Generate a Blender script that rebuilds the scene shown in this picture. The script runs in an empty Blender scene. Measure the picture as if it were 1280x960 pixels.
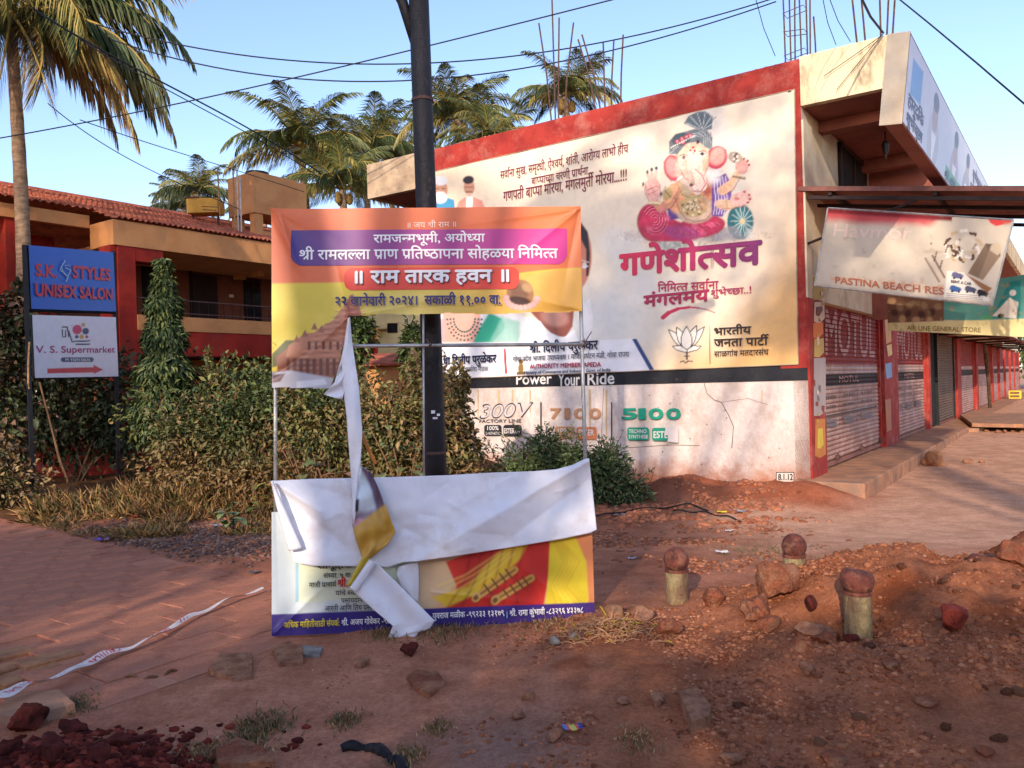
import bpy, math, random
import numpy as np
from mathutils import Vector, Matrix

SC = bpy.context.scene
COL = SC.collection
rng = np.random.default_rng(11)
random.seed(11)

# ------------------------------------------------------------------ camera, sky, sun, exposure
FPX, CX, CY, EYE, ROLL, PITCH = 1010.0, 640.0, 480.0, 1.45, 0.028, -0.0015
_F = np.array([0, math.cos(PITCH), math.sin(PITCH)])
_U0 = np.array([0, -math.sin(PITCH), math.cos(PITCH)])
_X = np.array([1.0, 0, 0])
RC = math.cos(ROLL) * _X - math.sin(ROLL) * _U0
UC = math.sin(ROLL) * _X + math.cos(ROLL) * _U0
CAM = np.array([0, 0, EYE])
cam_d = bpy.data.cameras.new('camera')
cam_d.sensor_fit = 'HORIZONTAL'
cam_d.sensor_width = 36.0
cam_d.lens = 36.0 * FPX / 1280.0
cam_d.clip_start = 0.05
cam_d.clip_end = 3000
cam = bpy.data.objects.new('camera', cam_d)
COL.objects.link(cam)
cam.matrix_world = Matrix([[RC[0], UC[0], -_F[0], CAM[0]], [RC[1], UC[1], -_F[1], CAM[1]],
                           [RC[2], UC[2], -_F[2], CAM[2]], [0, 0, 0, 1]])
SC.camera = cam

SUN_EL, SUN_AZ = math.radians(20.5), math.radians(17.0)     # light travels toward +Y, a little to +X
SUN_DIR = Vector((math.sin(SUN_AZ) * math.cos(SUN_EL), math.cos(SUN_AZ) * math.cos(SUN_EL), -math.sin(SUN_EL)))
sd = bpy.data.lights.new('sun', 'SUN')
sd.energy = 2.0
sd.angle = math.radians(0.6)
sd.color = (1.0, 0.83, 0.66)
sun = bpy.data.objects.new('sun', sd)
COL.objects.link(sun)
sun.rotation_euler = SUN_DIR.to_track_quat('-Z', 'Y').to_euler()
W = bpy.data.worlds.new('World')
SC.world = W
W.use_nodes = True
wn = W.node_tree
sky = wn.nodes.new('ShaderNodeTexSky')
sky.sky_type = 'NISHITA'
sky.sun_disc = False
sky.sun_elevation = SUN_EL
sky.sun_rotation = math.atan2(-SUN_DIR.x, -SUN_DIR.y)
sky.air_density = 1.0
sky.dust_density = 0.9
sky.ozone_density = 2.6
bgn = wn.nodes['Background']
bgn.inputs[1].default_value = 0.15
skm = wn.nodes.new('ShaderNodeMix'); skm.data_type = 'RGBA'; skm.blend_type = 'MULTIPLY'; skm.inputs[0].default_value = 1.0
skm.inputs[7].default_value = (1.05, 0.955, 1.0, 1)
wn.links.new(sky.outputs[0], skm.inputs[6]); wn.links.new(skm.outputs[2], bgn.inputs[0])
SC.view_settings.view_transform = 'Standard'
SC.view_settings.look = 'None'
SC.view_settings.exposure = 1.15
SC.view_settings.gamma = 1.0

# ------------------------------------------------------------------ pixel <-> world helpers
def ray(px, py):
    d = _F + (px - CX) / FPX * RC - (py - CY) / FPX * UC
    return d
def at(px, py, Y):
    d = ray(px, py)
    return CAM + d * (Y / d[1])
def gnd(px, py, z=0.0):
    d = ray(px, py)
    return CAM + d * ((z - EYE) / d[2])
def proj(P):
    P = np.asarray(P, float) - CAM
    w = P @ _F
    return np.stack([CX + FPX * (P @ RC) / w, CY - FPX * (P @ UC) / w], -1)
class Plane:
    def __init__(s, O, u, v):
        s.O = np.asarray(O, float)
        s.u = np.asarray(u, float) / np.linalg.norm(u)
        s.n = np.cross(s.u, v); s.n /= np.linalg.norm(s.n)
        s.v = np.cross(s.n, s.u)
        if s.n @ (CAM - s.O) < 0: s.n = -s.n                 # normal to the camera side
    def hit(s, px, py):
        d = ray(px, py)
        t = ((s.O - CAM) @ s.n) / (d @ s.n)
        q = CAM + d * t - s.O
        return np.array([q @ s.u, q @ s.v])
    def P(s, a, b, off=0.0):
        a = np.asarray(a, float)[..., None]; b = np.asarray(b, float)[..., None]
        off = np.asarray(off, float)[..., None]
        return s.O + a * s.u + b * s.v + off * s.n

def lin(r, g, b):
    c = np.array([r, g, b], float) / 255
    return np.where(c <= 0.04045, c / 12.92, ((c + 0.055) / 1.055) ** 2.4)

# ------------------------------------------------------------------ object helpers
def tag(o, label=None, cat=None, group=None, kind=None):
    if label: o['label'] = label
    if cat: o['category'] = cat
    if group: o['group'] = group
    if kind: o['kind'] = kind
    return o
def root(name, label, cat, loc=(0, 0, 0), group=None):
    o = bpy.data.objects.new(name, None)
    COL.objects.link(o)
    o.location = [float(c) for c in loc]
    return tag(o, label, cat, group)
def mesh_np(name, V, Fc, smooth=False, colors=None):
    """V (n,3); Fc (m,k) all the same k, or a list of lists"""
    me = bpy.data.meshes.new(name)
    V = np.asarray(V, np.float32)
    if isinstance(Fc, np.ndarray) and len(Fc):
        m, k = Fc.shape
        me.vertices.add(len(V)); me.vertices.foreach_set('co', V.ravel())
        me.loops.add(m * k); me.loops.foreach_set('vertex_index', Fc.astype(np.int32).ravel())
        me.polygons.add(m)
        me.polygons.foreach_set('loop_start', np.arange(0, m * k, k, dtype=np.int32))
        me.polygons.foreach_set('loop_total', np.full(m, k, np.int32))
        me.update(calc_edges=True)
    else:
        me.from_pydata([tuple(map(float, v)) for v in V], [], [list(map(int, f)) for f in Fc])
    if smooth and len(me.polygons):
        me.polygons.foreach_set('use_smooth', np.ones(len(me.polygons), bool))
    if colors is not None:
        ca = me.color_attributes.new('Col', 'FLOAT_COLOR', 'POINT')
        c4 = np.ones((len(V), 4), np.float32); c4[:, :3] = np.clip(colors, 0, 1)
        ca.data.foreach_set('color', c4.ravel())
    me.update()
    return me
def link(name, me, mat, parent=None, kind=None, loc=None):
    o = bpy.data.objects.new(name, me)
    COL.objects.link(o)
    if mat is not None and not me.materials: me.materials.append(mat)
    if parent is not None:
        o.parent = parent
        o.location = [-c for c in parent.location] if loc is None else loc
        p = parent
        if loc is None and p.parent is not None: o.location = (0, 0, 0)
    elif loc is not None: o.location = loc
    if kind: o['kind'] = kind
    return o
class MB:
    def __init__(s): s.V = []; s.F = []; s.n = 0; s.parts = []
    def each(s, name, mat, parent=None, kind=None):
        out = []; P = s.parts + [(s.n, len(s.F))]
        for (v0, f0), (v1, f1) in zip(P[:-1], P[1:]):
            q = MB(); q.add(s.V[v0:v1], [[i - v0 for i in f] for f in s.F[f0:f1]]); out.append(q.build(name, mat, parent, kind))
        return out
    def add(s, V, F):
        s.parts.append((s.n, len(s.F)))
        V = [tuple(map(float, v)) for v in V]
        s.F += [[i + s.n for i in f] for f in F]
        s.V += V; s.n += len(V); return s
    def box(s, O, u, v, w, au, av, aw):
        """box from point O along unit vectors u,v,w with ranges au, av, aw (lo,hi)"""
        O, u, v, w = [np.asarray(k, float) for k in (O, u, v, w)]
        P = [O + u * a + v * b + w * c for c in aw for b in av for a in au]
        F = [[0, 2, 3, 1], [4, 5, 7, 6], [0, 1, 5, 4], [2, 6, 7, 3], [0, 4, 6, 2], [1, 3, 7, 5]]
        if np.cross(u, v) @ w < 0: F = [f[::-1] for f in F]
        return s.add(P, F)
    def cbox(s, c, sx, sy, sz, rz=0.0):
        u = np.array([math.cos(rz), math.sin(rz), 0]); v = np.array([-math.sin(rz), math.cos(rz), 0])
        return s.box(c, u, v, (0, 0, 1), (-sx / 2, sx / 2), (-sy / 2, sy / 2), (-sz / 2, sz / 2))
    def tube(s, pts, r, k=8, cap=True):
        pts = [np.asarray(p, float) for p in pts]
        rs = r if hasattr(r, '__len__') else [r] * len(pts)
        V = []; n = len(pts); ref = np.array([0.0, 0, 1])
        for i, p in enumerate(pts):
            t = pts[min(i + 1, n - 1)] - pts[max(i - 1, 0)]
            t = t / (np.linalg.norm(t) + 1e-9)
            a = np.cross(t, ref if abs(t[2]) < 0.95 else np.array([1.0, 0, 0])); a /= np.linalg.norm(a)
            b = np.cross(t, a)
            for j in range(k):
                th = 2 * math.pi * j / k
                V.append(p + rs[i] * (math.cos(th) * a + math.sin(th) * b))
        F = [[i * k + j, i * k + (j + 1) % k, (i + 1) * k + (j + 1) % k, (i + 1) * k + j] for i in range(n - 1) for j in range(k)]
        if cap: F += [list(range(k))[::-1], [(n - 1) * k + j for j in range(k)]]
        return s.add(V, F)
    def build(s, name, mat, parent=None, kind=None, smooth=False, bevel=0.0):
        me = mesh_np(name, s.V, s.F, smooth)
        o = link(name, me, mat, parent, kind)
        if bevel:
            b = o.modifiers.new('bevel', 'BEVEL'); b.width = bevel; b.segments = 2; b.limit_method = 'ANGLE'
        return o

# ------------------------------------------------------------------ numpy noise
def vnoise(x, y, seed=0):
    x = np.asarray(x, float); y = np.asarray(y, float)
    xi = np.floor(x).astype(np.int64); yi = np.floor(y).astype(np.int64)
    fx = x - xi; fy = y - yi
    fx = fx * fx * (3 - 2 * fx); fy = fy * fy * (3 - 2 * fy)
    def h(a, b):
        n = (a * 374761393 + b * 668265263 + seed * 982451653) & 0xFFFFFFFF
        n = ((n ^ (n >> 13)) * 1274126177) & 0xFFFFFFFF
        return ((n ^ (n >> 16)) & 0xFFFF) / 65535.0
    return (h(xi, yi) * (1 - fx) + h(xi + 1, yi) * fx) * (1 - fy) + (h(xi, yi + 1) * (1 - fx) + h(xi + 1, yi + 1) * fx) * fy
def fbm(x, y, o=4, seed=0):
    s = 0; a = 0.5
    for i in range(o):
        s = s + a * (vnoise(x * 2 ** i, y * 2 ** i, seed + i) - 0.5); a *= 0.5
    return s
def sstep(a, b, x):
    t = np.clip((x - a) / (b - a), 0, 1); return t * t * (3 - 2 * t)

# ------------------------------------------------------------------ materials
def mat(name, c1, c2=None, scale=6.0, rough=0.8, bump=0.2, bscale=None, metal=0.0, spec=0.3, detail=6, dist=0.02, c3=None, s3=1.5, stretch=None, attr=False, edge=(0.4, 0.65), e3=(0.5, 0.75), speck=None, mud=None):
    m = bpy.data.materials.new(name); m.use_nodes = True
    nt = m.node_tree; N = nt.nodes; L = nt.links
    b = N['Principled BSDF']
    b.inputs['Roughness'].default_value = rough
    b.inputs['Metallic'].default_value = metal
    b.inputs['Specular IOR Level'].default_value = spec
    tc = N.new('ShaderNodeTexCoord'); src = tc.outputs['Object']
    if stretch:
        mp = N.new('ShaderNodeMapping'); mp.inputs['Scale'].default_value = stretch
        L.new(src, mp.inputs[0]); src = mp.outputs[0]
    def noise(sc, det=detail, s=src, r=0.6):
        n = N.new('ShaderNodeTexNoise'); n.inputs['Scale'].default_value = sc; n.inputs['Detail'].default_value = det
        n.inputs['Roughness'].default_value = r
        L.new(s, n.inputs['Vector']); return n.outputs['Fac']
    def ramp(f, a, bb):
        r = N.new('ShaderNodeMapRange'); r.inputs[1].default_value = a; r.inputs[2].default_value = bb
        L.new(f, r.inputs[0]); return r.outputs[0]
    def mix(f, A, B):
        x = N.new('ShaderNodeMix'); x.data_type = 'RGBA'
        if hasattr(f, 'links'): L.new(f, x.inputs[0])
        else: x.inputs[0].default_value = f
        for k, s in ((6, A), (7, B)):
            if hasattr(s, 'links'): L.new(s, x.inputs[k])
            else: x.inputs[k].default_value = (*s, 1)
        return x.outputs[2]
    c1 = tuple(c1); c2 = tuple(c2) if c2 is not None else tuple(np.clip(np.array(c1) * 0.72, 0, 1))
    if attr:
        at_ = N.new('ShaderNodeAttribute'); at_.attribute_name = 'Col'
        mul = N.new('ShaderNodeMix'); mul.data_type = 'RGBA'; mul.blend_type = 'MULTIPLY'; mul.inputs[0].default_value = 1.0
        L.new(at_.outputs['Color'], mul.inputs[6]); L.new(mix(ramp(noise(scale), *edge), c1, c2), mul.inputs[7])
        colr = mul.outputs[2]
    else:
        colr = mix(ramp(noise(scale), *edge), c1, c2)
    if speck is not None:
        for (sc_, lo_) in speck: colr = (lambda q: q)(mixmul(N, L, colr, ramp(noise(sc_, 5, r=.7), .38, .62), lo_))
    if c3 is not None: colr = mix(ramp(noise(s3, 8, r=0.7), *e3), colr, tuple(c3))
    if mud is not None:
        sp = N.new('ShaderNodeSeparateXYZ'); L.new(tc.outputs['Object'], sp.inputs[0])
        ad = N.new('ShaderNodeMath'); ad.operation = 'MULTIPLY_ADD'; L.new(noise(4.5, 9, tc.outputs['Object'], .75), ad.inputs[0]); ad.inputs[1].default_value = -mud[1]; L.new(sp.outputs[2], ad.inputs[2])
        colr = mix(ramp(ad.outputs[0], mud[0], mud[0] - .35), colr, tuple(mud[2]))
    L.new(colr, b.inputs['Base Color'])
    if bump:
        bn = N.new('ShaderNodeBump'); bn.inputs['Strength'].default_value = bump; bn.inputs['Distance'].default_value = dist
        L.new(noise(bscale or scale * 4, 8, tc.outputs['Object']), bn.inputs['Height']); L.new(bn.outputs[0], b.inputs['Normal'])
    return m
def mixmul(N, L, col, f, lo):
    x = N.new('ShaderNodeMix'); x.data_type = 'RGBA'; x.blend_type = 'MULTIPLY'; x.inputs[7].default_value = (*lo, 1)
    L.new(f, x.inputs[0]); L.new(col, x.inputs[6]); return x.outputs[2]
M = {}
M['print'] = mat('printed_flex', (1, 1, 1), (0.93, 0.93, 0.93), 9, 0.42, 0.10, 30, attr=True, dist=0.004, spec=0.4)
M['print_old'] = mat('weathered_flex', (1, 1, 1), (0.86, 0.86, 0.85), 2.5, 0.6, 0.15, 12, attr=True, dist=0.006, spec=0.25)
M['ground'] = mat('red_earth', (1, 1, 1), (0.74, 0.70, 0.67), 3.2, 0.97, 0.6, 75, attr=True, dist=0.007, spec=0.05, detail=10, speck=((46, (.74, .68, .66)), (190, (.80, .76, .74)), (11, (.86, .82, .82))))
M['soil'] = mat('loose_red_soil', lin(150, 95, 72), lin(112, 66, 50), 14, 0.95, 0.8, 60, dist=0.01, spec=0.1)
M['laterite'] = mat('laterite_rock', lin(148, 88, 64), lin(100, 58, 46), 16, 0.97, 1.0, 60, dist=0.02, spec=0.05, c3=lin(172, 122, 92), s3=7, e3=(.45, .65))
M['laterite2'] = mat('dusty_stone', lin(166, 120, 92), lin(128, 84, 64), 18, 0.97, 1.0, 60, dist=0.015, spec=0.05)
M['darklat'] = mat('wet_dark_laterite', lin(100, 44, 36), lin(62, 28, 25), 16, 0.9, 1.0, 55, dist=0.015, spec=0.15)
M['greystone'] = mat('grey_stone', lin(150, 140, 130), lin(105, 98, 92), 9, 0.9, 0.6, 40, dist=0.01)
M['paver'] = mat('dusty_paver', lin(196, 132, 104), lin(166, 110, 88), 2.2, 0.97, 0.5, 60, dist=0.006, c3=lin(188, 136, 110), s3=0.9, spec=0.05, speck=((60, (.82, .78, .76)), (9, (.88, .85, .84))))
M['blockyel'] = mat('kerb_block', lin(172, 122, 82), lin(140, 92, 66), 8, 0.9, 0.6, 60, dist=0.006)
M['redwall'] = mat('red_wall_paint', lin(164, 54, 44), lin(136, 40, 36), 3, 0.8, 0.4, 20, c3=lin(180, 112, 98), s3=2.6, e3=(0.5, 0.78))
M['bluered'] = mat('red_building_paint', lin(160, 44, 28), lin(136, 34, 24), 3, 0.75, 0.25, 20, c3=lin(120, 50, 40), s3=1.4)
M['ochre'] = mat('ochre_paint', lin(206, 146, 92), lin(190, 130, 80), 2, 0.8, 0.2, 20, c3=lin(170, 118, 78), s3=1.2, e3=(0.55, 0.8))
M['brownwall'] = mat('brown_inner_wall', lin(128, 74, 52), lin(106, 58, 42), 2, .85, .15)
M['cream'] = mat('cream_wall', lin(222, 206, 178), lin(200, 180, 150), 2.0, 0.85, 0.3, 20, c3=lin(150, 126, 100), s3=1.6, e3=(0.58, 0.8))
M['whitewall'] = mat('white_wall', lin(228, 214, 204), lin(204, 188, 178), 1.3, 0.85, 0.5, 12, c3=lin(176, 146, 128), s3=1.7, e3=(0.5, 0.8), stretch=(1, 1, .7), mud=(-.1, .75, lin(176, 116, 86)), speck=((14, (.9, .87, .84)),))
M['parapet'] = mat('stained_parapet', lin(226, 208, 170), lin(190, 164, 126), 1.8, 0.9, 0.4, 18, c3=lin(74, 64, 54), s3=3.2, stretch=(1, 1, 0.35), e3=(0.5, 0.72))
M['blackband'] = mat('black_band_paint', lin(40, 40, 44), lin(26, 26, 30), 3, 0.6, 0.25, 20, c3=lin(120, 112, 106), s3=5, e3=(0.6, 0.85))
M['conc'] = mat('grey_concrete', lin(186, 164, 136), lin(156, 134, 110), 3, 0.9, 0.5, 30, c3=lin(110, 96, 84), s3=2)
M['plinth'] = mat('dusty_step', lin(188, 138, 106), lin(150, 112, 90), 3, .95, .7, 26, c3=lin(140, 118, 102), s3=2.4, e3=(.5, .7), spec=.05)
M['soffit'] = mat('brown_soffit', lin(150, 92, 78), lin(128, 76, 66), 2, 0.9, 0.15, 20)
M['dark'] = mat('dark_void', lin(34, 28, 26), lin(24, 20, 20), 3, 0.9, 0.1)
M['glass'] = mat('dark_window_glass', lin(30, 32, 38), lin(20, 22, 26), 2, 0.15, 0.02, spec=0.6)
M['door'] = mat('dark_wood_door', lin(52, 28, 22), lin(38, 22, 18), 6, 0.6, 0.2)
M['tile'] = mat('clay_roof_tile', lin(204, 118, 88), lin(168, 86, 64), 3.5, 0.9, 0.5, 30, c3=lin(100, 64, 54), s3=1.6, e3=(0.45, 0.72))
M['blackmetal'] = mat('black_painted_steel', lin(30, 30, 33), lin(20, 20, 23), 6, 0.45, 0.15, 30, c3=lin(66, 54, 48), s3=3, e3=(0.6, 0.8))
M['pole'] = mat('weathered_black_pole', lin(44, 41, 44), lin(30, 28, 31), 5, 0.55, 0.4, 40, c3=lin(100, 80, 68), s3=8, e3=(0.58, 0.72), stretch=(1, 1, .4), speck=((30, (.7, .68, .66)),))
M['galv'] = mat('galvanised_tube', lin(186, 184, 178), lin(150, 146, 140), 9, 0.4, 0.2, 60, metal=0.5, c3=lin(140, 86, 56), s3=5, e3=(0.62, 0.8))
M['rust'] = mat('rusty_rebar', lin(98, 72, 66), lin(70, 50, 48), 20, 0.85, 0.4)
M['wire'] = mat('black_cable', lin(26, 26, 30), None, 5, 0.6, 0)
M['tin'] = mat('painted_tin_sheet', lin(150, 96, 82), lin(120, 76, 66), 3, 0.6, 0.2, 30, c3=lin(92, 56, 44), s3=1.5)
M['steel'] = mat('purlin_steel', lin(56, 40, 38), lin(40, 30, 30), 6, 0.7, 0.2)
M['whiteflex'] = mat('white_flex_back', lin(240, 238, 240), lin(228, 226, 230), 3, 0.5, 0.12, 20, dist=0.006, spec=0.35, c3=lin(196, 178, 164), s3=3.5, e3=(0.5, 0.85))
M['ballpaint'] = mat('red_oxide_paint', lin(118, 64, 52), lin(78, 42, 36), 16, 0.85, 0.9, 60, dist=.01, c3=lin(150, 108, 86), s3=14, e3=(0.5, 0.72))
M['bollard'] = mat('worn_yellow_paint', lin(176, 156, 112), lin(142, 128, 98), 14, 0.9, 0.7, 50, c3=lin(112, 84, 64), s3=9, stretch=(1, 1, 0.35), e3=(0.44, 0.62), speck=((60, (.7, .66, .6)),))
M['trunk'] = mat('palm_trunk', lin(164, 136, 108), lin(112, 92, 76), 5, 0.95, 0.6, 30, stretch=(1, 1, 3))
M['bark'] = mat('bark', lin(104, 82, 62), lin(70, 54, 42), 8, 0.95, 0.7, 40)
M['twig'] = mat('dry_twig', lin(132, 98, 70), lin(96, 70, 50), 8, 0.95, 0.3)
M['leaf'] = mat('leaf', (1, 1, 1), (0.75, 0.78, 0.7), 8, 0.55, 0.0, attr=True, spec=0.35)
M['yellow'] = mat('yellow_crate_plastic', lin(226, 200, 60), lin(196, 170, 50), 5, 0.6, 0.1)
M['shutter'] = mat('shutter_paint', (1, 1, 1), (0.80, 0.70, 0.64), 2.5, 0.7, 0.25, 30, attr=True, spec=0.25, speck=((9, (.82, .72, .66)), (1.2, (.84, .74, .68))))
M['wrap'] = mat('glossy_wrapper', (1, 1, 1), (0.9, 0.9, 0.9), 30, 0.3, 0.4, 60, attr=True, dist=0.003)
M['tape'] = mat('caution_tape', (1, 1, 1), (0.88, 0.86, 0.84), 12, 0.45, 0.3, 50, attr=True, dist=0.003)
M['rope'] = mat('jute_rope', lin(176, 140, 100), lin(134, 102, 72), 30, 0.95, 0.3)
M['plaster_y'] = mat('pale_yellow_plaster', lin(226, 206, 150), lin(206, 186, 132), 2, 0.85, 0.2)
M['mulch'] = mat('black_rag', lin(38, 34, 38), lin(24, 22, 26), 12, 0.7, 0.6, 40)

# ------------------------------------------------------------------ lettering: glyph clusters with simple hand shaping
# marks: ~ after a letter = half form, ` = rakar stroke, ^ = reph hook
_gc = {}
_tobj = None
def raw_text(s):
    global _tobj
    if s in _gc: return _gc[s]
    if _tobj is None:
        c = bpy.data.curves.new('lettering', 'FONT'); c.resolution_u = 3; c.size = 1.0
        _tobj = bpy.data.objects.new('t', c); COL.objects.link(_tobj)
    _tobj.data.body = s
    dg = bpy.context.evaluated_depsgraph_get(); dg.update()
    me = bpy.data.meshes.new_from_object(_tobj.evaluated_get(dg))
    me.calc_loop_triangles()
    V = np.array([v.co[:2] for v in me.vertices]).reshape(-1, 2)
    T = [tuple(V[i] for i in t.vertices) for t in me.loop_triangles]
    bpy.data.meshes.remove(me)
    _gc[s] = T
    return T
def clipx(T, ax, c, sign):
    out = []
    for t in T:
        poly = list(t); res = []
        for i in range(len(poly)):
            a, b = poly[i], poly[(i + 1) % len(poly)]
            da, db = sign * (c - a[ax]), sign * (c - b[ax])
            if da >= 0: res.append(a)
            if da * db < 0: res.append(a + (b - a) * (da / (da - db)))
        for i in range(1, len(res) - 1): out.append((res[0], res[i], res[i + 1]))
    return out
def _xr(T): return max(p[0] for t in T for p in t) if T else 0
def adv(s):
    k = ('adv', s)
    if k not in _gc:
        bar0 = min(p[0] for t in raw_text('।') for p in t)
        full = raw_text(s + '।')
        xm = max(p[0] for t in full for p in t)
        w = max(p[0] for t in raw_text('।') for p in t) - bar0
        _gc[k] = xm - w - bar0
    return _gc[k]
def barx(ch):
    T = raw_text(ch); pts = [p for t in T for p in t if p[1] < 0.06]
    xr = max(p[0] for p in pts)
    xl = min(p[0] for p in pts if p[0] > xr - 0.11)
    return xl, xr
def stroke(pts, w):
    out = []
    for a, b in zip(pts[:-1], pts[1:]):
        a = np.array(a); b = np.array(b); d = b - a; n = np.array([-d[1], d[0]]) / (np.linalg.norm(d) + 1e-9) * w / 2
        e = d / (np.linalg.norm(d) + 1e-9) * w * 0.25
        q = [a - n - e, b - n + e, b + n + e, a + n - e]
        out += [(q[0], q[1], q[2]), (q[0], q[2], q[3])]
    return out
_hm = {}
def hd(kind):
    if kind not in _hm:
        if kind == 'dev':
            _hm[kind] = max(p[1] for t in raw_text('म') for p in t)
        else: _hm[kind] = max(p[1] for t in raw_text('H') for p in t)
    return _hm[kind]
def shape(s):
    H = hd('dev'); T = []; pen = 0.0; buf = ''
    def flush():
        nonlocal pen, buf
        if buf:
            # a leading space is dropped by the marker trick, so keep it with the run
            T.extend([tuple(p + np.array([pen, 0]) for p in t) for t in raw_text(buf)])
            pen += adv(buf); buf = ''
    i = 0
    while i < len(s):
        ch = s[i]
        if ch == '~':
            h = buf[-1]; buf = buf[:-1]; flush()
            xl, xr = barx(h)
            T.extend([tuple(p + np.array([pen, 0]) for p in t) for t in clipx(raw_text(h), 0, xl + 0.005, 1)])
            pen += xl
        elif ch == '`':
            if buf[-1] == 'श':
                buf = buf[:-1]; flush()
                xl, xr = barx('श'); G = raw_text('श')
                G = clipx(clipx(G, 0, xl, 1), 1, 0.24, -1) + clipx(G, 0, xl, -1)
                T.extend([tuple(p + np.array([pen, 0]) for p in t) for t in G]); pen += adv('श')
            else: flush()
            T.extend(stroke([(pen - 0.08, 0.30), (pen - 0.2, 0.20), (pen - 0.36, 0.03)], 0.065))
        elif ch == '^':
            flush()
            x = pen - 0.09
            T.extend(stroke([(x + .02, H - 0.02), (x - 0.06, H + 0.08), (x - 0.05, H + 0.19), (x + 0.04, H + 0.24), (x + 0.13, H + 0.2)], 0.06))
        else: buf += ch
        i += 1
    flush()
    return T
def is_dev(s): return any('\u0900' <= c <= '\u097f' for c in s)

class Layer:
    """flat print on a plane: triangles with a colour each, every call a hair further proud"""
    def __init__(s, plane, disp=None, base=0.004, step=0.0006):
        s.pl = plane; s.disp = disp or (lambda a, b: 0 * np.asarray(a)); s.off = base; s.step = step
        s.V = []; s.C = []
    def tris(s, T, color, c2=None):
        """T list of 3 local (a,b) points; colour linear rgb or (left colour, right colour)"""
        if not T: return
        A = np.array(T).reshape(-1, 2)
        s.V.append(s.pl.P(A[:, 0], A[:, 1], s.disp(A[:, 0], A[:, 1]) + s.off))
        if c2 is not None:
            f = (A[:, 0] - A[:, 0].min()) / (np.ptp(A[:, 0]) + 1e-9)
            s.C.append(np.asarray(color)[None] * (1 - f[:, None]) + np.asarray(c2)[None] * f[:, None])
        else: s.C.append(np.tile(np.asarray(color, float), (len(A), 1)))
        s.off += s.step
    def text(s, txt, x0, y0, x1, y1, h, color, bold=0.0, c2=None, slant=0.0, mirror=False, out=None):
        T = shape(txt); H = hd('dev' if is_dev(txt) else 'lat')
        A = s.pl.hit(x0, y0); B = s.pl.hit(x1, y1); up = s.pl.hit(x0, y0 - h) - A
        e = B - A
        P = np.array(T).reshape(-1, 2)
        lo = P[:, 0].min(); w = P[:, 0].max() - lo
        gx = (P[:, 0] - lo) / w; gy = P[:, 1] / H
        if mirror: gx = 1 - gx
        base = A[None] + e[None] * (gx + slant * gy * H / w)[:, None] + up[None] * gy[:, None]
        if out is not None:
            d = np.linalg.norm(up) * out
            for k in range(8):
                o = np.array([math.cos(k * math.pi / 4), math.sin(k * math.pi / 4)]) * d
                s.tris(list((base + o).reshape(-1, 3, 2)), lin(235, 235, 235) if out > 0 else color)
        n = [(0, 0)]
        if bold: n = [(0, 0), (1, 0), (0.5, 0.5), (0.5, -0.5)] + ([(.15, .35), (.85, .35), (.15, -.35), (.85, -.35)] if bold > .11 else [])
        d = np.linalg.norm(up) * bold
        for i, o in enumerate(n):
            s.tris(list((base + np.array(o) * d - np.array([d / 2, 0])).reshape(-1, 3, 2)), color, c2)
    def poly(s, pts, color, c2=None):
        P = [s.pl.hit(*p) for p in pts]
        from mathutils.geometry import tessellate_polygon
        tri = tessellate_polygon([[Vector((p[0], p[1], 0)) for p in P]])
        s.tris([(P[a], P[b], P[c]) for a, b, c in tri], color, c2)
    def line(s, pts, w, color):
        P = [s.pl.hit(*p) for p in pts]
        sc = np.linalg.norm(s.pl.hit(pts[0][0] + 1, pts[0][1]) - s.pl.hit(*pts[0]))
        s.tris(stroke(P, w * sc), color)
    def rrect(s, x0, y0, x1, y1, r, color, c2=None, dy=0.0):
        """rounded rectangle; dy = drop in pixels of the right end"""
        pts = []
        for (cx, cy, a0) in ((x1 - r, y0 + r, -90), (x1 - r, y1 - r, 0), (x0 + r, y1 - r, 90), (x0 + r, y0 + r, 180)):
            for k in range(6):
                a = math.radians(a0 + 18 * k)
                x = cx + r * math.cos(a)
                pts.append((x, cy + r * math.sin(a) + dy * (x - x0) / (x1 - x0)))
        s.poly(pts, color, c2)
    def build(s, name, mat_, parent, kind=None):
        V = np.concatenate(s.V); F = np.arange(len(V)).reshape(-1, 3)
        return link(name, mesh_np(name, V, F, False, np.concatenate(s.C)), mat_, parent, kind)

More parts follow.
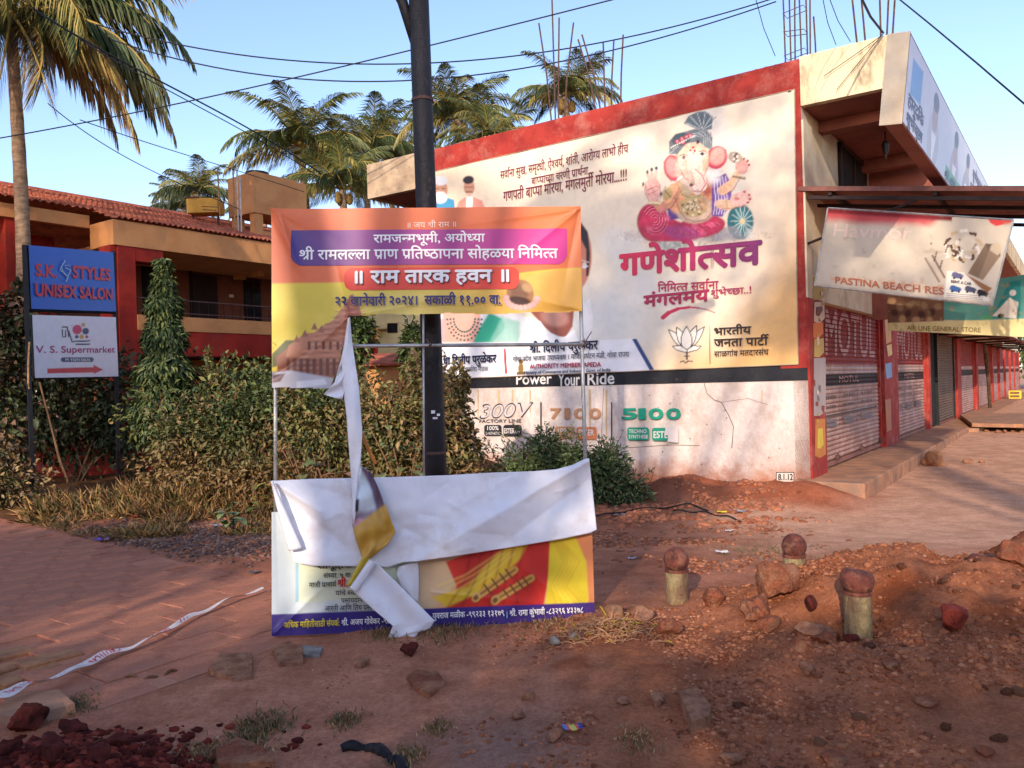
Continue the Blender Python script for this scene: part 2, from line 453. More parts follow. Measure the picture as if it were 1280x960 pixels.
# ------------------------------------------------------------------ painter (colours of flat prints evaluated on a fine grid)
class Paint:
    def __init__(s, x, y, base):
        s.x = x; s.y = y; s.c = np.tile(np.asarray(base, float), x.shape + (1,)) if np.ndim(base) == 1 else base.copy()
    def m(s, mask, col):
        col = np.asarray(col, float); s.c = s.c * (1 - mask[..., None]) + col * mask[..., None]
    def ell(s, cx, cy, rx, ry, ang, col, soft=0.15, op=1.0, shade=0.0):
        a = math.radians(ang); dx = s.x - cx; dy = s.y - cy
        u = (dx * math.cos(a) + dy * math.sin(a)) / rx; v = (-dx * math.sin(a) + dy * math.cos(a)) / ry
        r = np.sqrt(u * u + v * v); k = (1 - sstep(1 - soft, 1 + soft, r)) * op
        col = np.asarray(col, float)
        if shade: col = col * (1 - shade * np.clip(r, 0, 1)[..., None] ** 2)
        s.m(k, col)
    def poly(s, pts, col, soft=0.8, op=1.0):
        x, y = s.x, s.y; inside = np.zeros(x.shape, bool); d = np.full(x.shape, 1e9)
        n = len(pts)
        for i in range(n):
            (x0, y0), (x1, y1) = pts[i], pts[(i + 1) % n]
            c = ((y0 > y) != (y1 > y)) & (x < (x1 - x0) * (y - y0) / (y1 - y0 + 1e-12) + x0)
            inside ^= c
            d = np.minimum(d, seg_d(x, y, x0, y0, x1, y1))
        sd_ = np.where(inside, -d, d)
        s.m((1 - sstep(-soft, soft, sd_)) * op, col)
    def line(s, pts, w, col, soft=0.5, op=1.0, taper=None):
        d = np.full(s.x.shape, 1e9)
        n = len(pts) - 1
        for i in range(n):
            (x0, y0), (x1, y1) = pts[i], pts[i + 1]
            ww = w if taper is None else w + (taper - w) * (i / max(n - 1, 1))
            d = np.minimum(d, seg_d(s.x, s.y, x0, y0, x1, y1) - ww / 2)
        s.m((1 - sstep(-soft, soft, d)) * op, col)
    def clip_to(s, other, mask):
        s.c = other * (1 - mask[..., None]) + s.c * mask[..., None]
def seg_d(x, y, x0, y0, x1, y1):
    dx, dy = x1 - x0, y1 - y0; t = np.clip(((x - x0) * dx + (y - y0) * dy) / (dx * dx + dy * dy + 1e-9), 0, 1)
    return np.hypot(x - x0 - t * dx, y - y0 - t * dy)
def in_poly(x, y, pts):
    inside = np.zeros(np.shape(x), bool)
    n = len(pts)
    for i in range(n):
        (x0, y0), (x1, y1) = pts[i], pts[(i + 1) % n]
        inside ^= ((y0 > y) != (y1 > y)) & (x < (x1 - x0) * (y - y0) / (y1 - y0 + 1e-12) + x0)
    return inside
def quad_grid(pl, TL, TR, BR, BL, nu, nv):
    c = [pl.hit(*p) for p in (TL, TR, BR, BL)]
    s, t = np.meshgrid(np.linspace(0, 1, nu), np.linspace(0, 1, nv))
    A = [c[0][k] * (1 - s) * (1 - t) + c[1][k] * s * (1 - t) + c[2][k] * s * t + c[3][k] * (1 - s) * t for k in (0, 1)]
    return A[0], A[1]
def grid_faces(nu, nv, keep=None):
    i = np.arange(nu * nv).reshape(nv, nu)
    q = np.stack([i[1:, :-1], i[1:, 1:], i[:-1, 1:], i[:-1, :-1]], -1)
    if keep is not None: q = q[keep]
    return q.reshape(-1, 4)
def compact(V, F, C=None):
    u, inv = np.unique(F, return_inverse=True)
    return V[u], inv.reshape(F.shape), (C[u] if C is not None else None)

# ------------------------------------------------------------------ main directions and planes
_r = ray(1350, 459); D1 = np.array([_r[0], _r[1], 0]); D1 /= np.linalg.norm(D1)      # along the road, away
NO = np.array([D1[1], -D1[0], 0])                                                     # from the shops toward the road
D2 = -NO
Z = np.array([0, 0, 1.0])
CORN = at(1010, 475, 11.0); CORN[2] = 0
WP = Plane(CORN, D2, Z)            # the long painted side wall
FP = Plane(CORN, D1, Z)            # the shop front
FP.n = NO.copy()
def slab(mb, pl, a0, a1, b0, b1, d0, d1):
    return mb.box(pl.O, pl.u, pl.v, pl.n, (a0, a1), (b0, b1), (d0, d1))

# ------------------------------------------------------------------ ground
PO = np.array([-2.63, 4.41])       # origin of the paving grid
def pave_ab(x, y):
    dx = x - PO[0]; dy = y - PO[1]
    return dx * D1[0] + dy * D1[1], dx * NO[0] + dy * NO[1]
def paved(x, y):
    a, b = pave_ab(x, y)
    return sstep(-0.35, -0.15, a + .45 * (b > .1)) * (1 - sstep(1.75, 2.0, a + .09 * b)) * (1 - sstep(0.95, 1.15, b)) * sstep(-12, -11, b)
def crest(x): return np.interp(x, [-1.0, 0.2, 0.65, 0.95, 1.3, 1.6, 2.0, 2.5, 2.9, 3.4, 4.5, 6.0], [0, 0.02, 0.05, 0.06, 0.14, 0.22, 0.29, 0.36, 0.41, 0.48, 0.5, 0.25])
def ground_h(x, y):
    x = np.asarray(x, float); y = np.asarray(y, float)
    h = -0.2 * sstep(5.8, 9, y) * sstep(-1.8, 0.8, x) * (1 - 0.55 * sstep(10, 20, y)) * (1 - sstep(60, 90, y))
    wa = (x - CORN[0]) * D2[0] + (y - CORN[1]) * D2[1]
    wb = -((x - CORN[0]) * D1[0] + (y - CORN[1]) * D1[1])         # distance out from the side wall
    h = h - 0.14 * np.exp(-((wa - 3.2) / 1.2) ** 2 - ((wb - 0.4) / 1.2) ** 2)
    m = np.exp(-((wb - 0.45) / 0.62) ** 2) * sstep(-1.0, -0.2, wa) * (1 - sstep(3.6, 5.2, wa))
    h = h + m * (0.13 + 0.13 * np.exp(-((wa - 1.65) / 0.42) ** 2) + 0.10 * np.exp(-((wa - 0.1) / 0.5) ** 2) + 0.22 * fbm(x * 1.9, y * 1.9, 4, 3))
    # dug-up soil heap in the right foreground
    c = crest(x)
    front = .25 * sstep(1.5, 3.2, y) + .75 * sstep(3.0, 4.75, y); back = 1 - sstep(4.95, 5.6, y + 0.12 * np.sin(x * 5))
    hm = c * front * back
    rough = np.clip(hm * 4, 0, 1)
    h = h + hm * (1 + 0.7 * fbm(x * 2.3, y * 2.3, 4, 7)) + rough * 0.11 * fbm(x * 6, y * 6, 5, 9) + rough * .07 * np.abs(fbm(x * 13, y * 13, 4, 19)) - .19 * np.exp(-((x - 1.72) / .30) ** 2 - ((y - 4.22) / .25) ** 2)
    # dark laterite heap, bottom left corner
    h = h + 0.17 * np.exp(-((x + 1.82) / 0.42) ** 2 - ((y - 2.85) / 0.42) ** 2) + 0.10 * np.exp(-((x + 1.3) / 0.22) ** 2 - ((y - 2.55) / 0.3) ** 2)
    # rubble right of the torn banner
    rb = np.exp(-((x - 0.35) / 0.45) ** 2 - ((y - 3.9) / 0.9) ** 2)
    h = h + 0.035 * rb * (1 + 2 * fbm(x * 5, y * 5, 3, 15))
    # bank under the shrubs
    h = h + 0.38 * sstep(8.6, 10.8, y + 0.5 * (x + 2.5) * 0.2) * (1 - sstep(-0.8, 0.6, x)) * sstep(-5.6, -4.2, x) * (1 - sstep(13, 15, y))
    pv = paved(x, y)
    h = h * (1 - pv) - (0.028 - .008 * sstep(.1, .9, pave_ab(x, y)[1])) * pv
    h = h + pv * .004 * fbm(x * 3, y * 3, 3, 70)
    # hollow where the kerb blocks came loose
    a, b = pave_ab(x, y)
    tr = np.exp(-((a + 0.08) / 0.20) ** 2) * sstep(-1.2, -0.9, b) * (1 - sstep(0.0, 0.5, b))
    h = h - 0.07 * tr
    road = sstep(6.2, 7.2, y) * sstep(2.0, 3.0, x)
    near = (1 - pv) * (1 - 0.75 * road) * (1 - sstep(16, 25, y))
    h = h + near * (0.035 * fbm(x * 1.3, y * 1.3, 4, 21) + 0.018 * fbm(x * 7, y * 7, 3, 22))
    return h
def gh(x, y): return float(ground_h(np.array([x]), np.array([y]))[0])
def on_ground(px, py):
    """point of the ground seen at this pixel"""
    d = ray(px, py); t = np.arange(1.2, 14, .02) if d[2] < -.08 else np.arange(1.2, 60, .1)
    q = CAM[None] + d[None] * t[:, None]; k = q[:, 2] <= ground_h(q[:, 0], q[:, 1])
    return q[int(np.argmax(k))] if k.any() else q[-1]
def axis(segs):
    out = [segs[0][0]]
    for lo, hi, st in segs:
        n = max(1, int(round((hi - lo) / st))); out += list(np.linspace(lo, hi, n + 1)[1:])
    return np.array(out)
gx = axis([(-1500, -200, 260), (-200, -40, 20), (-40, -10, 1.5), (-10, -4, .16), (-4, -2.6, .05), (-2.6, 3.4, .026), (3.4, 6, .06), (6, 12, .25), (12, 40, 2), (40, 200, 20), (200, 1500, 260)])
gy = axis([(-400, -40, 60), (-40, -4, 4), (-4, 1.6, .5), (1.6, 5.2, .026), (5.2, 8, .05), (8, 13.5, .08), (13.5, 24, .3), (24, 60, 2), (60, 300, 30), (300, 2200, 300)])
X, Y = np.meshgrid(gx, gy)
H = ground_h(X, Y)
c = np.tile(lin(208, 146, 114), X.shape + (1,))
def put(mask, col):
    global c
    c = c * (1 - mask[..., None]) + np.asarray(col) * mask[..., None]
n1 = fbm(X * 0.9, Y * 0.9, 4, 31); n2 = fbm(X * 5, Y * 5, 4, 32)
put(sstep(-0.05, 0.25, n1), lin(188, 126, 98))
put(sstep(6.0, 7.4, Y) * sstep(1.5, 2.8, X + n1 * 1.5), lin(240, 190, 154))
soilm = np.clip(crest(X) * sstep(1.3, 2.4, Y) * (1 - sstep(5.0, 5.7, Y)) * 8, 0, 1)
soilm = np.maximum(soilm, sstep(-.05, .4, X + n2 * .5 - .14 * (Y - 3)) * (Y < 5) * sstep(1, 1.5, Y) * (1 - sstep(4.4, 5.0, Y)) * (X < 6))
put(soilm, lin(180, 118, 84)); put(soilm * sstep(-0.02, 0.2, n1 + n2 * 0.6), lin(156, 92, 60))
wa = (X - CORN[0]) * D2[0] + (Y - CORN[1]) * D2[1]; wb = -((X - CORN[0]) * D1[0] + (Y - CORN[1]) * D1[1])
put((1 - sstep(0.9, 1.6, wb)) * (wb > -0.4) * (1 - sstep(4.0, 5.5, wa)) * sstep(-1.2, -.3, wa), lin(190, 116, 84))
put(np.clip((1 - sstep(2.6, 3.8, wb + n2)) * (wb > 0.6) * sstep(0.3, 1.2, wa) * 0.8, 0, 1), lin(132, 92, 74))
gravel_m = np.exp(-((X + 3.1) / 1.3) ** 2 - ((Y - 8.0) / 0.75) ** 2)
put(np.clip(gravel_m * 1.6, 0, 1) * (1 - paved(X, Y)), lin(116, 88, 78))
put((1 - sstep(-0.9, 0.2, X)) * sstep(8.8, 9.6, Y) * (1 - sstep(40, 60, Y)), lin(128, 92, 62))
put(np.exp(-((X + .12) / .38) ** 2 - ((Y - 3.15) / .35) ** 2) * 0.85, lin(158, 128, 112))
put(np.exp(-((X + 1.75) / .5) ** 2 - ((Y - 2.8) / .45) ** 2) * (Y < 3.4), lin(108, 46, 34))
me = mesh_np('ground', np.stack([X, Y, H], -1).reshape(-1, 3), grid_faces(len(gx), len(gy))[:, ::-1], True, c.reshape(-1, 3))
ground = link('ground', me, M['ground']); ground['kind'] = 'structure'

# ------------------------------------------------------------------ paving: dusty blocks, every one an object
bed = MB()
def pw(a, b, z=0.0): return np.array([PO[0] + a * D1[0] + b * NO[0], PO[1] + a * D1[1] + b * NO[1], z])
bed.add([pw(-0.15, -11, -0.018), pw(2.75, -11, -0.018), pw(1.72, 0.92, -0.018), pw(-0.15, 0.92, -0.018)], [[0, 1, 2, 3][::-1]])
pavement = bed.build('pavement', M['paver']); pavement['kind'] = 'structure'
def paver_mesh(l, w, h):
    m = MB(); e = 0.006
    V = []
    for z, k in ((-h, 0), (-e, 0), (0, e)):
        V += [(-l / 2 + k, -w / 2 + k, z), (l / 2 - k, -w / 2 + k, z), (l / 2 - k, w / 2 - k, z), (-l / 2 + k, w / 2 - k, z)]
    F = [[0, 1, 5, 4], [1, 2, 6, 5], [2, 3, 7, 6], [3, 0, 4, 7], [4, 5, 9, 8], [5, 6, 10, 9], [6, 7, 11, 10], [7, 4, 8, 11], [8, 9, 10, 11]]
    return mesh_np('paving_block', V, F)
pmesh = paver_mesh(0.396, 0.296, 0.05); pmesh.materials.append(M['paver'])
ang = math.atan2(D1[1], D1[0])
cnt = 0
for j in range(0, 34):
    for i in range(-1, 8):
        a = 0.05 + 0.4 * i + (0.2 if j % 2 else 0); b = 0.92 - 0.3 * j - 0.15
        p = pw(a, b); q = proj(p)
        if q[0] < -60 or q[0] > 352 or a > 1.62 - .09 * b or a < (.15 if b < .1 else -.3): continue
        if cnt >= 300: continue
        o = bpy.data.objects.new('paving_block', pmesh); COL.objects.link(o); o.parent = pavement
        o.location = (p[0], p[1], -0.004 - .016 * float(sstep(.25, .95, b)) + random.uniform(-.0022, .0022)); o.rotation_euler = (random.uniform(-.004, .004), random.uniform(-.004, .004), ang + random.uniform(-.004, .004))
        cnt += 1
# blocks that came loose at the end of the paving
ylm = paver_mesh(0.30, 0.15, 0.075); ylm.materials.append(M['blockyel'])
for k, (px, py, rz, tx, ty, lab) in enumerate([(34, 838, 0.35, .04, -.05, 'loose dusty paving block with a yellowish edge, nearest the caution tape'), (-14, 838, .30, -.04, .03, 'loose paving block cut by the left edge of the photo beside the tape'),
                                 (4, 818, 0.22, .02, .04, 'flat loose paving block behind the gap in the paving'), (62, 824, 0.25, -.02, .02, 'loose paving block lodged against the paving at the gap')]):
    p = gnd(px, py, 0.0)
    me2 = ylm.copy(); o = bpy.data.objects.new('paving_block', me2); COL.objects.link(o)
    o.location = (p[0], p[1], -0.005 + 0.006 * k); o.rotation_euler = (tx, ty, ang + rz - .3); tag(o, lab, 'paving block', 'loose blocks at the end of the paving')

# ------------------------------------------------------------------ the shop building with the painted side wall
aL = WP.hit(541, 330)[0]
ZT = (WP.hit(993, 77)[1] + WP.hit(545, 185)[1]) / 2
shop = root('shop_building', 'long low shop building with red framed side wall and a row of painted rolling shutters', 'building', CORN)
m = MB(); slab(m, WP, 0.0, aL, -0.8, ZT - 0.02, -0.22, 0)
m.build('wall', M['whitewall'], shop)
LEN = 46.0
zs0 = WP.hit(1003, 131)[1]                      # underside of the roof slab
m = MB(); slab(m, FP, 0.225, LEN, 2.5, zs0 - .003, -0.25, -0.0)
m.build('upper_wall', M['cream'], shop)
m = MB(); slab(m, FP, 0.225, LEN, -0.5, 2.5, -0.35, -0.16)
m.build('front_wall', M['redwall'], shop)
# roof slab, cantilevered on both sides
sR = -WP.hit(1124, 70)[0]; aLL = WP.hit(459, 225)[0]
m = MB(); slab(m, WP, -sR + .13, aLL - .13, zs0, zs0 + 0.12, -LEN, -0.225)
slab(m, WP, -sR + .13, -.004, zs0, zs0 + 0.12, -.22, -0.13)
slab(m, WP, aL + .004, aLL - .13, zs0, zs0 + .12, -.22, -.13)
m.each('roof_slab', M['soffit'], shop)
m = MB(); slab(m, WP, -sR, -0.003, zs0 - .01, ZT + 0.03, -0.12, 0.0)
slab(m, WP, -sR, -sR + .12, zs0 - .01, ZT + .03, -LEN, -.123)
m.each('parapet', M['parapet'], shop)
m = MB(); slab(m, WP, aL + .003, aLL, WP.hit(463, 248)[1], WP.hit(459, 206)[1], -0.12, 0.0)
slab(m, WP, aLL - .12, aLL, WP.hit(463, 248)[1], WP.hit(459, 206)[1], -8, -0.123)
m.each('side_parapet', M['conc'], shop)
# red painted frame, black band
red = MB()
zb0 = WP.hit(850, 143)[1]
slab(red, WP, 0, aL, ZT - .62, ZT, 0.0005, 0.012)
slab(red, WP, -0.004, 0.36, WP.hit(1000, 460)[1], ZT - .621, 0.0005, 0.012)
red.each('painted_frame', M['redwall'], shop)
zk0, zk1 = WP.hit(1008, 475.5)[1], WP.hit(1000, 454)[1]
m = MB(); slab(m, WP, 0.0, aL, zk0, zk1 + .05, 0.0005, 0.006); m.build('painted_band', M['blackband'], shop)
m = MB()
for k in range(90):
    a = rng.uniform(0, aL - .1); w = rng.uniform(.02, .12)
    m.add([WP.P(a, ZT + .001, .0), WP.P(a + w * .5, ZT + .005 + .022 * rng.random() ** 2, -.03), WP.P(a + w, ZT, 0.0), WP.P(a + w * .5, ZT, -.1)], [[0, 1, 2], [0, 3, 1], [3, 2, 1]])
m.build('crumbling_edge', M['conc'], shop, 'stuff')
# soffit beam and cross wall, window, door frame above the awning
tw0, tw1 = FP.hit(1047, 200)[0], FP.hit(1079, 200)[0]
m = MB(); slab(m, FP, tw0, tw1, 3.0, FP.hit(1047, 178)[1], 0.004, 0.03); wdo = m.build('window', M['dark'], shop)
m = MB(); tm = (tw0 + tw1) / 2
for a in (tw0, tm - .03, tw1 - .07): slab(m, FP, a, a + .07, 3.0, FP.hit(1047, 178)[1], 0.031, 0.06)
slab(m, FP, tw0, tw1, FP.hit(1047, 178)[1] - .07, FP.hit(1047, 178)[1], .061, .07)
m.each('frame', M['door'], wdo)
tc = FP.hit(1085, 200)[0]
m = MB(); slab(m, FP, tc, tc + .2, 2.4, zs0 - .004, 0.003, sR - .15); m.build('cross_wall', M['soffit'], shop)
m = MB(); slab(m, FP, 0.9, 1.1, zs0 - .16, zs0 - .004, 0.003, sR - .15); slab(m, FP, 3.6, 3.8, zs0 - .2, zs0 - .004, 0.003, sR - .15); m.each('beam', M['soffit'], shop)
# hanging lamp under the slab
lp = FP.P(2.1, 0, sR * 0.55); lp[2] = zs0
lamp = t = root('hanging_lamp', 'small dark lamp hanging under the brown roof slab', 'lamp', lp)
m = MB().tube([lp - Z * .0, lp - Z * .14], .012); m.build('rod', M['blackmetal'], t)
m = MB().tube([lp - Z * .14, lp - Z * .18, lp - Z * .26, lp - Z * .34], [.03, .055, .045, .03], 10); m.build('lantern', M['blackmetal'], t, smooth=False)
m = MB().tube([lp - Z * .345, lp - Z * .41], [.02, .015], 8); m.build('bulb_holder', M['rust'], t)

# ---- shutters along the front
def shutter(pl, x0, x1, bottom, top, style, parent, name='shutter'):
    z1 = top; pitch = 0.072; ns = int((z1 - bottom) / pitch)
    nu = 40 if style != 'far' else 2
    us = np.linspace(x0, x1, nu + 1); V = []; C = []; off = -0.10
    zz = []
    for k in range(ns):
        for (f, d) in ((0.0, -.016), (0.12, 0.0), (0.5, 0.010), (0.88, 0.0)): zz.append((bottom + (k + f) * pitch, d))
    zz.append((bottom + ns * pitch, -.016))
    zh = EYE + 0.01
    for (zv, d) in zz:
        V.append(pl.P(us, np.full_like(us, zv), off + d))
        if style == 'grey': col = np.tile(lin(120, 100, 84), (len(us), 1))
        else:
            if zv > zh + .13: b = lin(156, 54, 50)
            elif zv > zh: b = lin(206, 186, 180)
            elif zv > zh - .19: b = lin(56, 38, 36)
            else: b = lin(196, 168, 160)
            col = np.tile(b, (len(us), 1))
            if zv < bottom + .35: col = col * .8 + lin(190, 120, 80) * .2
        if d < -.01: col = col * 0.6  # shade of the grooves between slats put into the colour
        C.append(col)
    V = np.concatenate(V); C = np.concatenate(C)
    o = link(name, mesh_np('shutter', V, grid_faces(nu + 1, len(zz)), False, C), M['shutter'], parent)
    m = MB(); slab(m, pl, x0, x1, bottom - .07, bottom - .004, -.12, -.075)
    m.build('bottom_rail', M['tin'], o)
    m = MB()
    for a in (x0 - .07, x1 + .002): slab(m, pl, a, a + .068, bottom - .07, top, -.155, -.05)
    m.each('guide_rail', M['redwall'] if style != 'grey' else M['blackmetal'], o)
    return o
def tx(px, y=480): return FP.hit(px, y)[0]
TOPS = 2.45
sh1 = shutter(FP, tx(1035), tx(1104), 0.13, TOPS, 'red', shop)
sh2 = shutter(FP, tx(1125), tx(1160), 0.11, TOPS, 'red', shop)
sh3 = shutter(FP, tx(1176), tx(1196), 0.07, TOPS, 'grey', shop)
fars = [(1203, 1220), (1224.5, 1240), (1243, 1250), (1252, 1257.5), (1259, 1264), (1265.5, 1270), (1271, 1276)]
for (p0, p1) in fars: shutter(FP, tx(p0), tx(p1), 0.05, TOPS, 'far', shop)
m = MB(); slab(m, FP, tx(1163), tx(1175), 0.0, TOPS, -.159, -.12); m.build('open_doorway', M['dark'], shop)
# red pillars with torn posters
pc = MB(); slab(pc, FP, 0.0, tx(1029), -0.4, 2.5 - .003, -.20, 0.03)
pil = pc.build('pillar', M['redwall'], shop)
for (p0, p1) in ((1106, 1123), (1161.5, 1164), (1197.5, 1202), (1221, 1223.5), (1241, 1242.5)):
    pc = MB(); slab(pc, FP, tx(p0), tx(p1), -0.1, 2.497, -.155, 0.0); pc.build('pillar', M['redwall'], shop)
L1 = Layer(FP, None, 0.034)
for (x0, y0, x1, y1, cc) in ((1013, 347, 1027, 375, (196, 160, 70)), (1014, 378, 1028, 402, (224, 190, 160)), (1013, 404, 1026, 422, (224, 120, 60)), (1014, 424, 1027, 446, (206, 170, 90)), (1013.5, 448, 1029, 520, (176, 160, 156)), (1015, 524, 1029, 570, (206, 130, 60)), (1018, 536, 1026, 560, (226, 196, 70)), (1016, 384, 1025, 394, (120, 70, 60)), (1012.5, 300, 1019, 343, (206, 190, 170))):
    for k in range(1):
        pts = [(x0 + rng.uniform(0, 1.2), y0), (x1 - rng.uniform(0, 1.5), y0 - 1), (x1, y1 - 4 + rng.uniform(-2, 2)), ((x0 + x1) / 2, y1 + rng.uniform(-2, 3)), (x0 + .3, y1)]
        L1.poly(pts, lin(*cc))
for k in range(16):
    x = rng.uniform(1013, 1025); y = rng.uniform(350, 560); L1.poly([(x, y), (x + rng.uniform(1, 3.5), y + 1), (x + 2.5, y + rng.uniform(3, 11)), (x - .3, y + 5)], lin(*[(226, 206, 186), (150, 60, 50), (206, 160, 60), (120, 116, 120)][k % 4]))
L1.build('torn_poster', M['print_old'], pil, 'stuff')
L1 = Layer(FP, None, 0.0045)
for (x0, y0, x1, y1, cc) in ((1105.5, 396, 1113, 430, (206, 150, 90)), (1106, 455, 1114, 474, (130, 160, 190)), (1108, 432, 1114, 446, (226, 190, 120)), (1106, 500, 1113, 540, (176, 110, 80))):
    L1.poly([(x0, y0), (x1, y0 - 2), (x1 + 1, y1 - 3), (x0 + 2, y1)], lin(*cc))
L1.build('torn_poster', M['print_old'], shop, 'stuff')
# cream plaster patch at the corner above
m = MB(); slab(m, FP, 0.0, tx(1021), 2.5, zs0 - .2, 0.001, 0.03); m.build('corner_column', M['cream'], shop)
# shutter lettering
def shut_letter(sh, x0, x1, big):
    L = Layer(FP, None, -0.083)
    def Y(pxx, zz):     # pixel y of height zz on the front plane at pixel column pxx
        a = FP.hit(pxx, 480)[0]; return proj(FP.P(a, zz))[1]
    w = x1 - x0; zr = lambda z_, x_: Y(x_, z_)
    white = lin(186, 134, 126)
    xa, xb = x0 + w * .06, x0 + w * .93
    ya, yb = zr(EYE + .3, xa), zr(EYE + .3, xb)
    hpx = zr(EYE + .3, xa) - zr(EYE + 0.98, xa)
    L.text('MOTUL', xa, ya, xb, yb, hpx, white, bold=.05)
    # dark gaps that the slats leave through the print
    zz = EYE - .17
    L.text('MOTUL', x0 + w * .3, zr(EYE - .14, x0 + w * .3), x0 + w * .65, zr(EYE - .14, x0 + w * .65), hpx * .14, white, bold=.04)
    dk = lin(70, 56, 60)
    for i, tt in enumerate(('300V', '7100', '5100')):
        xx = x0 + w * (.05 + .31 * i); xe = xx + w * .2
        L.text(tt, xx, zr(1.06, xx), xe, zr(1.06, xe), hpx * .10, dk, bold=.05)
        L.text('ESTER', xx, zr(.92, xx), xe, zr(.92, xe), hpx * .07, dk, bold=.05)
        L.rrect(xx, zr(.78, xx), xe, zr(.66, xe) + 3, 1, lin(126, 110, 112))
    for f in (.29, .60):
        xx = x0 + w * f; L.line([(xx, zr(1.2, xx)), (xx, zr(.64, xx))], .7, dk)
    if big: L.line([(x0 + 2, zr(.82, x0 + 2)), (x1 - 3, zr(.82, x1 - 3))], .6, dk)
    pz = .072
    for i, V in enumerate(L.V):
        T = [tuple(np.array([(p - L.pl.O) @ L.pl.u, p[2]]) for p in V[k:k + 3]) for k in range(0, len(V), 3)]; out = []
        zlo = min(p[1] for t in T for p in t); zhi = max(p[1] for t in T for p in t); off_ = (V[0] - L.pl.O) @ L.pl.n
        for k in range(int((zlo - .13) / pz) - 1, int((zhi - .13) / pz) + 2):
            a, b = .13 + k * pz + .011, .13 + (k + 1) * pz - .011; out += clipx(clipx([tuple(map(np.array, t)) for t in T], 1, a, -1), 1, b, 1)
        if out: A = np.array(out).reshape(-1, 2); L.V[i] = L.pl.P(A[:, 0], A[:, 1], off_); L.C[i] = np.tile(L.C[i][0], (len(A), 1)) * rng.uniform(.82, 1.05, (len(A) // 3, 1)).repeat(3, 0)
        else: L.V[i] = V[:0]; L.C[i] = L.C[i][:0]
    L.build('painted_lettering', M['print_old'], sh)
shut_letter(sh1, 1035, 1104, True)
shut_letter(sh2, 1125, 1160, False)

# padlocks and stones at the shutter foot
for k, (px, py) in enumerate(((1050, 573), (1080, 562), (1103, 553))):
    p = FP.P(tx(px), 0.16, -.06)
    t = MB().cbox(p, .07, .05, .07, ang); t.cbox(p + Z * .045, .035, .02, .03, ang)
    o = t.build('padlock', M['rust'], sh1)
# plinth steps
m = MB(); slab(m, FP, -0.25, tx(1168), -0.6, 0.03, -.165, 0.74); 
pl1 = m.build('plinth', M['plinth'], shop, bevel=.02)
m = MB(); slab(m, FP, tx(1168) + .004, tx(1205), -0.5, 0.0, -.165, 0.95); m.build('plinth', M['plinth'], shop, bevel=.02)
m = MB(); slab(m, FP, tx(1205) + .004, LEN, -0.5, 0.02, -.165, 0.7); m.build('plinth', M['plinth'], shop, bevel=.02)
# 8.1.12 number box and the oil advertisement painted on the wall
LW = Layer(WP, None, 0.0075, 0.0004)
wt = lin(226, 220, 214)
def glyph_line(s_, pts, w, col): s_.line(pts, w, col)
LW.text('Power', 643, 483.5, 706, 482.5, 15, wt, bold=.05); LW.text('Your', 698, 482.5, 725, 481.5, 15, wt, bold=.05); LW.text('Ride', 735, 481.3, 768, 479.5, 15, wt, bold=.05)
LW.V = LW.V[4:]; LW.C = LW.C[4:]
LW.text('Power', 646, 480.5, 690, 479.6, 13, wt, bold=.05)
dk = lin(46, 44, 50)
LW.text('300V', 600, 523, 662, 521, 17, dk, bold=.06, slant=.22); LW.text('300V', 601.2, 522.2, 661, 520.2, 15.2, lin(206, 196, 194), bold=-.0, slant=.22)
LW.text('FACTORY LINE', 600, 528.5, 652, 528, 4, dk, bold=.05)
LW.rrect(606, 531, 627.5, 545, 3, dk); LW.rrect(630, 531, 652.5, 545.5, 3, dk)
LW.text('100%', 610, 537.5, 624, 537.5, 5, wt, bold=.05); LW.text('SYNTHETIC', 608, 543.5, 626, 543.5, 3.6, wt); LW.text('ESTER', 631, 541.5, 644, 541.5, 6, wt, bold=.06); LW.text('Core', 645, 541.5, 651, 541, 4, wt)
LW.line([(677, 503), (677, 545)], 1.5, dk)
br = lin(190, 140, 104)
for tt, x, y in (('7', 689, 523), ('1', 707, 523), ('0', 719, 523), ('0', 738, 523)):
    LW.text(tt, x, y, x + (14 if tt == '0' else 13 if tt == '7' else 6), y - .3, 12, br, bold=.12)
LW.rrect(695, 533, 719, 548, 3, lin(206, 150, 92)); LW.rrect(722, 533.5, 747, 549, 3, lin(206, 124, 80))
LW.text('100%', 699, 540, 715, 540, 5, wt, bold=.05); LW.text('SYNTHETIC', 697, 546, 717, 546, 3.4, wt); LW.text('ESTER', 725, 544, 744, 544, 7, wt, bold=.06)
LW.line([(766, 503), (766, 549)], 1.5, lin(50, 60, 70))
tl = lin(36, 150, 122)
for tt, x, w_ in (('5', 779, 18), ('1', 800, 8), ('0', 813, 17), ('0', 835, 17)):
    LW.text(tt, x, 523.6, x + w_, 523.2, 12.5, tl, bold=.13)
LW.rrect(786, 534, 813, 550, 3, tl); LW.rrect(817, 534.5, 846, 550.5, 3, tl)
LW.text('TECHNO', 788, 541, 810, 541, 4.4, wt, bold=.05); LW.text('SYNTHESE', 788, 547.6, 812, 547.6, 4.2, wt, bold=.05); LW.text('ESTER', 819, 547, 842, 547, 8, wt, bold=.06)
LW.poly([(834, 533), (850, 533), (850, 553), (836, 552), (838, 545), (833, 541)], lin(224, 212, 206))
LW.build('painted_lettering', M['print_old'], shop)
LW = Layer(WP, None, 0.004, 0.0004)
LW.rrect(970, 590, 993, 603, .5, dk); LW.rrect(971, 591, 992, 602, .3, lin(226, 208, 192)); LW.text('8.1.12', 973, 600, 991, 600, 7.5, dk, bold=.08)
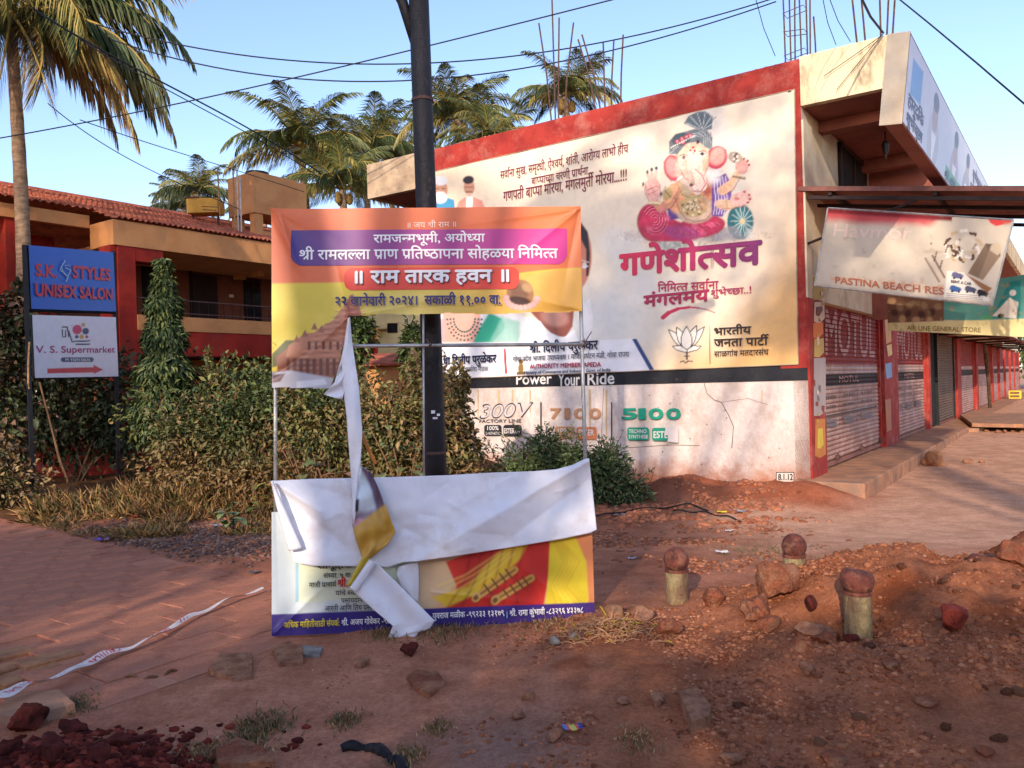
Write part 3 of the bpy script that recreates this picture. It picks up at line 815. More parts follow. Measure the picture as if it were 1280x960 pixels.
for pts, w in ((((880, 478), (884, 492), (893, 500), (902, 503), (911, 519), (917, 533), (915, 560)), .9), (((755, 485), (753, 520), (752, 560)), .5), (((760, 560), (795, 559), (840, 556), (875, 557)), .6), (((900, 503), (935, 498), (960, 506)), .4)):
    LW.line(list(pts), w, lin(128, 106, 96))
for x, w, h in ((736, 3, 60), (757, 2.5, 75), (597, 2, 40), (622, 3, 24), (640, 2, 36), (662, 2, 30), (952, 1.5, 20)):
    LW.poly([(x, 487), (x + w, 487), (x + w * .7, 487 + h), (x + w * .3, 487 + h * .9)], lin(206, 176, 138))
for k in range(46):
    x = rng.uniform(790, 1005); y = rng.uniform(490, 612); r = rng.uniform(.3, 1.3)
    LW.poly([(x, y), (x + r, y - r * .6), (x + r * 1.6, y + r), (x + .2, y + r * 1.2)], lin(*[(140, 118, 108), (196, 170, 156), (110, 96, 92)][k % 3]))
LW.build('stain', M['print_old'], shop, 'stuff')

# ------------------------------------------------------------------ awning of tin sheet over the corner
aw = root('tin_awning', 'rusty brown corrugated tin awning fixed over the first shops', 'awning', CORN)
za = FP.hit(1000, 234)[1]
AS = Plane(CORN, NO, Z)
s1 = AS.hit(1280, 236); slope = (s1[1] - za) / s1[0]
def AW(s, t, dz=0.0): return CORN + NO * s + D1 * t + Z * (za + slope * s + dz)
tt_ = np.linspace(0.0, 2.3, 93); ss = np.linspace(-0.05, 3.4, 12)
V = np.array([AW(s, t, 0.014 * math.sin(t * 2 * math.pi / .10)) for t in tt_ for s in ss])
F = grid_faces(len(ss), len(tt_))
link('tin_sheet', mesh_np('tin_sheet', V, F, True), M['tin'], aw)
m = MB(); m.box(AW(0, 0, 0), NO + Z * slope, D1, np.cross(NO + Z * slope, D1), (-.05, 3.4), (-.035, -.004), (-.03, .03)); m.build('edge_strip', M['tin'], aw)
for s in (0.35, 1.6, 2.9):
    m = MB(); m.box(AW(s, 0, -.05), D1, NO, Z, (0, 2.3), (-.02, .02), (-.03, .022)); m.build('purlin', M['steel'], aw)
for t_ in (0.06, 0.75, 1.5, 2.25):
    m = MB(); m.box(AW(0, t_, -.1), NO + Z * slope, D1, Z, (-.05, 3.3), (-.02, .02), (-.03, .018)); m.build('rafter', M['steel'], aw)
m = MB().tube([AW(0.0, 0.06, -.75), AW(1.4, .06, -.12)], .02, 6); m.build('strut', M['steel'], aw)
# second lean-to roof further along, seen as a dark red edge
aw2 = root('tin_awning', 'farther low tin roof over the shop row, beyond the general store sign', 'awning', CORN + D1 * 8)
V = []
tt2 = np.linspace(9.5, 34, 80)
for t in tt2:
    for s in (0.0, 1.3): V.append(CORN + NO * s + D1 * t + Z * (2.75 - .22 * s + .02 * math.sin(t * 9)))
link('tin_sheet', mesh_np('tin_sheet', np.array(V), grid_faces(2, 80), True), M['tin'], aw2)
m = MB()
for t in np.arange(9.6, 34, 3): m.box(CORN + D1 * t, NO, D1, Z, (0, 1.25), (-.03, .03), (2.38, 2.44))
m.each('rafter', M['steel'], aw2)

# ------------------------------------------------------------------ the fallen ice cream sign and the general store sign
def board(pl, pts, thick, name, label, cat, frame_mat, group=None):
    P = [pl.hit(*p) for p in pts]
    base = pl.P(*P[3])
    t = root(name, label, cat, base, group)
    m = MB(); V = [pl.P(p[0], p[1], 0) for p in P] + [pl.P(p[0], p[1], -thick) for p in P]
    m.add(V, [[0, 1, 2, 3], [7, 6, 5, 4], [0, 4, 5, 1], [1, 5, 6, 2], [2, 6, 7, 3], [3, 7, 4, 0]])
    m.build('box', frame_mat, t)
    return t
def painted_sheet(pl, quad, nu, nv, fn, name, parent, mat_, off=0.003, disp=None, keep=None):
    A, B = quad_grid(pl, *quad, nu, nv)
    P = pl.P(A, B, off)
    if disp is not None: P = pl.P(A, B, off + disp(A, B))
    px = proj(pl.P(A, B, off))
    C_ = fn(px[..., 0], px[..., 1])
    k = None
    if keep is not None:
        mid = (px[1:, 1:] + px[:-1, :-1]) / 2; k = keep(mid[..., 0], mid[..., 1])
    F = grid_faces(nu, nv, k); V = P.reshape(-1, 3); C_ = C_.reshape(-1, 3)
    V, F, C_ = compact(V, F, C_)
    return link(name, mesh_np(name, V, F, True, C_), mat_, parent)

GP = Plane(CORN + D1 * 2.0, NO, Z)
gq = [(1109, 371), (1282, 343), (1283, 421.5), (1110, 413)]
gs = board(GP, gq, .08, 'sign_board', 'torn cream and teal general store sign behind the fallen sign', 'sign', M['steel'], 'shop signs under the awning')
def gfn(x, y):
    p = Paint(x, y, lin(222, 206, 160))
    p.poly([(1179, 340), (1290, 335), (1290, 402), (1179, 400)], lin(90, 156, 142)); p.poly([(1262, 352), (1276, 350), (1276, 395), (1240, 398)], lin(40, 140, 136))
    p.poly([(1108, 365), (1180, 365), (1180, 401), (1108, 404)], lin(120, 84, 62))
    for q in range(12): p.ell(1115 + (q * 37 % 64), 376 + (q * 17 % 26), 5, 4, q * 30, lin(*[(190, 150, 110), (80, 50, 40), (150, 120, 90)][q % 3]), .4)
    p.poly([(1240, 395), (1262, 372), (1273, 378), (1270, 398)], lin(236, 226, 206)); p.ell(1266, 366, 4, 4, 0, lin(236, 230, 220))
    p.ell(1233, 397, 8, 3, 0, lin(90, 170, 120)); p.ell(1251, 395, 4, 3, 0, lin(40, 60, 56))
    p.poly([(1108, 404), (1290, 398), (1290, 425), (1108, 420)], lin(226, 210, 150)); 
    n = fbm(x / 7, y / 7, 4, 5); p.m(sstep(0.12, .25, n) * .5, lin(170, 146, 100)); return p.c
painted_sheet(GP, gq, 170, 80, gfn, 'printed_face', gs, M['print_old'])
LG = Layer(GP, None, .006); LG.text('AIR LINE GENERAL STORE', 1134, 412.5, 1226, 415.5, 5.5, lin(140, 120, 70), bold=.05); LG.build('lettering', M['print_old'], gs)

HP = Plane(CORN - D1 * 0.22, NO * 1.0 + D1 * 0.0, Z + D1 * -.06)
hq = [(1035, 260), (1267, 275), (1240, 382), (1018.7, 357)]
hv = board(HP, hq, .14, 'sign_board', 'large tilted ice cream sign with faded red top hanging loose under the tin awning', 'sign', M['steel'], 'shop signs under the awning')
def hx(cx_, cy_): return (980 + cx_ / 4.267, 220 + cy_ / 4.267)
def hfn(x, y):
    p = Paint(x, y, lin(206, 192, 170)); n = fbm(x / 30, y / 18, 4, 8)
    p.m((1 - sstep(1050, 1120, x)) * .35, lin(190, 178, 160))
    redb = (1 - sstep(270, 284 - .0 * x, y - (x - 1035) * .03 + 9 * n)) 
    p.m(redb * (1 - sstep(1168, 1182, x + (y - 270) * .8)), lin(188, 76, 78))
    p.m((1 - sstep(266, 270.5, y - (x - 1035) * .0645 + 2)) * (x < 1190), lin(120, 24, 34))
    p.poly([hx(1080, 215), hx(1225, 225), hx(1210, 250), hx(1130, 268), hx(1100, 250)], lin(214, 66, 64), 1)
    # nuts wreath
    for k in range(70):
        a = k * 2.4; r = 15 + 6 * math.sin(k * 5.1); cx_, cy_ = 1204.5, 309; s_ = 2.4
        col = [(236, 226, 206), (92, 62, 46), (200, 170, 130)][k % 3]
        p.ell(cx_ + r * math.cos(a) * 1.1, cy_ + r * math.sin(a), s_, s_ * .7, k * 40, lin(*col), .3)
    p.ell(1209, 304, 10, 9, 0, lin(222, 208, 180), .3)
    for k in range(30): p.ell(1193 + 10 * math.cos(k * 1.7), 314 + 7 * math.sin(k * 2.3), 2.2, 1.6, k * 50, lin(*[(240, 232, 216), (86, 58, 44)][k % 2]), .3)
    p.poly([hx(980, 520), hx(1075, 360), hx(1150, 430), hx(1060, 555)], lin(132, 108, 84), .8); p.poly([hx(1075, 360), hx(1150, 365), hx(1155, 430), hx(1100, 420)], lin(112, 90, 70), .8)
    p.ell(*hx(1128, 392), 7, 9, 20, lin(206, 186, 156), .2); p.poly([hx(1095, 395), hx(1150, 430), hx(1060, 555), hx(1040, 540)], lin(150, 126, 100), .8)
    p.line([hx(755, 440), hx(828, 562)], 2.6, lin(128, 100, 80)); p.line([hx(792, 425), hx(856, 540)], 2.6, lin(140, 110, 88))
    p.line([hx(757, 440), hx(829, 560)], 1.0, lin(190, 160, 130))
    for k in range(14): p.ell(*hx(785 + (k * 29) % 90, 360 + (k * 47) % 130), 1.2, 1.2, 0, lin(110, 84, 66), .3)
    # poster of hire cars
    p.poly([hx(870, 505), hx(960, 515), hx(1100, 590), hx(1095, 668), hx(855, 650)], lin(232, 224, 208), .6)
    for (a, b, cc) in ((925, 532, (96, 96, 130)), (915, 603, (60, 96, 150)), (995, 606, (70, 76, 96)), (1060, 625, (40, 40, 44))):
        p.ell(*hx(a, b), 7.5, 3.4, 5, lin(*cc), .2); p.ell(*hx(a - 12, b - 10), 4, 2.5, 5, lin(*cc), .2)
        p.ell(*hx(a - 18, b + 12), 1.5, 1.5, 0, lin(30, 30, 30)); p.ell(*hx(a + 18, b + 14), 1.5, 1.5, 0, lin(30, 30, 30))
    p.poly([hx(965, 520), hx(1110, 598), hx(1085, 625), hx(1040, 590)], lin(150, 104, 66), .8)
    # rusty band behind the shop name
    q = sstep(.0, .2, fbm(x / 5, y / 3, 3, 44) + .12)
    bl = 343 + (x - 1039) * .083
    p.m(np.exp(-((y - bl - 4.5) / 4) ** 2) * q * ((x > 1038) & (x < 1180)) * .7, lin(206, 150, 110))
    p.m(sstep(.16, .3, fbm(x / 12, y / 9, 4, 3)) * .4, lin(160, 140, 116)); p.m(sstep(6, 0, np.abs(y - (357 + (x - 1018) * .113)) * 1.0) * .4, lin(140, 110, 80))
    return p.c
painted_sheet(HP, hq, 240, 110, hfn, 'printed_face', hv, M['print_old'])
LH = Layer(HP, None, .006)
LH.text('Havmor', hx(262, 0)[0], 295.5, 1139, 299.5, 16, lin(222, 196, 184), bold=.03, slant=.12)
LH.text('PASTINA BEACH RES', hx(275, 0)[0], 354, hx(852, 0)[0], 368.5, 8, lin(176, 108, 82), bold=.10)
LH.text('RENT A CAR', hx(893, 0)[0], 353.2, hx(1000, 0)[0], 356.5, 3.4, lin(50, 50, 56), bold=.06)
for k, yy in enumerate((626, 636, 645)): LH.line([hx(865, yy), hx(1060, yy + 14)], .45, lin(120, 110, 104))
LH.build('lettering', M['print_old'], hv)
m = MB()
for (a, b) in ((hq[0], hq[1]), (hq[1], hq[2]), (hq[2], hq[3]), (hq[3], hq[0])):
    m.tube([HP.P(*HP.hit(*a), .002), HP.P(*HP.hit(*b), .002)], .012, 4)
m.each('rim', M['galv'], hv)
# torn cloth and wire hanging by the sign
t = root('hanging_rag', 'tangled pale rags and wire hanging at the right end of the tin awning', 'rag', AW(2.75, .2, -.1))
for k in range(9):
    p0 = AW(2.72 + rng.uniform(-.08, .2), .1 + rng.uniform(0, .3), -.15); pts = [p0 + Z * (-.16 * j) + np.array([rng.normal() * .03, rng.normal() * .03, 0]) for j in range(int(rng.integers(3, 8)))]
    MB().tube(pts, [.028 if k < 4 else .01] * len(pts), 5).build('strip', [M['cream'], M['redwall'], M['rope']][k % 3], t)

# ------------------------------------------------------------------ billboard along the balcony edge
bo = Plane(CORN + NO * (sR + .02), D1, Z + NO * 0.11)
bo.n = bo.n if bo.n @ NO > 0 else -bo.n
bq = [(1137.5, 39), (1213, 190), (1193, 234), (1127.5, 154)]
_P = [bo.hit(*p) for p in bq]
a0b = (_P[0][0] + _P[3][0]) / 2; a1b = a0b + 8.6; zb_lo, zb_hi = _P[3][1], _P[0][1]
bb = root('billboard', 'long white printed billboard fixed along the balcony edge above the awning', 'billboard', bo.P(a0b, zb_lo))
m = MB(); slab(m, bo, a0b + .004, a1b, zb_lo, zb_hi, -0.16, 0); m.build('box', M['soffit'], bb); m = MB(); slab(m, bo, a0b - .02, a0b, zb_lo - .01, zb_hi, -.2, 0.004); m.build('end_panel', M['cream'], bb)
def bfn(A, B):
    u = (A - a0b) / (a1b - a0b); v = (B - zb_lo) / (zb_hi - zb_lo)
    x, y = u * 700, (1 - v) * 100
    p = Paint(x, y, lin(206, 208, 216))
    p.poly([(20, 20), (70, 15), (70, 55), (20, 60)], lin(120, 160, 206)); p.m((x > 8) * (x < 90) * (y > 62) * .0, lin(255, 255, 255))
    for (cx_, hcol, bcol) in ((150, (110, 106, 110), (190, 188, 192)), (300, (96, 92, 100), (196, 168, 176)), (410, (90, 88, 98), (150, 152, 166)), (610, (130, 130, 138), (180, 182, 192))):
        p.ell(cx_, 72, 34, 34, 0, lin(*bcol), .1); p.ell(cx_, 38, 16, 22, 0, lin(176, 156, 150), .1); p.ell(cx_, 22, 17, 12, 0, lin(*hcol), .1); p.poly([(cx_ - 14, 62), (cx_ + 14, 62), (cx_ + 3, 96), (cx_ - 3, 96)], lin(236, 236, 236))
    p.poly([(240, 76), (360, 76), (360, 92), (240, 92)], lin(100, 160, 110)); return p.c
sA, sB = np.meshgrid(np.linspace(a0b + .02, a1b - .02, 420), np.linspace(zb_hi - .02, zb_lo + .02, 60))
link('printed_face', mesh_np('printed_face', bo.P(sA, sB, .003).reshape(-1, 3), grid_faces(420, 60), True, bfn(sA, sB).reshape(-1, 3)), M['print'], bb)
LB = Layer(bo, None, .006)
def btext(s_, u0, u1, v, h, col, bold=.05):
    T = shape(s_); P_ = np.array(T).reshape(-1, 2); w = np.ptp(P_[:, 0]); Hh = hd('dev' if is_dev(s_) else 'lat')
    P_ = np.stack([a0b + (u0 + (u1 - u0) * (P_[:, 0] - P_[:, 0].min()) / w) * (a1b - a0b), zb_lo + (v + h * P_[:, 1] / Hh) * (zb_hi - zb_lo)], -1)
    LB.tris(list(P_.reshape(-1, 3, 2)), col); P2 = P_ + np.array([.02, 0]); LB.tris(list(P2.reshape(-1, 3, 2)), col)
btext('हार्दिक', .02, .13, .26, .13, lin(90, 90, 120)); btext('शुभेच्छा', .02, .13, .06, .12, lin(90, 90, 120))
btext('शुभेच्छुक', .66, .82, .66, .14, lin(110, 100, 130)); btext('गणेश चतुर्थी', .64, .84, .38, .16, lin(120, 90, 130)); btext('साळगांव', .66, .82, .12, .14, lin(100, 100, 130))
btext('श`ी. दिलीप', .34, .48, .04, .1, lin(70, 70, 100)); btext('परुळेकर', .52, .64, .04, .1, lin(70, 70, 100))
LB.build('lettering', M['print'], bb)

# ------------------------------------------------------------------ big festival banner on the side wall
BQ = [(541.5, 215), (993.6, 112), (997.8, 455.3), (541.5, 474.5)]
wb_pl = Plane(CORN + WP.n * 0.02, D2, Z)
def bdisp(A, B):
    return 0.012 + 0.010 * fbm(A * 0.9 + 5, B * 0.8, 3, 61) * 2 + 0.005 * np.sin(A * 5 + B * 2 + 3 * fbm(A, B, 2, 66)) * fbm(A * .7, B * .7, 2, 67) * 2
big = root('festival_banner', 'very large cream festival banner with an elephant headed deity covering the side wall', 'banner', wb_pl.P(*wb_pl.hit(541.5, 474)))
def G2(x, y): return (720 + x / 3.765, 100 + y / 3.765)
def bigfn(x, y):
    n = fbm(x / 60, y / 60, 4, 71)
    base = np.tile(lin(232, 216, 190), x.shape + (1,))
    p = Paint(x, y, base)
    p.m(np.clip(sstep(-.02, .25, n) * .6, 0, 1), lin(218, 216, 212)); p.m(np.exp(-((x - 760) / 60) ** 2 - ((y - 400) / 50) ** 2) * .6, lin(206, 216, 222))
    g = sstep(0, 1, np.clip((x - 830) / 170 + (y - 400) / 120 + n * .8, 0, 1))
    p.m(g * .95, lin(228, 178, 108)); p.m(sstep(935, 1000, x) * sstep(180, 400, y) * .7, lin(228, 176, 106))
    p.m((1 - sstep(545, 640, x)) * (1 - sstep(240, 330, y)) * .5, lin(238, 214, 176))
    # two small portraits, top left
    sk = lin(206, 150, 118)
    p.poly([(540, 262), (541, 252), (556, 246), (568, 250), (571, 275), (540, 275)], lin(70, 150, 190), 1)
    p.ell(551, 238, 9, 13, 0, sk, .12); p.ell(551, 226, 9, 6, 0, lin(232, 232, 230), .2); p.ell(551, 247, 8.5, 7.5, 0, lin(240, 238, 234), .2)
    p.line([(546, 236), (549, 236)], .9, lin(50, 40, 40)); p.line([(553, 236), (557, 236)], .9, lin(50, 40, 40)); p.line([(547, 243), (556, 243)], 1.6, lin(236, 232, 228))
    p.poly([(570, 262), (574, 252), (583, 246), (592, 246), (603, 251), (608, 262), (608, 275), (570, 275)], lin(226, 150, 130), 1)
    p.poly([(583, 246), (592, 246), (590, 275), (583, 275)], lin(240, 232, 220), .6)
    p.ell(587, 234, 6.8, 10.5, 0, sk, .12); p.ell(586, 225, 7, 5, -8, lin(46, 36, 40), .2)
    p.line([(582, 234), (592, 234)], .7, lin(60, 40, 40)); p.line([(583, 240), (590, 240)], 1.1, lin(60, 40, 40)); p.line([(584, 242.5), (590, 242.5)], .7, lin(240, 226, 220))
    # head with glasses behind the front banner
    p.ell(716, 320, 24, 46, 0, lin(190, 120, 96), .06); p.poly([(700, 272), (722, 272), (735, 290), (738, 318), (736, 345), (733, 345), (733, 312), (726, 298), (700, 290)], lin(44, 34, 36), 1)
    p.line([(724, 324), (736, 328)], 1.2, lin(196, 190, 180)); p.line([(728, 334), (735, 333)], 1.2, lin(220, 220, 220)); p.ell(731, 332, 3, 4, 0, lin(226, 226, 226), .2, .6)
    p.poly([(729, 380), (738, 373), (742, 400), (738, 425), (728, 425)], lin(236, 232, 230), 1)
    # woman in a green sari with a bead necklace and man in a white shirt, seen through the gap
    p.poly([(541, 372), (585, 368), (640, 392), (700, 404), (724, 428), (541, 428)], lin(232, 230, 228), 2)
    p.poly([(553, 374), (600, 374), (601, 402), (598, 428), (556, 428)], lin(226, 170, 150), 1.5)
    p.poly([(612, 391), (628, 398), (632, 410), (616, 428), (592, 428), (600, 410)], lin(60, 176, 140), 1.5)
    p.poly([(628, 396), (650, 402), (650, 428), (612, 428)], lin(150, 206, 186), 2.5, .8)
    p.poly([(541, 400), (556, 398), (557, 428), (541, 428)], lin(226, 170, 176), 1.5)
    for r in (13, 17, 21):
        pts = [(581 + r * 1.02 * math.cos(a), 398 + r * 1.3 * math.sin(a)) for a in np.linspace(0.05, math.pi - .05, 15)]
        for q in pts: p.ell(q[0], q[1], 1.35, 1.35, 0, lin(30, 92, 88), .3)
    p.poly([(662, 388), (718, 386), (716, 408), (708, 421), (694, 421), (680, 408)], lin(150, 84, 68), 1.2); p.ell(694, 396, 17, 12, 10, lin(196, 140, 124), .3); p.poly([(660, 396), (676, 402), (684, 414), (704, 423), (718, 412), (724, 428), (648, 428)], lin(236, 236, 238), 1.2)
    # name strip
    p.poly([(541, 429), (728, 427), (792, 423), (817, 464), (541, 475)], lin(236, 234, 236), .5)
    p.poly([(790.5, 424), (796, 423.5), (818.5, 463), (812.5, 463)], lin(40, 66, 120), .5)
    p.line([(631.5, 437), (633, 466)], 2.6, lin(196, 50, 44), .3)
    p.ell(651.5, 452, 3, 3.4, 0, lin(120, 90, 40), .2); p.poly([(649, 455), (654, 455), (655, 461), (654, 467), (649, 467), (648, 461)], lin(150, 116, 60), .4); p.poly([(646.5, 465), (656.5, 465), (656.5, 468.5), (646.5, 468.5)], lin(120, 90, 40), .3)
    # swash under the greeting
    p.line([(829, 397), (836, 391), (848, 386), (862, 384), (874, 385)], 5.5, lin(196, 40, 76), .5, taper=2.2); p.line([(872, 385), (884, 387), (894, 391)], 1.4, lin(150, 70, 100), .4)
    # lotus emblem
    dk_ = lin(46, 36, 34); wh = lin(238, 230, 216)
    def petal(cx_, cy_, tx_, ty_, w, fw):
        L_ = []; R_ = []
        for q in np.linspace(0, 1, 9):
            bx, by = cx_ + (tx_ - cx_) * q, cy_ + (ty_ - cy_) * q; ww = w * math.sin(math.pi * (q ** .8)) ** .9
            dx, dy = (tx_ - cx_), (ty_ - cy_); l_ = math.hypot(dx, dy); L_.append((bx - dy / l_ * ww, by + dx / l_ * ww)); R_.append((bx + dy / l_ * ww, by - dx / l_ * ww))
        pts = L_ + R_[::-1]; p.poly(pts, wh, .5); p.line(pts + [pts[0]], 1.15, dk_, .35)
    for t_ in ((859, 436, 836, 412, 5), (859, 436, 881, 408.5, 5), (859, 436, 846, 409, 5.5), (859, 436, 871, 407, 5.5), (858.5, 439, 858.5, 408, 7)): petal(*t_, 1)
    for s_ in (-1, 1):
        pts = [(859, 437), (859 + s_ * 8, 432), (859 + s_ * 18, 433), (859 + s_ * 13, 437.5), (859, 441)]
        p.poly(pts, wh, .5); p.line(pts + [pts[0]], 1.1, dk_, .35)
    p.line([(859, 440), (859, 449)], 1.8, dk_, .3); p.line([(851, 452.5), (855, 451), (857, 454), (861, 451), (866, 452)], 1.3, dk_, .3); p.line([(856, 445), (862, 445)], 1.2, dk_, .3)
    p.line([(887, 406), (888, 455)], .8, lin(90, 70, 60), .3)
    before = p.c.copy(); deity(p)
    fm = (np.abs(p.c - before).sum(-1) > .02) * 1.0
    tex = 1 + .55 * fbm(x / 2.2, y / 2.2, 3, 101) + .45 * fbm(x / 7, y / 6, 3, 102)
    p.c = p.c * (1 - fm[..., None]) + np.clip(p.c * tex[..., None] * np.array([.96, .93, .92]), 0, 1) * fm[..., None]
    return p.c
def deity(p):
    x, y = p.x, p.y
    def E(cx_, cy_, rx, ry, ang_, col, soft=.12, op=1., shade=0.): p.ell(*G2(cx_, cy_), rx / 3.765, ry / 3.765, ang_, lin(*col), soft, op, shade)
    def P_(pts, col, soft=.6, op=1.): p.poly([G2(*q) for q in pts], lin(*col), soft, op)
    def Ln(pts, w, col, op=1., taper=None, soft=.35): p.line([G2(*q) for q in pts], w / 3.765, lin(*col), soft, op, None if taper is None else taper / 3.765)
    skin = (242, 208, 178); skd = (216, 150, 112); pink = (232, 150, 140)
    # soft grey shadow and flower ground
    E(560, 735, 250, 30, 0, (170, 160, 160), .6, .7)
    E(470, 780, 90, 26, 0, (206, 206, 196), .3, .8); 
    for k in range(12): E(420 + k * 18, 775 + (k % 3) * 8, 7, 18, k * 40, (150, 160, 140), .3, .6)
    # cushion
    E(775, 668, 62, 82, 0, (30, 104, 112), .06); E(790, 668, 40, 60, 0, (60, 140, 140), .3, .6)
    for k in range(14):
        a = k * math.pi / 7; Ln([(785, 665), (785 + 52 * math.cos(a), 665 + 70 * math.sin(a))], 5, (206, 220, 210), .8)
    E(785, 665, 13, 14, 0, (226, 206, 150), .2); P_([(800, 700), (835, 700), (835, 750), (800, 745)], (206, 210, 200), 1., .7)
    P_([(650, 690), (760, 690), (800, 748), (640, 760)], (150, 150, 156), 2., .7)
    # seated legs in a crimson dhoti
    E(365, 672, 76, 92, -8, (206, 44, 84), .06, shade=.3); P_([(380, 600), (470, 660), (560, 700), (500, 760), (400, 760), (330, 730)], (200, 44, 84), 1.2)
    E(590, 690, 115, 52, -8, (212, 52, 92), .06, shade=.3); E(500, 720, 90, 34, 8, (176, 60, 120), .2)
    for r in (70, 55, 40, 26, 12):
        pts = [G2(370 + r * .85 * math.cos(a), 655 + r * math.sin(a)) for a in np.linspace(-2.6, 2.2, 16)]
        p.line(pts, 1.0, lin(150, 24, 60), .4, .8); pts = [(q[0] + 1.1, q[1] + .8) for q in pts]; p.line(pts, .6, lin(246, 150, 170), .4, .8)
    for k in range(7): Ln([(440 + k * 22, 668 + k * 3), (480 + k * 30, 700), (470 + k * 34, 740)], 3.5, (140, 24, 60), .6); Ln([(520 + k * 24, 690 - k * 3), (560 + k * 20, 720 - k * 6)], 3, (246, 150, 170), .6)
    # body
    P_([(430, 600), (480, 600), (500, 650), (440, 660)], (92, 60, 130), 1.)
    E(560, 545, 120, 90, 0, (230, 160, 110), .08); E(560, 610, 92, 66, 0, skin, .1, shade=.3); E(480, 560, 40, 66, 10, (236, 170, 120), .2)
    P_([(640, 470), (705, 440), (735, 490), (730, 590), (690, 645), (640, 640)], (112, 70, 150), 1.)
    for k in range(5): Ln([(650 + k * 14, 470 - k * 4), (658 + k * 14, 560), (650 + k * 12, 632)], 5, (226, 216, 236), .9)
    E(555, 596, 66, 50, -8, (206, 176, 116), .1)
    for k in range(26): E(555 + 52 * math.cos(k * 2.4) * ((k % 5) / 5 + .2), 596 + 40 * math.sin(k * 2.4) * ((k % 5) / 5 + .2), 8, 5, k * 30, [(120, 92, 60), (240, 226, 190)][k % 2], .3, .9)
    E(520, 490, 34, 56, -18, (206, 186, 150), .2, .9); Ln([(488, 500), (500, 540), (540, 555), (590, 545)], 12, (210, 190, 130)); Ln([(488, 500), (500, 540), (540, 555), (590, 545)], 3, (110, 84, 50))
    E(620, 500, 22, 44, 0, (196, 84, 70), .3, .8); E(648, 450, 34, 46, 20, (246, 240, 232), .5, .8)
    # arms
    Ln([(470, 520), (440, 580), (400, 602), (370, 575)], 52, skd, taper=34); Ln([(460, 510), (430, 560)], 42, (240, 180, 130), taper=40); E(432, 536, 20, 30, 20, (196, 170, 110), .2); Ln([(418, 520), (448, 552)], 4, (90, 66, 44))
    Ln([(345, 578), (396, 580)], 15, (226, 206, 160)); Ln([(345, 586), (396, 588)], 3, (120, 90, 60))
    E(362, 515, 36, 56, 0, (240, 184, 170), .1, shade=.12)
    for (ax, ay, bx, by) in ((338, 490, 318, 498), (346, 468, 338, 442), (360, 462, 358, 430), (374, 466, 380, 424), (386, 520, 402, 545)): Ln([(ax, ay), (bx, by)], 14, (240, 190, 174)); E(bx, by - 8, 6, 9, 0, (70, 84, 96), .2)
    Ln([(335, 520), (380, 500)], 2.5, (190, 90, 90)); Ln([(340, 540), (384, 520)], 2.5, (190, 90, 90)); Ln([(350, 495), (372, 540)], 2, (190, 90, 90))
    Ln([(690, 520), (722, 500), (760, 440)], 44, (238, 190, 150), taper=30); Ln([(742, 455), (796, 465)], 11, (150, 128, 100)); Ln([(744, 447), (798, 456)], 4, (230, 216, 180))
    E(782, 410, 30, 34, 0, (238, 176, 160), .12, shade=.12)
    for (ax, ay, bx, by) in ((770, 400, 772, 374), (784, 395, 792, 372), (796, 400, 808, 382), (802, 412, 816, 400)): Ln([(ax, ay), (bx, by)], 12, (236, 160, 146)); E(bx, by, 5, 6, 0, (150, 40, 50), .2)
    E(752, 366, 34, 26, 20, (176, 160, 140), .1)
    for k in range(14): E(752 + 24 * math.cos(k * 2.4) * ((k % 4) / 4 + .1), 366 + 18 * math.sin(k * 2.4), 6, 5, 0, [(96, 84, 76), (226, 216, 200)][k % 2], .3)
    Ln([(680, 585), (720, 590), (760, 575)], 46, (240, 196, 160), taper=40); E(775, 562, 50, 34, -12, (244, 196, 180), .1, shade=.12); Ln([(706, 560), (716, 602)], 9, (200, 176, 130))
    for (ax, ay, bx, by) in ((770, 548, 800, 522), (790, 552, 822, 536), (796, 564, 826, 556), (790, 576, 816, 572)): Ln([(ax, ay), (bx, by)], 13, (244, 200, 184)); E(bx - 6, by + 5, 7, 5, 0, (176, 50, 60), .3)
    E(760, 560, 12, 7, 0, (196, 60, 70), .4, .7)
    # ears
    E(458, 415, 42, 62, -12, (222, 64, 84), .06); E(455, 412, 31, 48, -12, (244, 166, 158), .25)
    E(664, 366, 48, 56, 28, (222, 64, 84), .06); E(668, 360, 36, 44, 28, (244, 176, 160), .25)
    # head and trunk
    E(552, 372, 78, 92, 4, skin, .05, shade=.14); E(492, 430, 24, 44, -12, (240, 196, 172), .2); E(520, 470, 24, 26, 0, (244, 210, 190), .3)
    Ln([(556, 360), (562, 420), (582, 465), (592, 500), (572, 520), (545, 500)], 70, (246, 222, 200), taper=30)
    Ln([(562, 420), (596, 450), (610, 492), (590, 526), (556, 524), (538, 500)], 4.5, (206, 60, 76), taper=3)
    for k in range(7): Ln([(535 + k * 3, 390 + k * 16), (580 + k * 4, 388 + k * 16)], 1.8, (214, 170, 140), .7)
    E(545, 494, 10, 8, 0, (110, 60, 50), .4); Ln([(500, 440), (512, 462), (530, 470)], 4, (190, 110, 90)); Ln([(500, 455), (480, 470)], 9, (252, 246, 236))
    for (ex, ey) in ((508, 368), (597, 350)): E(ex, ey, 15, 12, -8, (252, 246, 240), .15); E(ex, ey, 8, 9, 0, (120, 80, 40), .2); E(ex, ey, 4, 5, 0, (20, 16, 16), .2); Ln([(ex - 17, ey - 10), (ex, ey - 18), (ex + 17, ey - 10)], 3.5, (70, 46, 40)); Ln([(ex - 15, ey + 2), (ex, ey - 11), (ex + 15, ey + 1)], 2.6, (50, 36, 34))
    for (ex, ey, r) in ((553, 318, 6), (540, 332, 5), (560, 334, 6), (553, 345, 4)): E(ex, ey, r, r, 0, (200, 30, 50), .2)
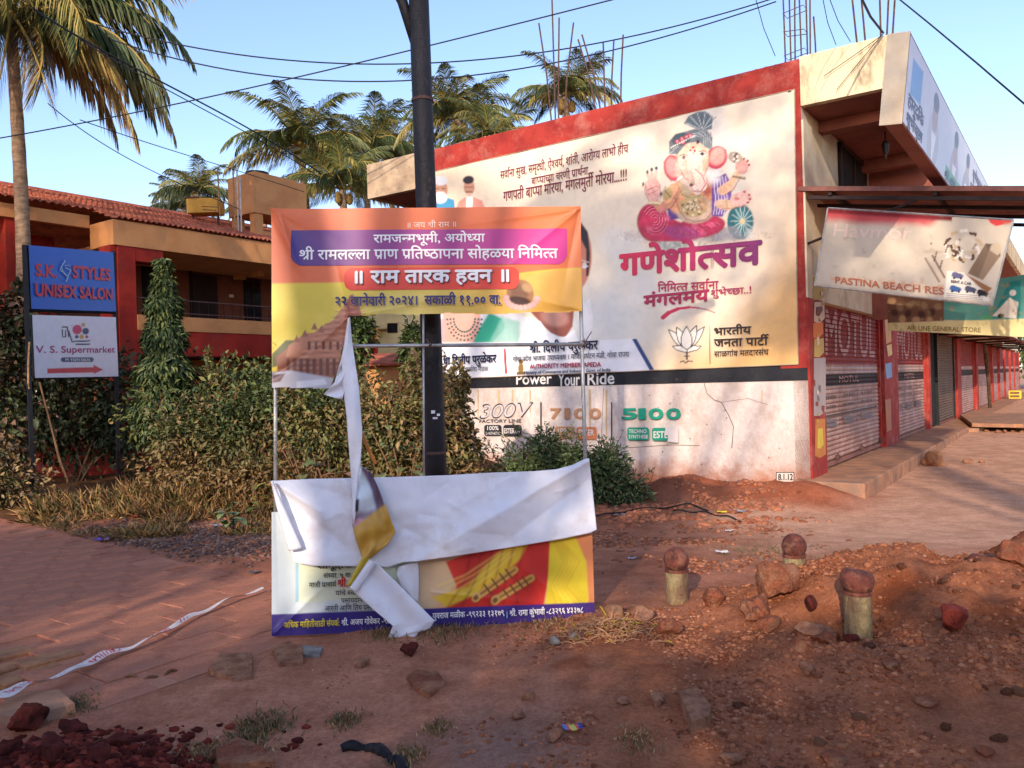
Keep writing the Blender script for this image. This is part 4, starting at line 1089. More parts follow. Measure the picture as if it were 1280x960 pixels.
    # contour shading
    br_ = (150, 84, 60)
    for pts, w in ((((474, 350), (484, 400), (500, 440)), 5), (((630, 330), (626, 400), (606, 450)), 6), (((470, 560), (490, 620), (520, 655), (560, 668), (610, 660), (645, 620)), 6), (((425, 500), (400, 545), (395, 575)), 4), (((480, 560), (450, 600), (410, 622)), 5), (((705, 540), (740, 520), (775, 455)), 5), (((690, 605), (740, 606), (790, 592)), 5), (((330, 480), (326, 530), (345, 570)), 3), (((395, 490), (398, 530), (386, 565)), 3), (((296, 640), (300, 700), (340, 750), (400, 764)), 5), (((480, 700), (540, 742), (640, 738), (696, 700)), 5), (((415, 385), (420, 440), (450, 476)), 4), (((705, 330), (700, 390), (660, 418)), 4), (((540, 430), (556, 470), (560, 492)), 4)):
        Ln(list(pts), w, br_, .65, soft=1.0)
    E(600, 585, 20, 30, 0, (220, 160, 120), .5, .5); E(500, 400, 18, 30, 0, (250, 232, 214), .5, .6); E(610, 400, 14, 30, 0, (226, 170, 140), .5, .5)
    for (ex, ey) in ((430, 650), (345, 700), (410, 610), (560, 690), (640, 680), (600, 720)): E(ex, ey, 16, 12, 20, (240, 120, 150), .5, .5)
    # turban with plume
    P_([(440, 350), (440, 290), (470, 255), (560, 232), (620, 240), (645, 275), (642, 330), (612, 318), (580, 290), (520, 300), (480, 350)], (112, 122, 126), .8)
    for k in range(9): Ln([(445 + k * 6, 345 - k * 9), (520 + k * 10, 282 - k * 5), (600 + k * 5, 250 + k * 6)], 4, [(196, 204, 204), (70, 78, 84)][k % 2], .8)
    for k in range(8): Ln([(600 + k * 5, 248), (606 + k * 5, 320)], 3, [(190, 196, 196), (80, 88, 92)][k % 2], .7)
    E(498, 280, 44, 30, -15, (60, 84, 92), .1)
    for (ex, ey) in ((478, 290), (500, 278), (522, 268), (505, 296), (540, 262)): E(ex, ey, 12, 10, 0, (176, 60, 84), .2); E(ex, ey, 6, 5, 0, (230, 160, 160), .2)
    for k in range(12): E(450 + k * 10, 318 - k * 5, 4, 4, 0, (230, 226, 210), .3)
    P_([(510, 206), (530, 172), (570, 152), (610, 148), (646, 176), (642, 232), (600, 240), (572, 232)], (104, 118, 124), .8)
    for k in range(11): a = math.radians(-160 + k * 13); Ln([(598, 236), (598 + 84 * math.cos(a), 232 + 82 * math.sin(a))], 3, [(210, 218, 216), (60, 72, 80)][k % 2], .85)
    E(575, 292, 8, 10, 0, (60, 60, 70), .2)
painted_sheet(wb_pl, BQ, 430, 300, bigfn, 'printed_sheet', big, M['print'], off=0.0, disp=bdisp, keep=lambda x, y: ~((x > 985) & (y < 116 - (x - 985) * .3) & (x < 989)))
LBG = Layer(wb_pl, bdisp, 0.006, .0005)
mr = lin(120, 40, 60)
LBG.text('सवा^ना सुख, समृद~धी, ऐश~वय^, शांती, आरोग~य लाभो हीच', 626, 224, 786, 191, 9.2, mr, bold=.035)
LBG.text('बाप~पाच~या चरणी प`ाथ^ना...', 665, 231.5, 741, 217, 8.6, mr, bold=.035)
LBG.text('गणपती बाप~पा मोरया, मंगलमुती^ मोरया...!!!', 630, 252, 784, 225.5, 11.5, mr, bold=.035)
LBG.text('गणेशोत~सव', 776, 344.5, 952, 329.5, 25, lin(120, 36, 100), bold=.13, c2=lin(216, 40, 76))
LBG.text('िनिमत~त सवा^ना', 823, 365, 899, 361, 9, lin(176, 40, 84), bold=.06)
LBG.text('मंगलमय', 806, 383.5, 887, 376, 13, lin(170, 36, 80), bold=.12)
LBG.text('शुभेच~छा..!', 890, 370.5, 940, 366.5, 7.5, lin(170, 40, 84), bold=.05)
bk = lin(52, 36, 32)
LBG.text('भारतीय', 894, 419, 940, 417, 8.5, bk, bold=.09)
LBG.text('जनता पाटी^', 894, 433.5, 962, 431, 9, bk, bold=.09)
LBG.text('साळगांव मतदारसंघ', 894, 446, 962, 443.5, 6.5, bk, bold=.03)
nv = lin(28, 30, 60)
LBG.text('धा िदलीप परुळेकर', 556, 456, 622, 453, 9, nv, bold=.08)
LBG.text('सौ । साई दत महिला मंडळ', 553, 465.5, 612, 463.5, 5, lin(60, 60, 76))
LBG.text('श`ी. िदलीप परुळेकर', 664, 441, 749, 436.5, 10, nv, bold=.08)
LBG.text('गोवा प`देश भाजपा उपाध~यक~ष । माजी पय^टन मंत`ी, गोवा राज~य', 643, 452, 788, 446, 5.6, lin(50, 50, 66), bold=.02)
LBG.text('AUTHORITY MEMBER, APEDA', 664, 460.5, 753, 458, 5.2, lin(170, 36, 60), bold=.08)
LBG.text('Ministry of Commerce and Industry, Govt. of India', 657, 467.5, 765, 464, 3.6, lin(50, 50, 60), bold=.08)
LBG.build('lettering', M['print'], big)
m = MB()
for (a, b) in ((BQ[0], BQ[1]), (BQ[1], BQ[2]), (BQ[2], BQ[3])):
    A = wb_pl.hit(*a); B = wb_pl.hit(*b)
    m = MB().tube([wb_pl.P(*(A + (B - A) * q), .012 + .004 * math.sin(q * 30)) for q in np.linspace(0, 1, 40)], .009, 4); m.build('hem', M['conc'], big)

# ------------------------------------------------------------------ torn banner in its tube frame, foreground
fBL = gnd(340, 795, 0.0); fBR = gnd(743, 777, 0.0)
fTL = at(340, 262, fBL[1] * 404 / 385.0)
NB = Plane(fBL, fBR - fBL, fTL - fBL)
banner = root('torn_banner', 'torn orange and purple event banner with its white back folded over the lower half', 'banner', fBL)
def on_nb(px, py, off=0.0): return NB.P(*NB.hit(px, py), off)
# wrinkle field in photo-aligned plane coordinates
_ridges = []
def ridge(x0, y0, x1, y1, amp, w):
    _ridges.append((*NB.hit(x0, y0), *NB.hit(x1, y1), amp, w))
for r in ((341, 263, 372, 330, .020, .030), (341, 263, 420, 300, .010, .03), (352, 270, 400, 420, .008, .02), (724, 262, 640, 330, .012, .03), (724, 262, 700, 380, -.010, .03), (724, 262, 560, 285, .008, .02), (728, 388, 600, 360, .010, .03), (728, 388, 640, 392, -.012, .04),
          (437, 396, 360, 470, .012, .03), (437, 396, 420, 330, .008, .02), (437, 397, 560, 372, .009, .03), (341, 470, 420, 420, -.01, .03), (345, 790, 440, 700, .012, .03), (740, 775, 640, 700, .008, .03), (540, 740, 700, 756, .005, .02), (345, 640, 350, 790, -.006, .02)):
    ridge(*r)
def nbdisp(A, B):
    A = np.asarray(A, float); B = np.asarray(B, float)
    d = 0.004 * np.sin(A * 9 + 2 * np.sin(B * 3)) * 0.6 + 0.018 * fbm(A * 1.8, B * 1.8, 3, 91)
    for (x0, y0, x1, y1, amp, w) in _ridges:
        dx, dy = x1 - x0, y1 - y0; L_ = math.hypot(dx, dy); t = ((A - x0) * dx + (B - y0) * dy) / L_ ** 2; q = np.clip(t, 0, 1)
        dist = np.hypot(A - x0 - q * dx, B - y0 - q * dy)
        d = d + amp * 1.2 * np.exp(-(dist / (w * (0.4 + q))) ** 1.3) * (1 - .75 * q)
    return d + .012
def X4(x, y): return (320 + x / 2.909, 240 + y / 2.909)
def X5(x, y): return (320 + x / 2.909, 540 + y / 2.909)
def topfn(x, y):
    p = Paint(x, y, np.tile(lin(226, 108, 62), x.shape + (1,)))
    p.m(sstep(300, 258, y) * .4, lin(236, 132, 80)); p.m(np.exp(-((x - 730) / 70) ** 2) * .3, lin(240, 150, 84))
    ye = 355 + (x - 340) * -.015 - 14 * sstep(560, 720, x)
    p.m(sstep(ye - 1.5, ye + 1.5, y), lin(222, 196, 60))
    p.m(sstep(ye, ye + 3, y) * sstep(470, 700, x) * .9, lin(232, 170, 80)); p.m(sstep(ye, ye + 30, y) * np.exp(-((x - 500) / 60) ** 2) * .45, lin(236, 220, 150))
    n = fbm(x / 22, y / 18, 4, 12); p.m(np.clip(n, 0, 1) * .8 * (y > ye), lin(236, 206, 110))
    # temple
    b1, b2, b3 = lin(150, 92, 70), lin(186, 122, 92), lin(104, 60, 50)
    p.poly([X4(60, 590), X4(110, 540), X4(150, 540), X4(120, 620), X4(60, 640)], lin(84, 92, 50), 1.2)
    p.poly([X4(75, 600), X4(130, 560), X4(350, 540), X4(350, 700), X4(80, 660)], b1, .8)
    p.poly([X4(120, 560), X4(180, 515), X4(260, 510), X4(340, 480), X4(345, 620), X4(110, 600)], b2, .8)
    p.poly([X4(212, 515), X4(240, 490), X4(280, 470), X4(345, 380), X4(385, 440), X4(390, 620), X4(215, 600)], b2, .8)
    p.poly([X4(325, 440), X4(340, 380), X4(352, 372), X4(370, 400), X4(392, 470), X4(392, 600), X4(310, 580)], lin(170, 100, 76), .8)
    for k in range(22):
        yy = 400 + k * 11; p.line([X4(300 - (k * 9 if k < 16 else 144 + (k - 16) * 20), yy + 26), X4(400, yy + 12)], .8, b3 if k % 2 else lin(222, 160, 120), .4, .6)
    for k in range(11): p.poly([X4(112 + k * 24, 612), X4(124 + k * 24, 612), X4(124 + k * 24, 668), X4(112 + k * 24, 668)], b3, .6); p.ell(*X4(118 + k * 24, 612), 2, 2, 0, b3, .3)
    for k in range(6): p.poly([X4(190 + k * 26, 545), X4(200 + k * 26, 545), X4(200 + k * 26, 575), X4(190 + k * 26, 575)], b3, .5)
    for (a, b) in ((180, 515), (215, 490), (240, 500), (150, 535)): p.poly([X4(a - 12, b + 12), X4(a, b - 14), X4(a + 12, b + 12)], b1, .5)
    p.poly([X4(55, 655), X4(130, 650), X4(350, 690), X4(350, 730), X4(55, 730)], lin(190, 186, 190), 1.5); 
    p.poly([X4(60, 665), X4(110, 660), X4(90, 690), X4(60, 695)], lin(110, 76, 80), 1.2); p.poly([X4(150, 690), X4(250, 680), X4(260, 700), X4(150, 715)], lin(226, 222, 226), 1.5)
    # hair bun with flowers
    p.ell(*X4(960, 372), 17, 18, 0, lin(156, 110, 70), .08); p.ell(*X4(958, 372), 11, 12, 0, lin(120, 80, 54), .3); p.ell(*X4(955, 400), 15, 6, 8, lin(70, 44, 40), .2)
    for k in range(11): a = math.pi * (.02 + .1 * k); p.ell(*X4(965 + 56 * math.cos(a), 388 + 34 * math.sin(a)), 4.2, 3.8, 0, lin(236, 186, 176), .2, shade=.3)
    p.ell(*X4(985, 350), 7, 5, 30, lin(190, 150, 100), .4, .8)
    return p.c
TQ = [(340, 262), (725.5, 258.5), (728.5, 480), (340.5, 487)]
ttear = [(330, 250), (735, 250), (735, 388.5), (725, 389), (700, 391), (664, 390), (620, 393.5), (560, 392), (520, 394), (480, 392.5), (452, 396), (437, 395.5), (434, 405), (432, 424), (427, 440), (424, 462), (418, 472), (413, 486), (330, 484)]
sheet = painted_sheet(NB, TQ, 330, 196, topfn, 'upper_sheet', banner, M['print'], 0.0, nbdisp, keep=lambda x, y: in_poly(x, y, ttear))
LF = Layer(NB, nbdisp, 0.004, .0005)
def gridrect(L_, x0, y0, x1, y1, r, ca, cb, dy=0.0):
    """rounded panel with fine inner grid so that it follows the wrinkles"""
    nu, nv = 260, 60
    A, B = quad_grid(NB, (x0, y0), (x1, y0 + dy), (x1, y1 + dy), (x0, y1), nu, nv)
    s_, t_ = np.meshgrid(np.linspace(x0, x1, nu), np.linspace(y0, y1, nv))
    s2, t2 = (s_[1:, 1:] + s_[:-1, :-1]) / 2, (t_[1:, 1:] + t_[:-1, :-1]) / 2
    qx = np.maximum(np.maximum(x0 + r - s2, s2 - x1 + r), 0); qy = np.maximum(np.maximum(0, t2 - y1 + r), (y0 + r - t2) if r < 11 else 0)
    keep = np.hypot(qx, qy) <= r
    V = NB.P(A, B, nbdisp(A, B) + L_.off).reshape(-1, 3)
    f = ((s_ - x0) / (x1 - x0)).reshape(-1, 1); C_ = ca * (1 - f) + cb * f
    F = grid_faces(nu, nv, keep); V, F, C_ = compact(V, F, C_); L_.off += L_.step
    return V, F, C_
V, F, C_ = gridrect(LF, 365, 289, 708.5, 333, 13, lin(70, 52, 126), lin(214, 60, 140), -2.5)
C_[:] = C_ * 1.0
link('purple_panel', mesh_np('purple_panel', V, F, True, C_), M['print'], banner)
V, F, C_ = gridrect(LF, 431, 336, 648.5, 363.5, 10, lin(226, 60, 44), lin(226, 66, 44), -1.5)
link('red_panel', mesh_np('red_panel', V, F, True, C_), M['print'], banner)
w_ = lin(244, 240, 238)
LF.text('॥ जय श`ी राम ॥', 510, 286, 570, 284.5, 6.5, lin(246, 226, 206))
LF.text('रामजन~मभूमी, अयोध~या', 467.5, 304.5, 606, 303.0, 9.6, w_, bold=.06)
LF.text('श`ी रामलल~ला प`ाण प`ितष~ठापना सोहळ्या िनिमत~त'.replace('ळ्या', 'ळया'), 375.5, 325.5, 697, 323, 11.4, w_, bold=.06)
LF.text('॥ राम तारक हवन ॥', 446, 356.5, 636.5, 354.0, 14.6, lin(110, 30, 30), bold=.12); LF.text('॥ राम तारक हवन ॥', 445, 355.2, 635.5, 353, 14.6, w_, bold=.11)
LF.text('२२ जानेवारी २०२४।  सकाळी ११.०० वा.', 420.5, 384, 626, 381.5, 11, lin(240, 234, 190), bold=.10); LF.text('२२ जानेवारी २०२४।  सकाळी ११.०० वा.', 420.5, 383.6, 625.5, 381.2, 10.8, lin(44, 34, 104), bold=.09)
LF.build('upper_lettering', M['print'], banner)
def lowfn(x, y):
    p = Paint(x, y, np.tile(lin(206, 218, 220), x.shape + (1,)))
    p.poly([(370, 660), (506, 660), (506, 745), (372, 753)], lin(218, 226, 196), 1.2); p.poly([(370, 700), (374, 700), (374, 752), (370, 752)], lin(150, 196, 216), 1)
    p.m(np.exp(-((x - 430) / 40) ** 2 - ((y - 740) / 26) ** 2) * .5, lin(232, 224, 190))
    # robes
    p.m(sstep(518, 528, x), lin(226, 166, 120)); n = fbm(x / 26, y / 20, 4, 18); p.m(sstep(518, 530, x) * np.clip(n + .2, 0, 1) * .7, lin(236, 206, 160))
    p.m(sstep(700, 725, x) * .8, lin(226, 130, 76))
    p.poly([X5(590, 470), X5(720, 450), X5(760, 470), X5(700, 600), X5(640, 640), X5(595, 640)], lin(214, 190, 150), 3, .7)
    p.poly([X5(690, 470), X5(870, 410), X5(1075, 385), X5(1068, 500), X5(1045, 630), X5(700, 640), X5(730, 560)], lin(210, 50, 40), 1.5)
    p.poly([X5(900, 420), X5(840, 480), X5(770, 560), X5(640, 600), X5(700, 640), X5(860, 560), X5(960, 460), X5(990, 400)], lin(226, 186, 50), 2.5)
    p.poly([X5(680, 640), X5(800, 590), X5(900, 560), X5(1010, 540), X5(1040, 640)], lin(200, 44, 36), 2, .8)
    p.poly([X5(1068, 392), X5(1160, 378), X5(1200, 470), X5(1210, 630), X5(1050, 640), X5(1062, 520)], lin(234, 206, 50), 1.5)
    for k in range(5): p.line([X5(1080 + k * 8, 395), X5(1120 + k * 14, 470), X5(1070 + k * 14, 560), X5(1090 + k * 24, 625)], 2.2, lin(206, 160, 40), 2., .45)
    for k in range(6): p.line([X5(780 + k * 40, 440 - k * 8), X5(760 + k * 36, 540), X5(700 + k * 50, 630)], 2.6, lin(150, 28, 26), 2.2, .5)
    for k in range(4): p.line([X5(660 + k * 30, 560 + k * 10), X5(760 + k * 30, 520), X5(880 + k * 20, 440)], 2.4, lin(240, 210, 100), 2., .5)
    for (a, b, a2, b2) in ((800, 600, 940, 500), (870, 610, 1000, 530)):
        p.line([X5(a, b), X5(a2, b2)], 9, lin(206, 160, 76), 1.2); p.line([X5(a, b), X5(a2, b2)], 3, lin(160, 104, 50), 1.)
        for q in (.3, .5, .7, .85): xx = a + (a2 - a) * q; yy = b + (b2 - b) * q; p.line([X5(xx - 12, yy - 16), X5(xx + 12, yy + 16)], 2.2, lin(110, 66, 40), .8)
        p.ell(*X5(a, b), 5, 6, 30, lin(220, 180, 100), .3); p.ell(*X5(a, b), 3, 4, 30, lin(140, 92, 50), .4)
    # purple foot band
    ye = 767.5 + (x - 340) * -.0375
    p.m(sstep(ye - .8, ye + .8, y), lin(56, 42, 122)); p.m(sstep(ye, ye + 2, y) * sstep(560, 740, x) * .3, lin(96, 50, 120))
    return p.c
LQ = [(340, 640), (739, 630), (743.5, 776.5), (340, 795)]
painted_sheet(NB, LQ, 330, 130, lowfn, 'lower_sheet', banner, M['print'], -0.006, nbdisp)
LF = Layer(NB, nbdisp, 0.002, .0005); k_ = lin(40, 40, 44)
LF.text('सामूिहक राम जप', 397, 710.5, 485, 708, 8, k_, bold=.05)
LF.text('संध~या. ७ वा.:', 405, 722, 442, 721, 5.5, k_, bold=.03); LF.text('माजी प`ाचाय^', 387, 733.5, 421, 732.5, 5.5, k_, bold=.03); LF.text('श`ी.', 423, 733, 435, 732.5, 8.5, lin(206, 40, 36), bold=.09)
LF.text('यांचे स~वागत', 420, 743.5, 456, 742.5, 5.5, k_, bold=.03); LF.text('पसायदान', 427, 752.5, 454, 751.8, 5.2, k_, bold=.03); LF.text('आरती आिण ितर~थ प`साद'.replace('र~थ', 'थ'), 407, 763, 470, 761, 6, k_, bold=.03)
LF.text('अिधक मािहतीसाठी संपक^:', 357, 783.5, 425, 781, 6.8, lin(230, 206, 60), bold=.06); LF.text('श`ी. अजय गोवेकर -९८', 428, 780.6, 488, 777.8, 6.6, w_, bold=.05)
LF.text('युवराज मळीक -९९२३३ १३१७९', 541, 772.0, 630, 768.0, 6.6, w_, bold=.05); LF.text('श`ी. रामा कुंभावी -८३२९६ ४३३७८', 637, 768.6, 728, 764.3, 6.6, w_, bold=.05); LF.line([(633.5, 763), (633.5, 771)], 1.2, lin(90, 180, 210))
LF.build('lower_lettering', M['print'], banner)
# ---- tube frame
def tube_px(pts, r, name, offs=-0.03, k=8, mat_=None, par=banner):
    return MB().tube([on_nb(px, py, o) for (px, py), o in zip(pts, offs if hasattr(offs, '__len__') else [offs] * len(pts))], r, k).build(name, mat_ or M['galv'], par, smooth=True)
tube_px([(342.5, 262), (343, 794)], .012, 'upright'); tube_px([(723.5, 259), (738, 776)], .012, 'upright')
tube_px([(342, 264), (724, 260.5)], .011, 'top_tube'); tube_px([(343, 793), (738, 775.5)], .011, 'bottom_tube'); tube_px([(343, 433), (729, 430)], .0115, 'cross_tube', -.012)
tube_px([(528, 262), (530, 780)], .0065, 'middle_tube', -.045)
tube_px([(533, 424), (541, 437), (548, 424), (536, 433)], .004, 'tie_wire', .006, mat_=M['rust'])
for (px, py) in ((729, 431), (343, 433)):
    for q in range(3): tube_px([(px - 3 + q, py - 5), (px + 4, py - 1 + q), (px - 2, py + 4), (px + 6 + q * 2, py - 10 - 3 * q)], .003, 'tie_wire', .01, 5, M['rust'])
# ---- cloth flaps: grids between two pixel polylines with real folds
def resample(pts, n):
    pts = np.array(pts, float); d = np.r_[0, np.cumsum(np.hypot(*np.diff(pts, axis=0).T))]; t = np.linspace(0, d[-1], n)
    return np.stack([np.interp(t, d, pts[:, k]) for k in range(pts.shape[1])], -1)
def flap(name, L_, R_, nu, nv, depth, colfn=None, mat_=None, thick=0.0008):
    """L_, R_ polylines (px,py) walked the same way; depth(u,v,px,py) metres in front of the frame plane"""
    a = resample(L_, nv); b = resample(R_, nv); u = np.linspace(0, 1, nu)[None, :, None]
    P = a[:, None, :] * (1 - u) + b[:, None, :] * u
    U, Vv = np.meshgrid(np.linspace(0, 1, nu), np.linspace(0, 1, nv))
    dd = depth(U, Vv, P[..., 0], P[..., 1])
    out = np.zeros(P.shape[:2] + (3,))
    for i in range(nv):
        for j in range(nu):
            q = NB.hit(P[i, j, 0], P[i, j, 1]); w = NB.P(q[0], q[1], 0.0)
            r_ = ray(P[i, j, 0], P[i, j, 1]); out[i, j] = w - r_ * (dd[i, j] / abs(r_ @ NB.n))
    C_ = colfn(P[..., 0], P[..., 1]).reshape(-1, 3) if colfn else None
    o = link(name, mesh_np(name, out.reshape(-1, 3), grid_faces(nu, nv), True, C_), mat_ or M['whiteflex'], banner)
    s_ = o.modifiers.new('solid', 'SOLIDIFY'); s_.thickness = thick
    return o
def rdg(px, py, x0, y0, x1, y1, amp, w0, w1):
    dx, dy = x1 - x0, y1 - y0; t = np.clip(((px - x0) * dx + (py - y0) * dy) / (dx * dx + dy * dy), 0, 1)
    d = np.hypot(px - x0 - t * dx, py - y0 - t * dy); return amp * np.exp(-(d / (w0 + (w1 - w0) * t)) ** 1.25)
def white_depth(U, V, x, y):
    d = .02 + .05 * V ** .8 + .05 * fbm(x / 70, y / 50, 3, 33)
    d = d + rdg(x, y, 737, 575, 520, 702, .030, 5, 22) - rdg(x, y, 735, 600, 600, 700, .02, 10, 24) + rdg(x, y, 341, 602, 400, 640, .030, 4, 12) - rdg(x, y, 345, 612, 440, 690, .022, 4, 18)
    d = d + rdg(x, y, 430, 600, 470, 690, .02, 8, 14) + .012 * np.sin(x / 26 + y / 40) * V + rdg(x, y, 470, 640, 560, 690, -.02, 10, 14) + rdg(x, y, 640, 596, 560, 640, .008, 6, 10)
    for k in range(16):
        a = k * 2.399; cx_ = 360 + (k * 67) % 370; cy_ = 600 + (k * 41) % 95; d = d + rdg(x, y, cx_, cy_, cx_ + 46 * math.cos(a), cy_ + 22 * math.sin(a), .005 * (1 if k % 2 else -1), 2.5, 6)
    return np.maximum(d, .016)
flap('white_flap', [(339, 601), (339.5, 612), (344, 632), (352, 665), (363, 690), (372, 706)], [(737, 574), (738.5, 590), (741, 612), (744, 638), (746, 658), (746, 661)], 170, 60, lambda U, V, x, y: white_depth(U, V, x, y)) if False else None
# top and bottom outlines instead, so that the hem follows the photograph
def flap_tb(name, T_, B_, nu, nv, depth, **k):
    return flap(name, T_, B_, nv, nu, lambda U, V, x, y: depth(V, U, x, y), **k)
flap_tb('white_flap', [(339.5, 601), (390, 598.5), (440, 597.5), (500, 596), (560, 594), (620, 590.5), (668, 589), (696, 586.5), (716, 581), (731, 573.5), (736.5, 573)],
        [(363, 688), (368, 703), (390, 707.5), (440, 708), (486, 709), (503, 703), (520, 702), (570, 695), (640, 684), (700, 674), (738, 666), (746, 662)], 190, 64, white_depth)
# rolled edge at the left
flap('folded_edge', [(338, 601), (345, 632), (354, 665), (361, 689)], [(342, 602), (355, 632), (367, 660), (378.5, 685)], 10, 30, lambda U, V, x, y: .085 + .02 * V + .018 * np.sin(U * math.pi))
# hanging strip
def strip_depth(U, V, x, y): return .03 + .05 * np.sin(V * 2.2) + .022 * np.sin(U * 3.1) + .012 * np.sin(V * 14 + U * 3) + .02 * V
flap('hanging_strip', [(434.5, 398), (430, 430), (427, 450), (428, 480), (433, 520), (436, 560), (439, 600), (441, 640), (442, 655)], [(437.5, 396), (440, 425), (445, 460), (449, 486), (450.5, 505), (453, 540), (451, 575), (448, 610), (446, 640)], 16, 110, strip_depth)
flap('crumpled_film', [(431, 425), (426, 450), (418, 478), (404, 493)], [(435, 425), (432, 455), (431, 485), (428, 500)], 14, 30, lambda U, V, x, y: .03 + .03 * V + .02 * np.sin(V * 17 + U * 5))
def stripcol(x, y):
    p = Paint(x, y, np.tile(lin(214, 226, 232), x.shape + (1,)))
    p.poly([X5(375, 115), X5(430, 150), X5(475, 280), X5(440, 290), X5(420, 210)], lin(110, 84, 100), 2.5)
    p.poly([X5(345, 290), X5(400, 290), X5(470, 270), X5(460, 330), X5(345, 360)], lin(130, 96, 110), 4, .8)
    p.poly([X5(355, 240), X5(376, 245), X5(372, 290), X5(352, 292)], lin(44, 40, 56), 1); p.ell(*X5(372, 326), 9, 4, -10, lin(206, 150, 160), .3)
    ye = X5(0, 352)[1] - (x - 440) * .75 + 12 * np.sin((x - 440) / 22 * 1.6) * 0
    p.m(sstep(ye - 2, ye + 2, y), lin(206, 156, 60)); n = fbm(x / 9, y / 12, 3, 9); p.m(np.clip(n + .1, 0, 1) * (y > ye), lin(176, 126, 46)); return p.c
flap('printed_strip', [X5(376, 118), X5(368, 190), X5(356, 260), X5(350, 340), X5(362, 390), X5(385, 458)], [X5(418, 146), X5(452, 215), X5(484, 300), X5(508, 365), X5(482, 405), X5(415, 462)], 26, 60, lambda U, V, x, y: .10 + .03 * np.sin(U * 3.1) + .012 * np.sin(V * 18 + U * 6) + .01 * np.sin(U * 14), colfn=stripcol, mat_=M['print'])
flap('yellow_fold', [X5(385, 455), X5(350, 520), X5(330, 556)], [X5(416, 458), X5(385, 520), X5(352, 566)], 8, 20, lambda U, V, x, y: .13 + .01 * np.sin(U * 6), colfn=lambda x, y: np.tile(lin(206, 176, 56), x.shape + (1,)), mat_=M['print'])
flap('lower_strip', [X5(352, 578), X5(420, 640), X5(498, 705), X5(478, 752)], [X5(430, 468), X5(540, 575), X5(650, 686), X5(632, 716)], 30, 50, lambda U, V, x, y: .10 + .05 * V + .014 * np.sin(U * 7 + V * 3) + .02 * np.sin(V * 3))
flap('lower_strip_end', [X5(480, 748), X5(482, 756), X5(492, 768), X5(500, 767)], [X5(634, 714), X5(612, 722), X5(594, 716), X5(585, 742)], 20, 12, lambda U, V, x, y: .15 + .01 * np.sin(U * 9))
flap('folded_edge', [X5(340, 566), X5(366, 584)], [X5(412, 462), X5(436, 478)], 24, 8, lambda U, V, x, y: .135 + .012 * np.sin(V * 3.1))
flap('side_tatter', [X5(520, 490), X5(510, 520), X5(530, 570), X5(560, 596)], [X5(588, 470), X5(592, 500), X5(592, 560), X5(590, 620)], 16, 24, lambda U, V, x, y: .045 + .012 * np.sin(U * 5))
# orange wooden slat behind the strip
MB().tube([on_nb(450, 540, -.02), on_nb(469, 580, -.02)], .012, 4).build('orange_slat', mat('orange_wood', lin(206, 130, 60), lin(176, 104, 46), 8, .7), banner)

# ------------------------------------------------------------------ black street pole behind the banner
pt = at(545, 592, 5.28); pgx, pgy = pt[0], pt[1]
ptop = at(522, -40, 5.28)
pd_ = (ptop - pt) / (ptop[2] - pt[2])
pole = root('street_pole', 'tall black painted steel street pole tied behind the torn banner', 'pole', pt - pd_ * (pt[2] + .03))
def pp(z): return pt + pd_ * (z - pt[2])
MB().tube([pp(-.05), pp(1.2), pp(3.0), pp(4.6)], [.072, .070, .067, .065], 20).build('shaft', M['pole'], pole, smooth=True)
MB().tube([pp(-.02), pp(.06)], [.11, .11], 20).build('base_collar', M['pole'], pole)
aj = pp(3.68)
MB().tube([aj + np.array([-.03, 0, -.02]), aj + np.array([-.11, 0, .28]), aj + np.array([-.45, -.1, .95]), aj + np.array([-1.3, -.2, 1.25])], [.03, .035, .035, .03], 10).build('arm', M['pole'], pole, smooth=True)
aj2 = pp(4.55)
MB().tube([aj2, aj2 + np.array([.5, -.1, .4]), aj2 + np.array([1.0, -.15, .5])], .03, 8).build('arm', M['pole'], pole, smooth=True)
for (x_, y_, w_c, h_c) in ((539, 517, 5, 4), (546, 520, 4, 3), (541, 524, 6, 2.5)):
    q_ = at(x_, y_, 5.205); s_c = 5.2 / FPX; MB().box(q_, _X, np.array([.0, 1, 0]), Z, (0, w_c * s_c), (-.001, .001), (0, h_c * s_c)).build('paper_scrap', M['whiteflex'], pole)
for z_c in (1.0, 2.4, 3.3): MB().tube([pp(z_c), pp(z_c + .018)], .0725, 20).build('steel_band', M['rust'], pole)
h_ = aj + np.array([-1.35, -.2, 1.25]); MB().box(h_, np.array([1, 0, .1]), np.array([0, 1, 0]), Z, (-.5, .05), (-.1, .1), (-.04, .07)).build('lamp_head', M['greystone'], pole, bevel=.03)
h_ = aj2 + np.array([1.0, -.15, .5]); MB().box(h_, np.array([1, 0, .1]), np.array([0, 1, 0]), Z, (-.05, .5), (-.1, .1), (-.04, .07)).build('lamp_head', M['greystone'], pole, bevel=.03)

# ------------------------------------------------------------------ red and ochre building on the left
LA = at(142, 308, 16.3); LA[2] = 0
LP = Plane(LA, D1, Z); LP.n = NO.copy()
lb = root('veranda_building', 'ochre and red two storey building with clay tile roof and upstairs veranda', 'building', LA)
def LH_(px, py): return LP.hit(px, py)
aE = LH_(470, 340)[0]
zf1 = (LH_(142, 275)[1] + LH_(339, 303)[1]) / 2; zf0 = (LH_(142, 308)[1] + LH_(339, 328)[1]) / 2
m = MB(); slab(m, LP, 0.0, aE, zf0, zf1, -.15, 0); m.build('fascia', M['ochre'], lb)
m = MB(); slab(m, LP, 0.0, .15, zf0, zf1, -.9, -.153); m.build('fascia', M['ochre'], lb)
m = MB(); slab(m, LP, 0.15, aE, zf0 + .02, zf0 + .12, -3.0, -.153); m.build('ceiling_slab', M['ochre'], lb)
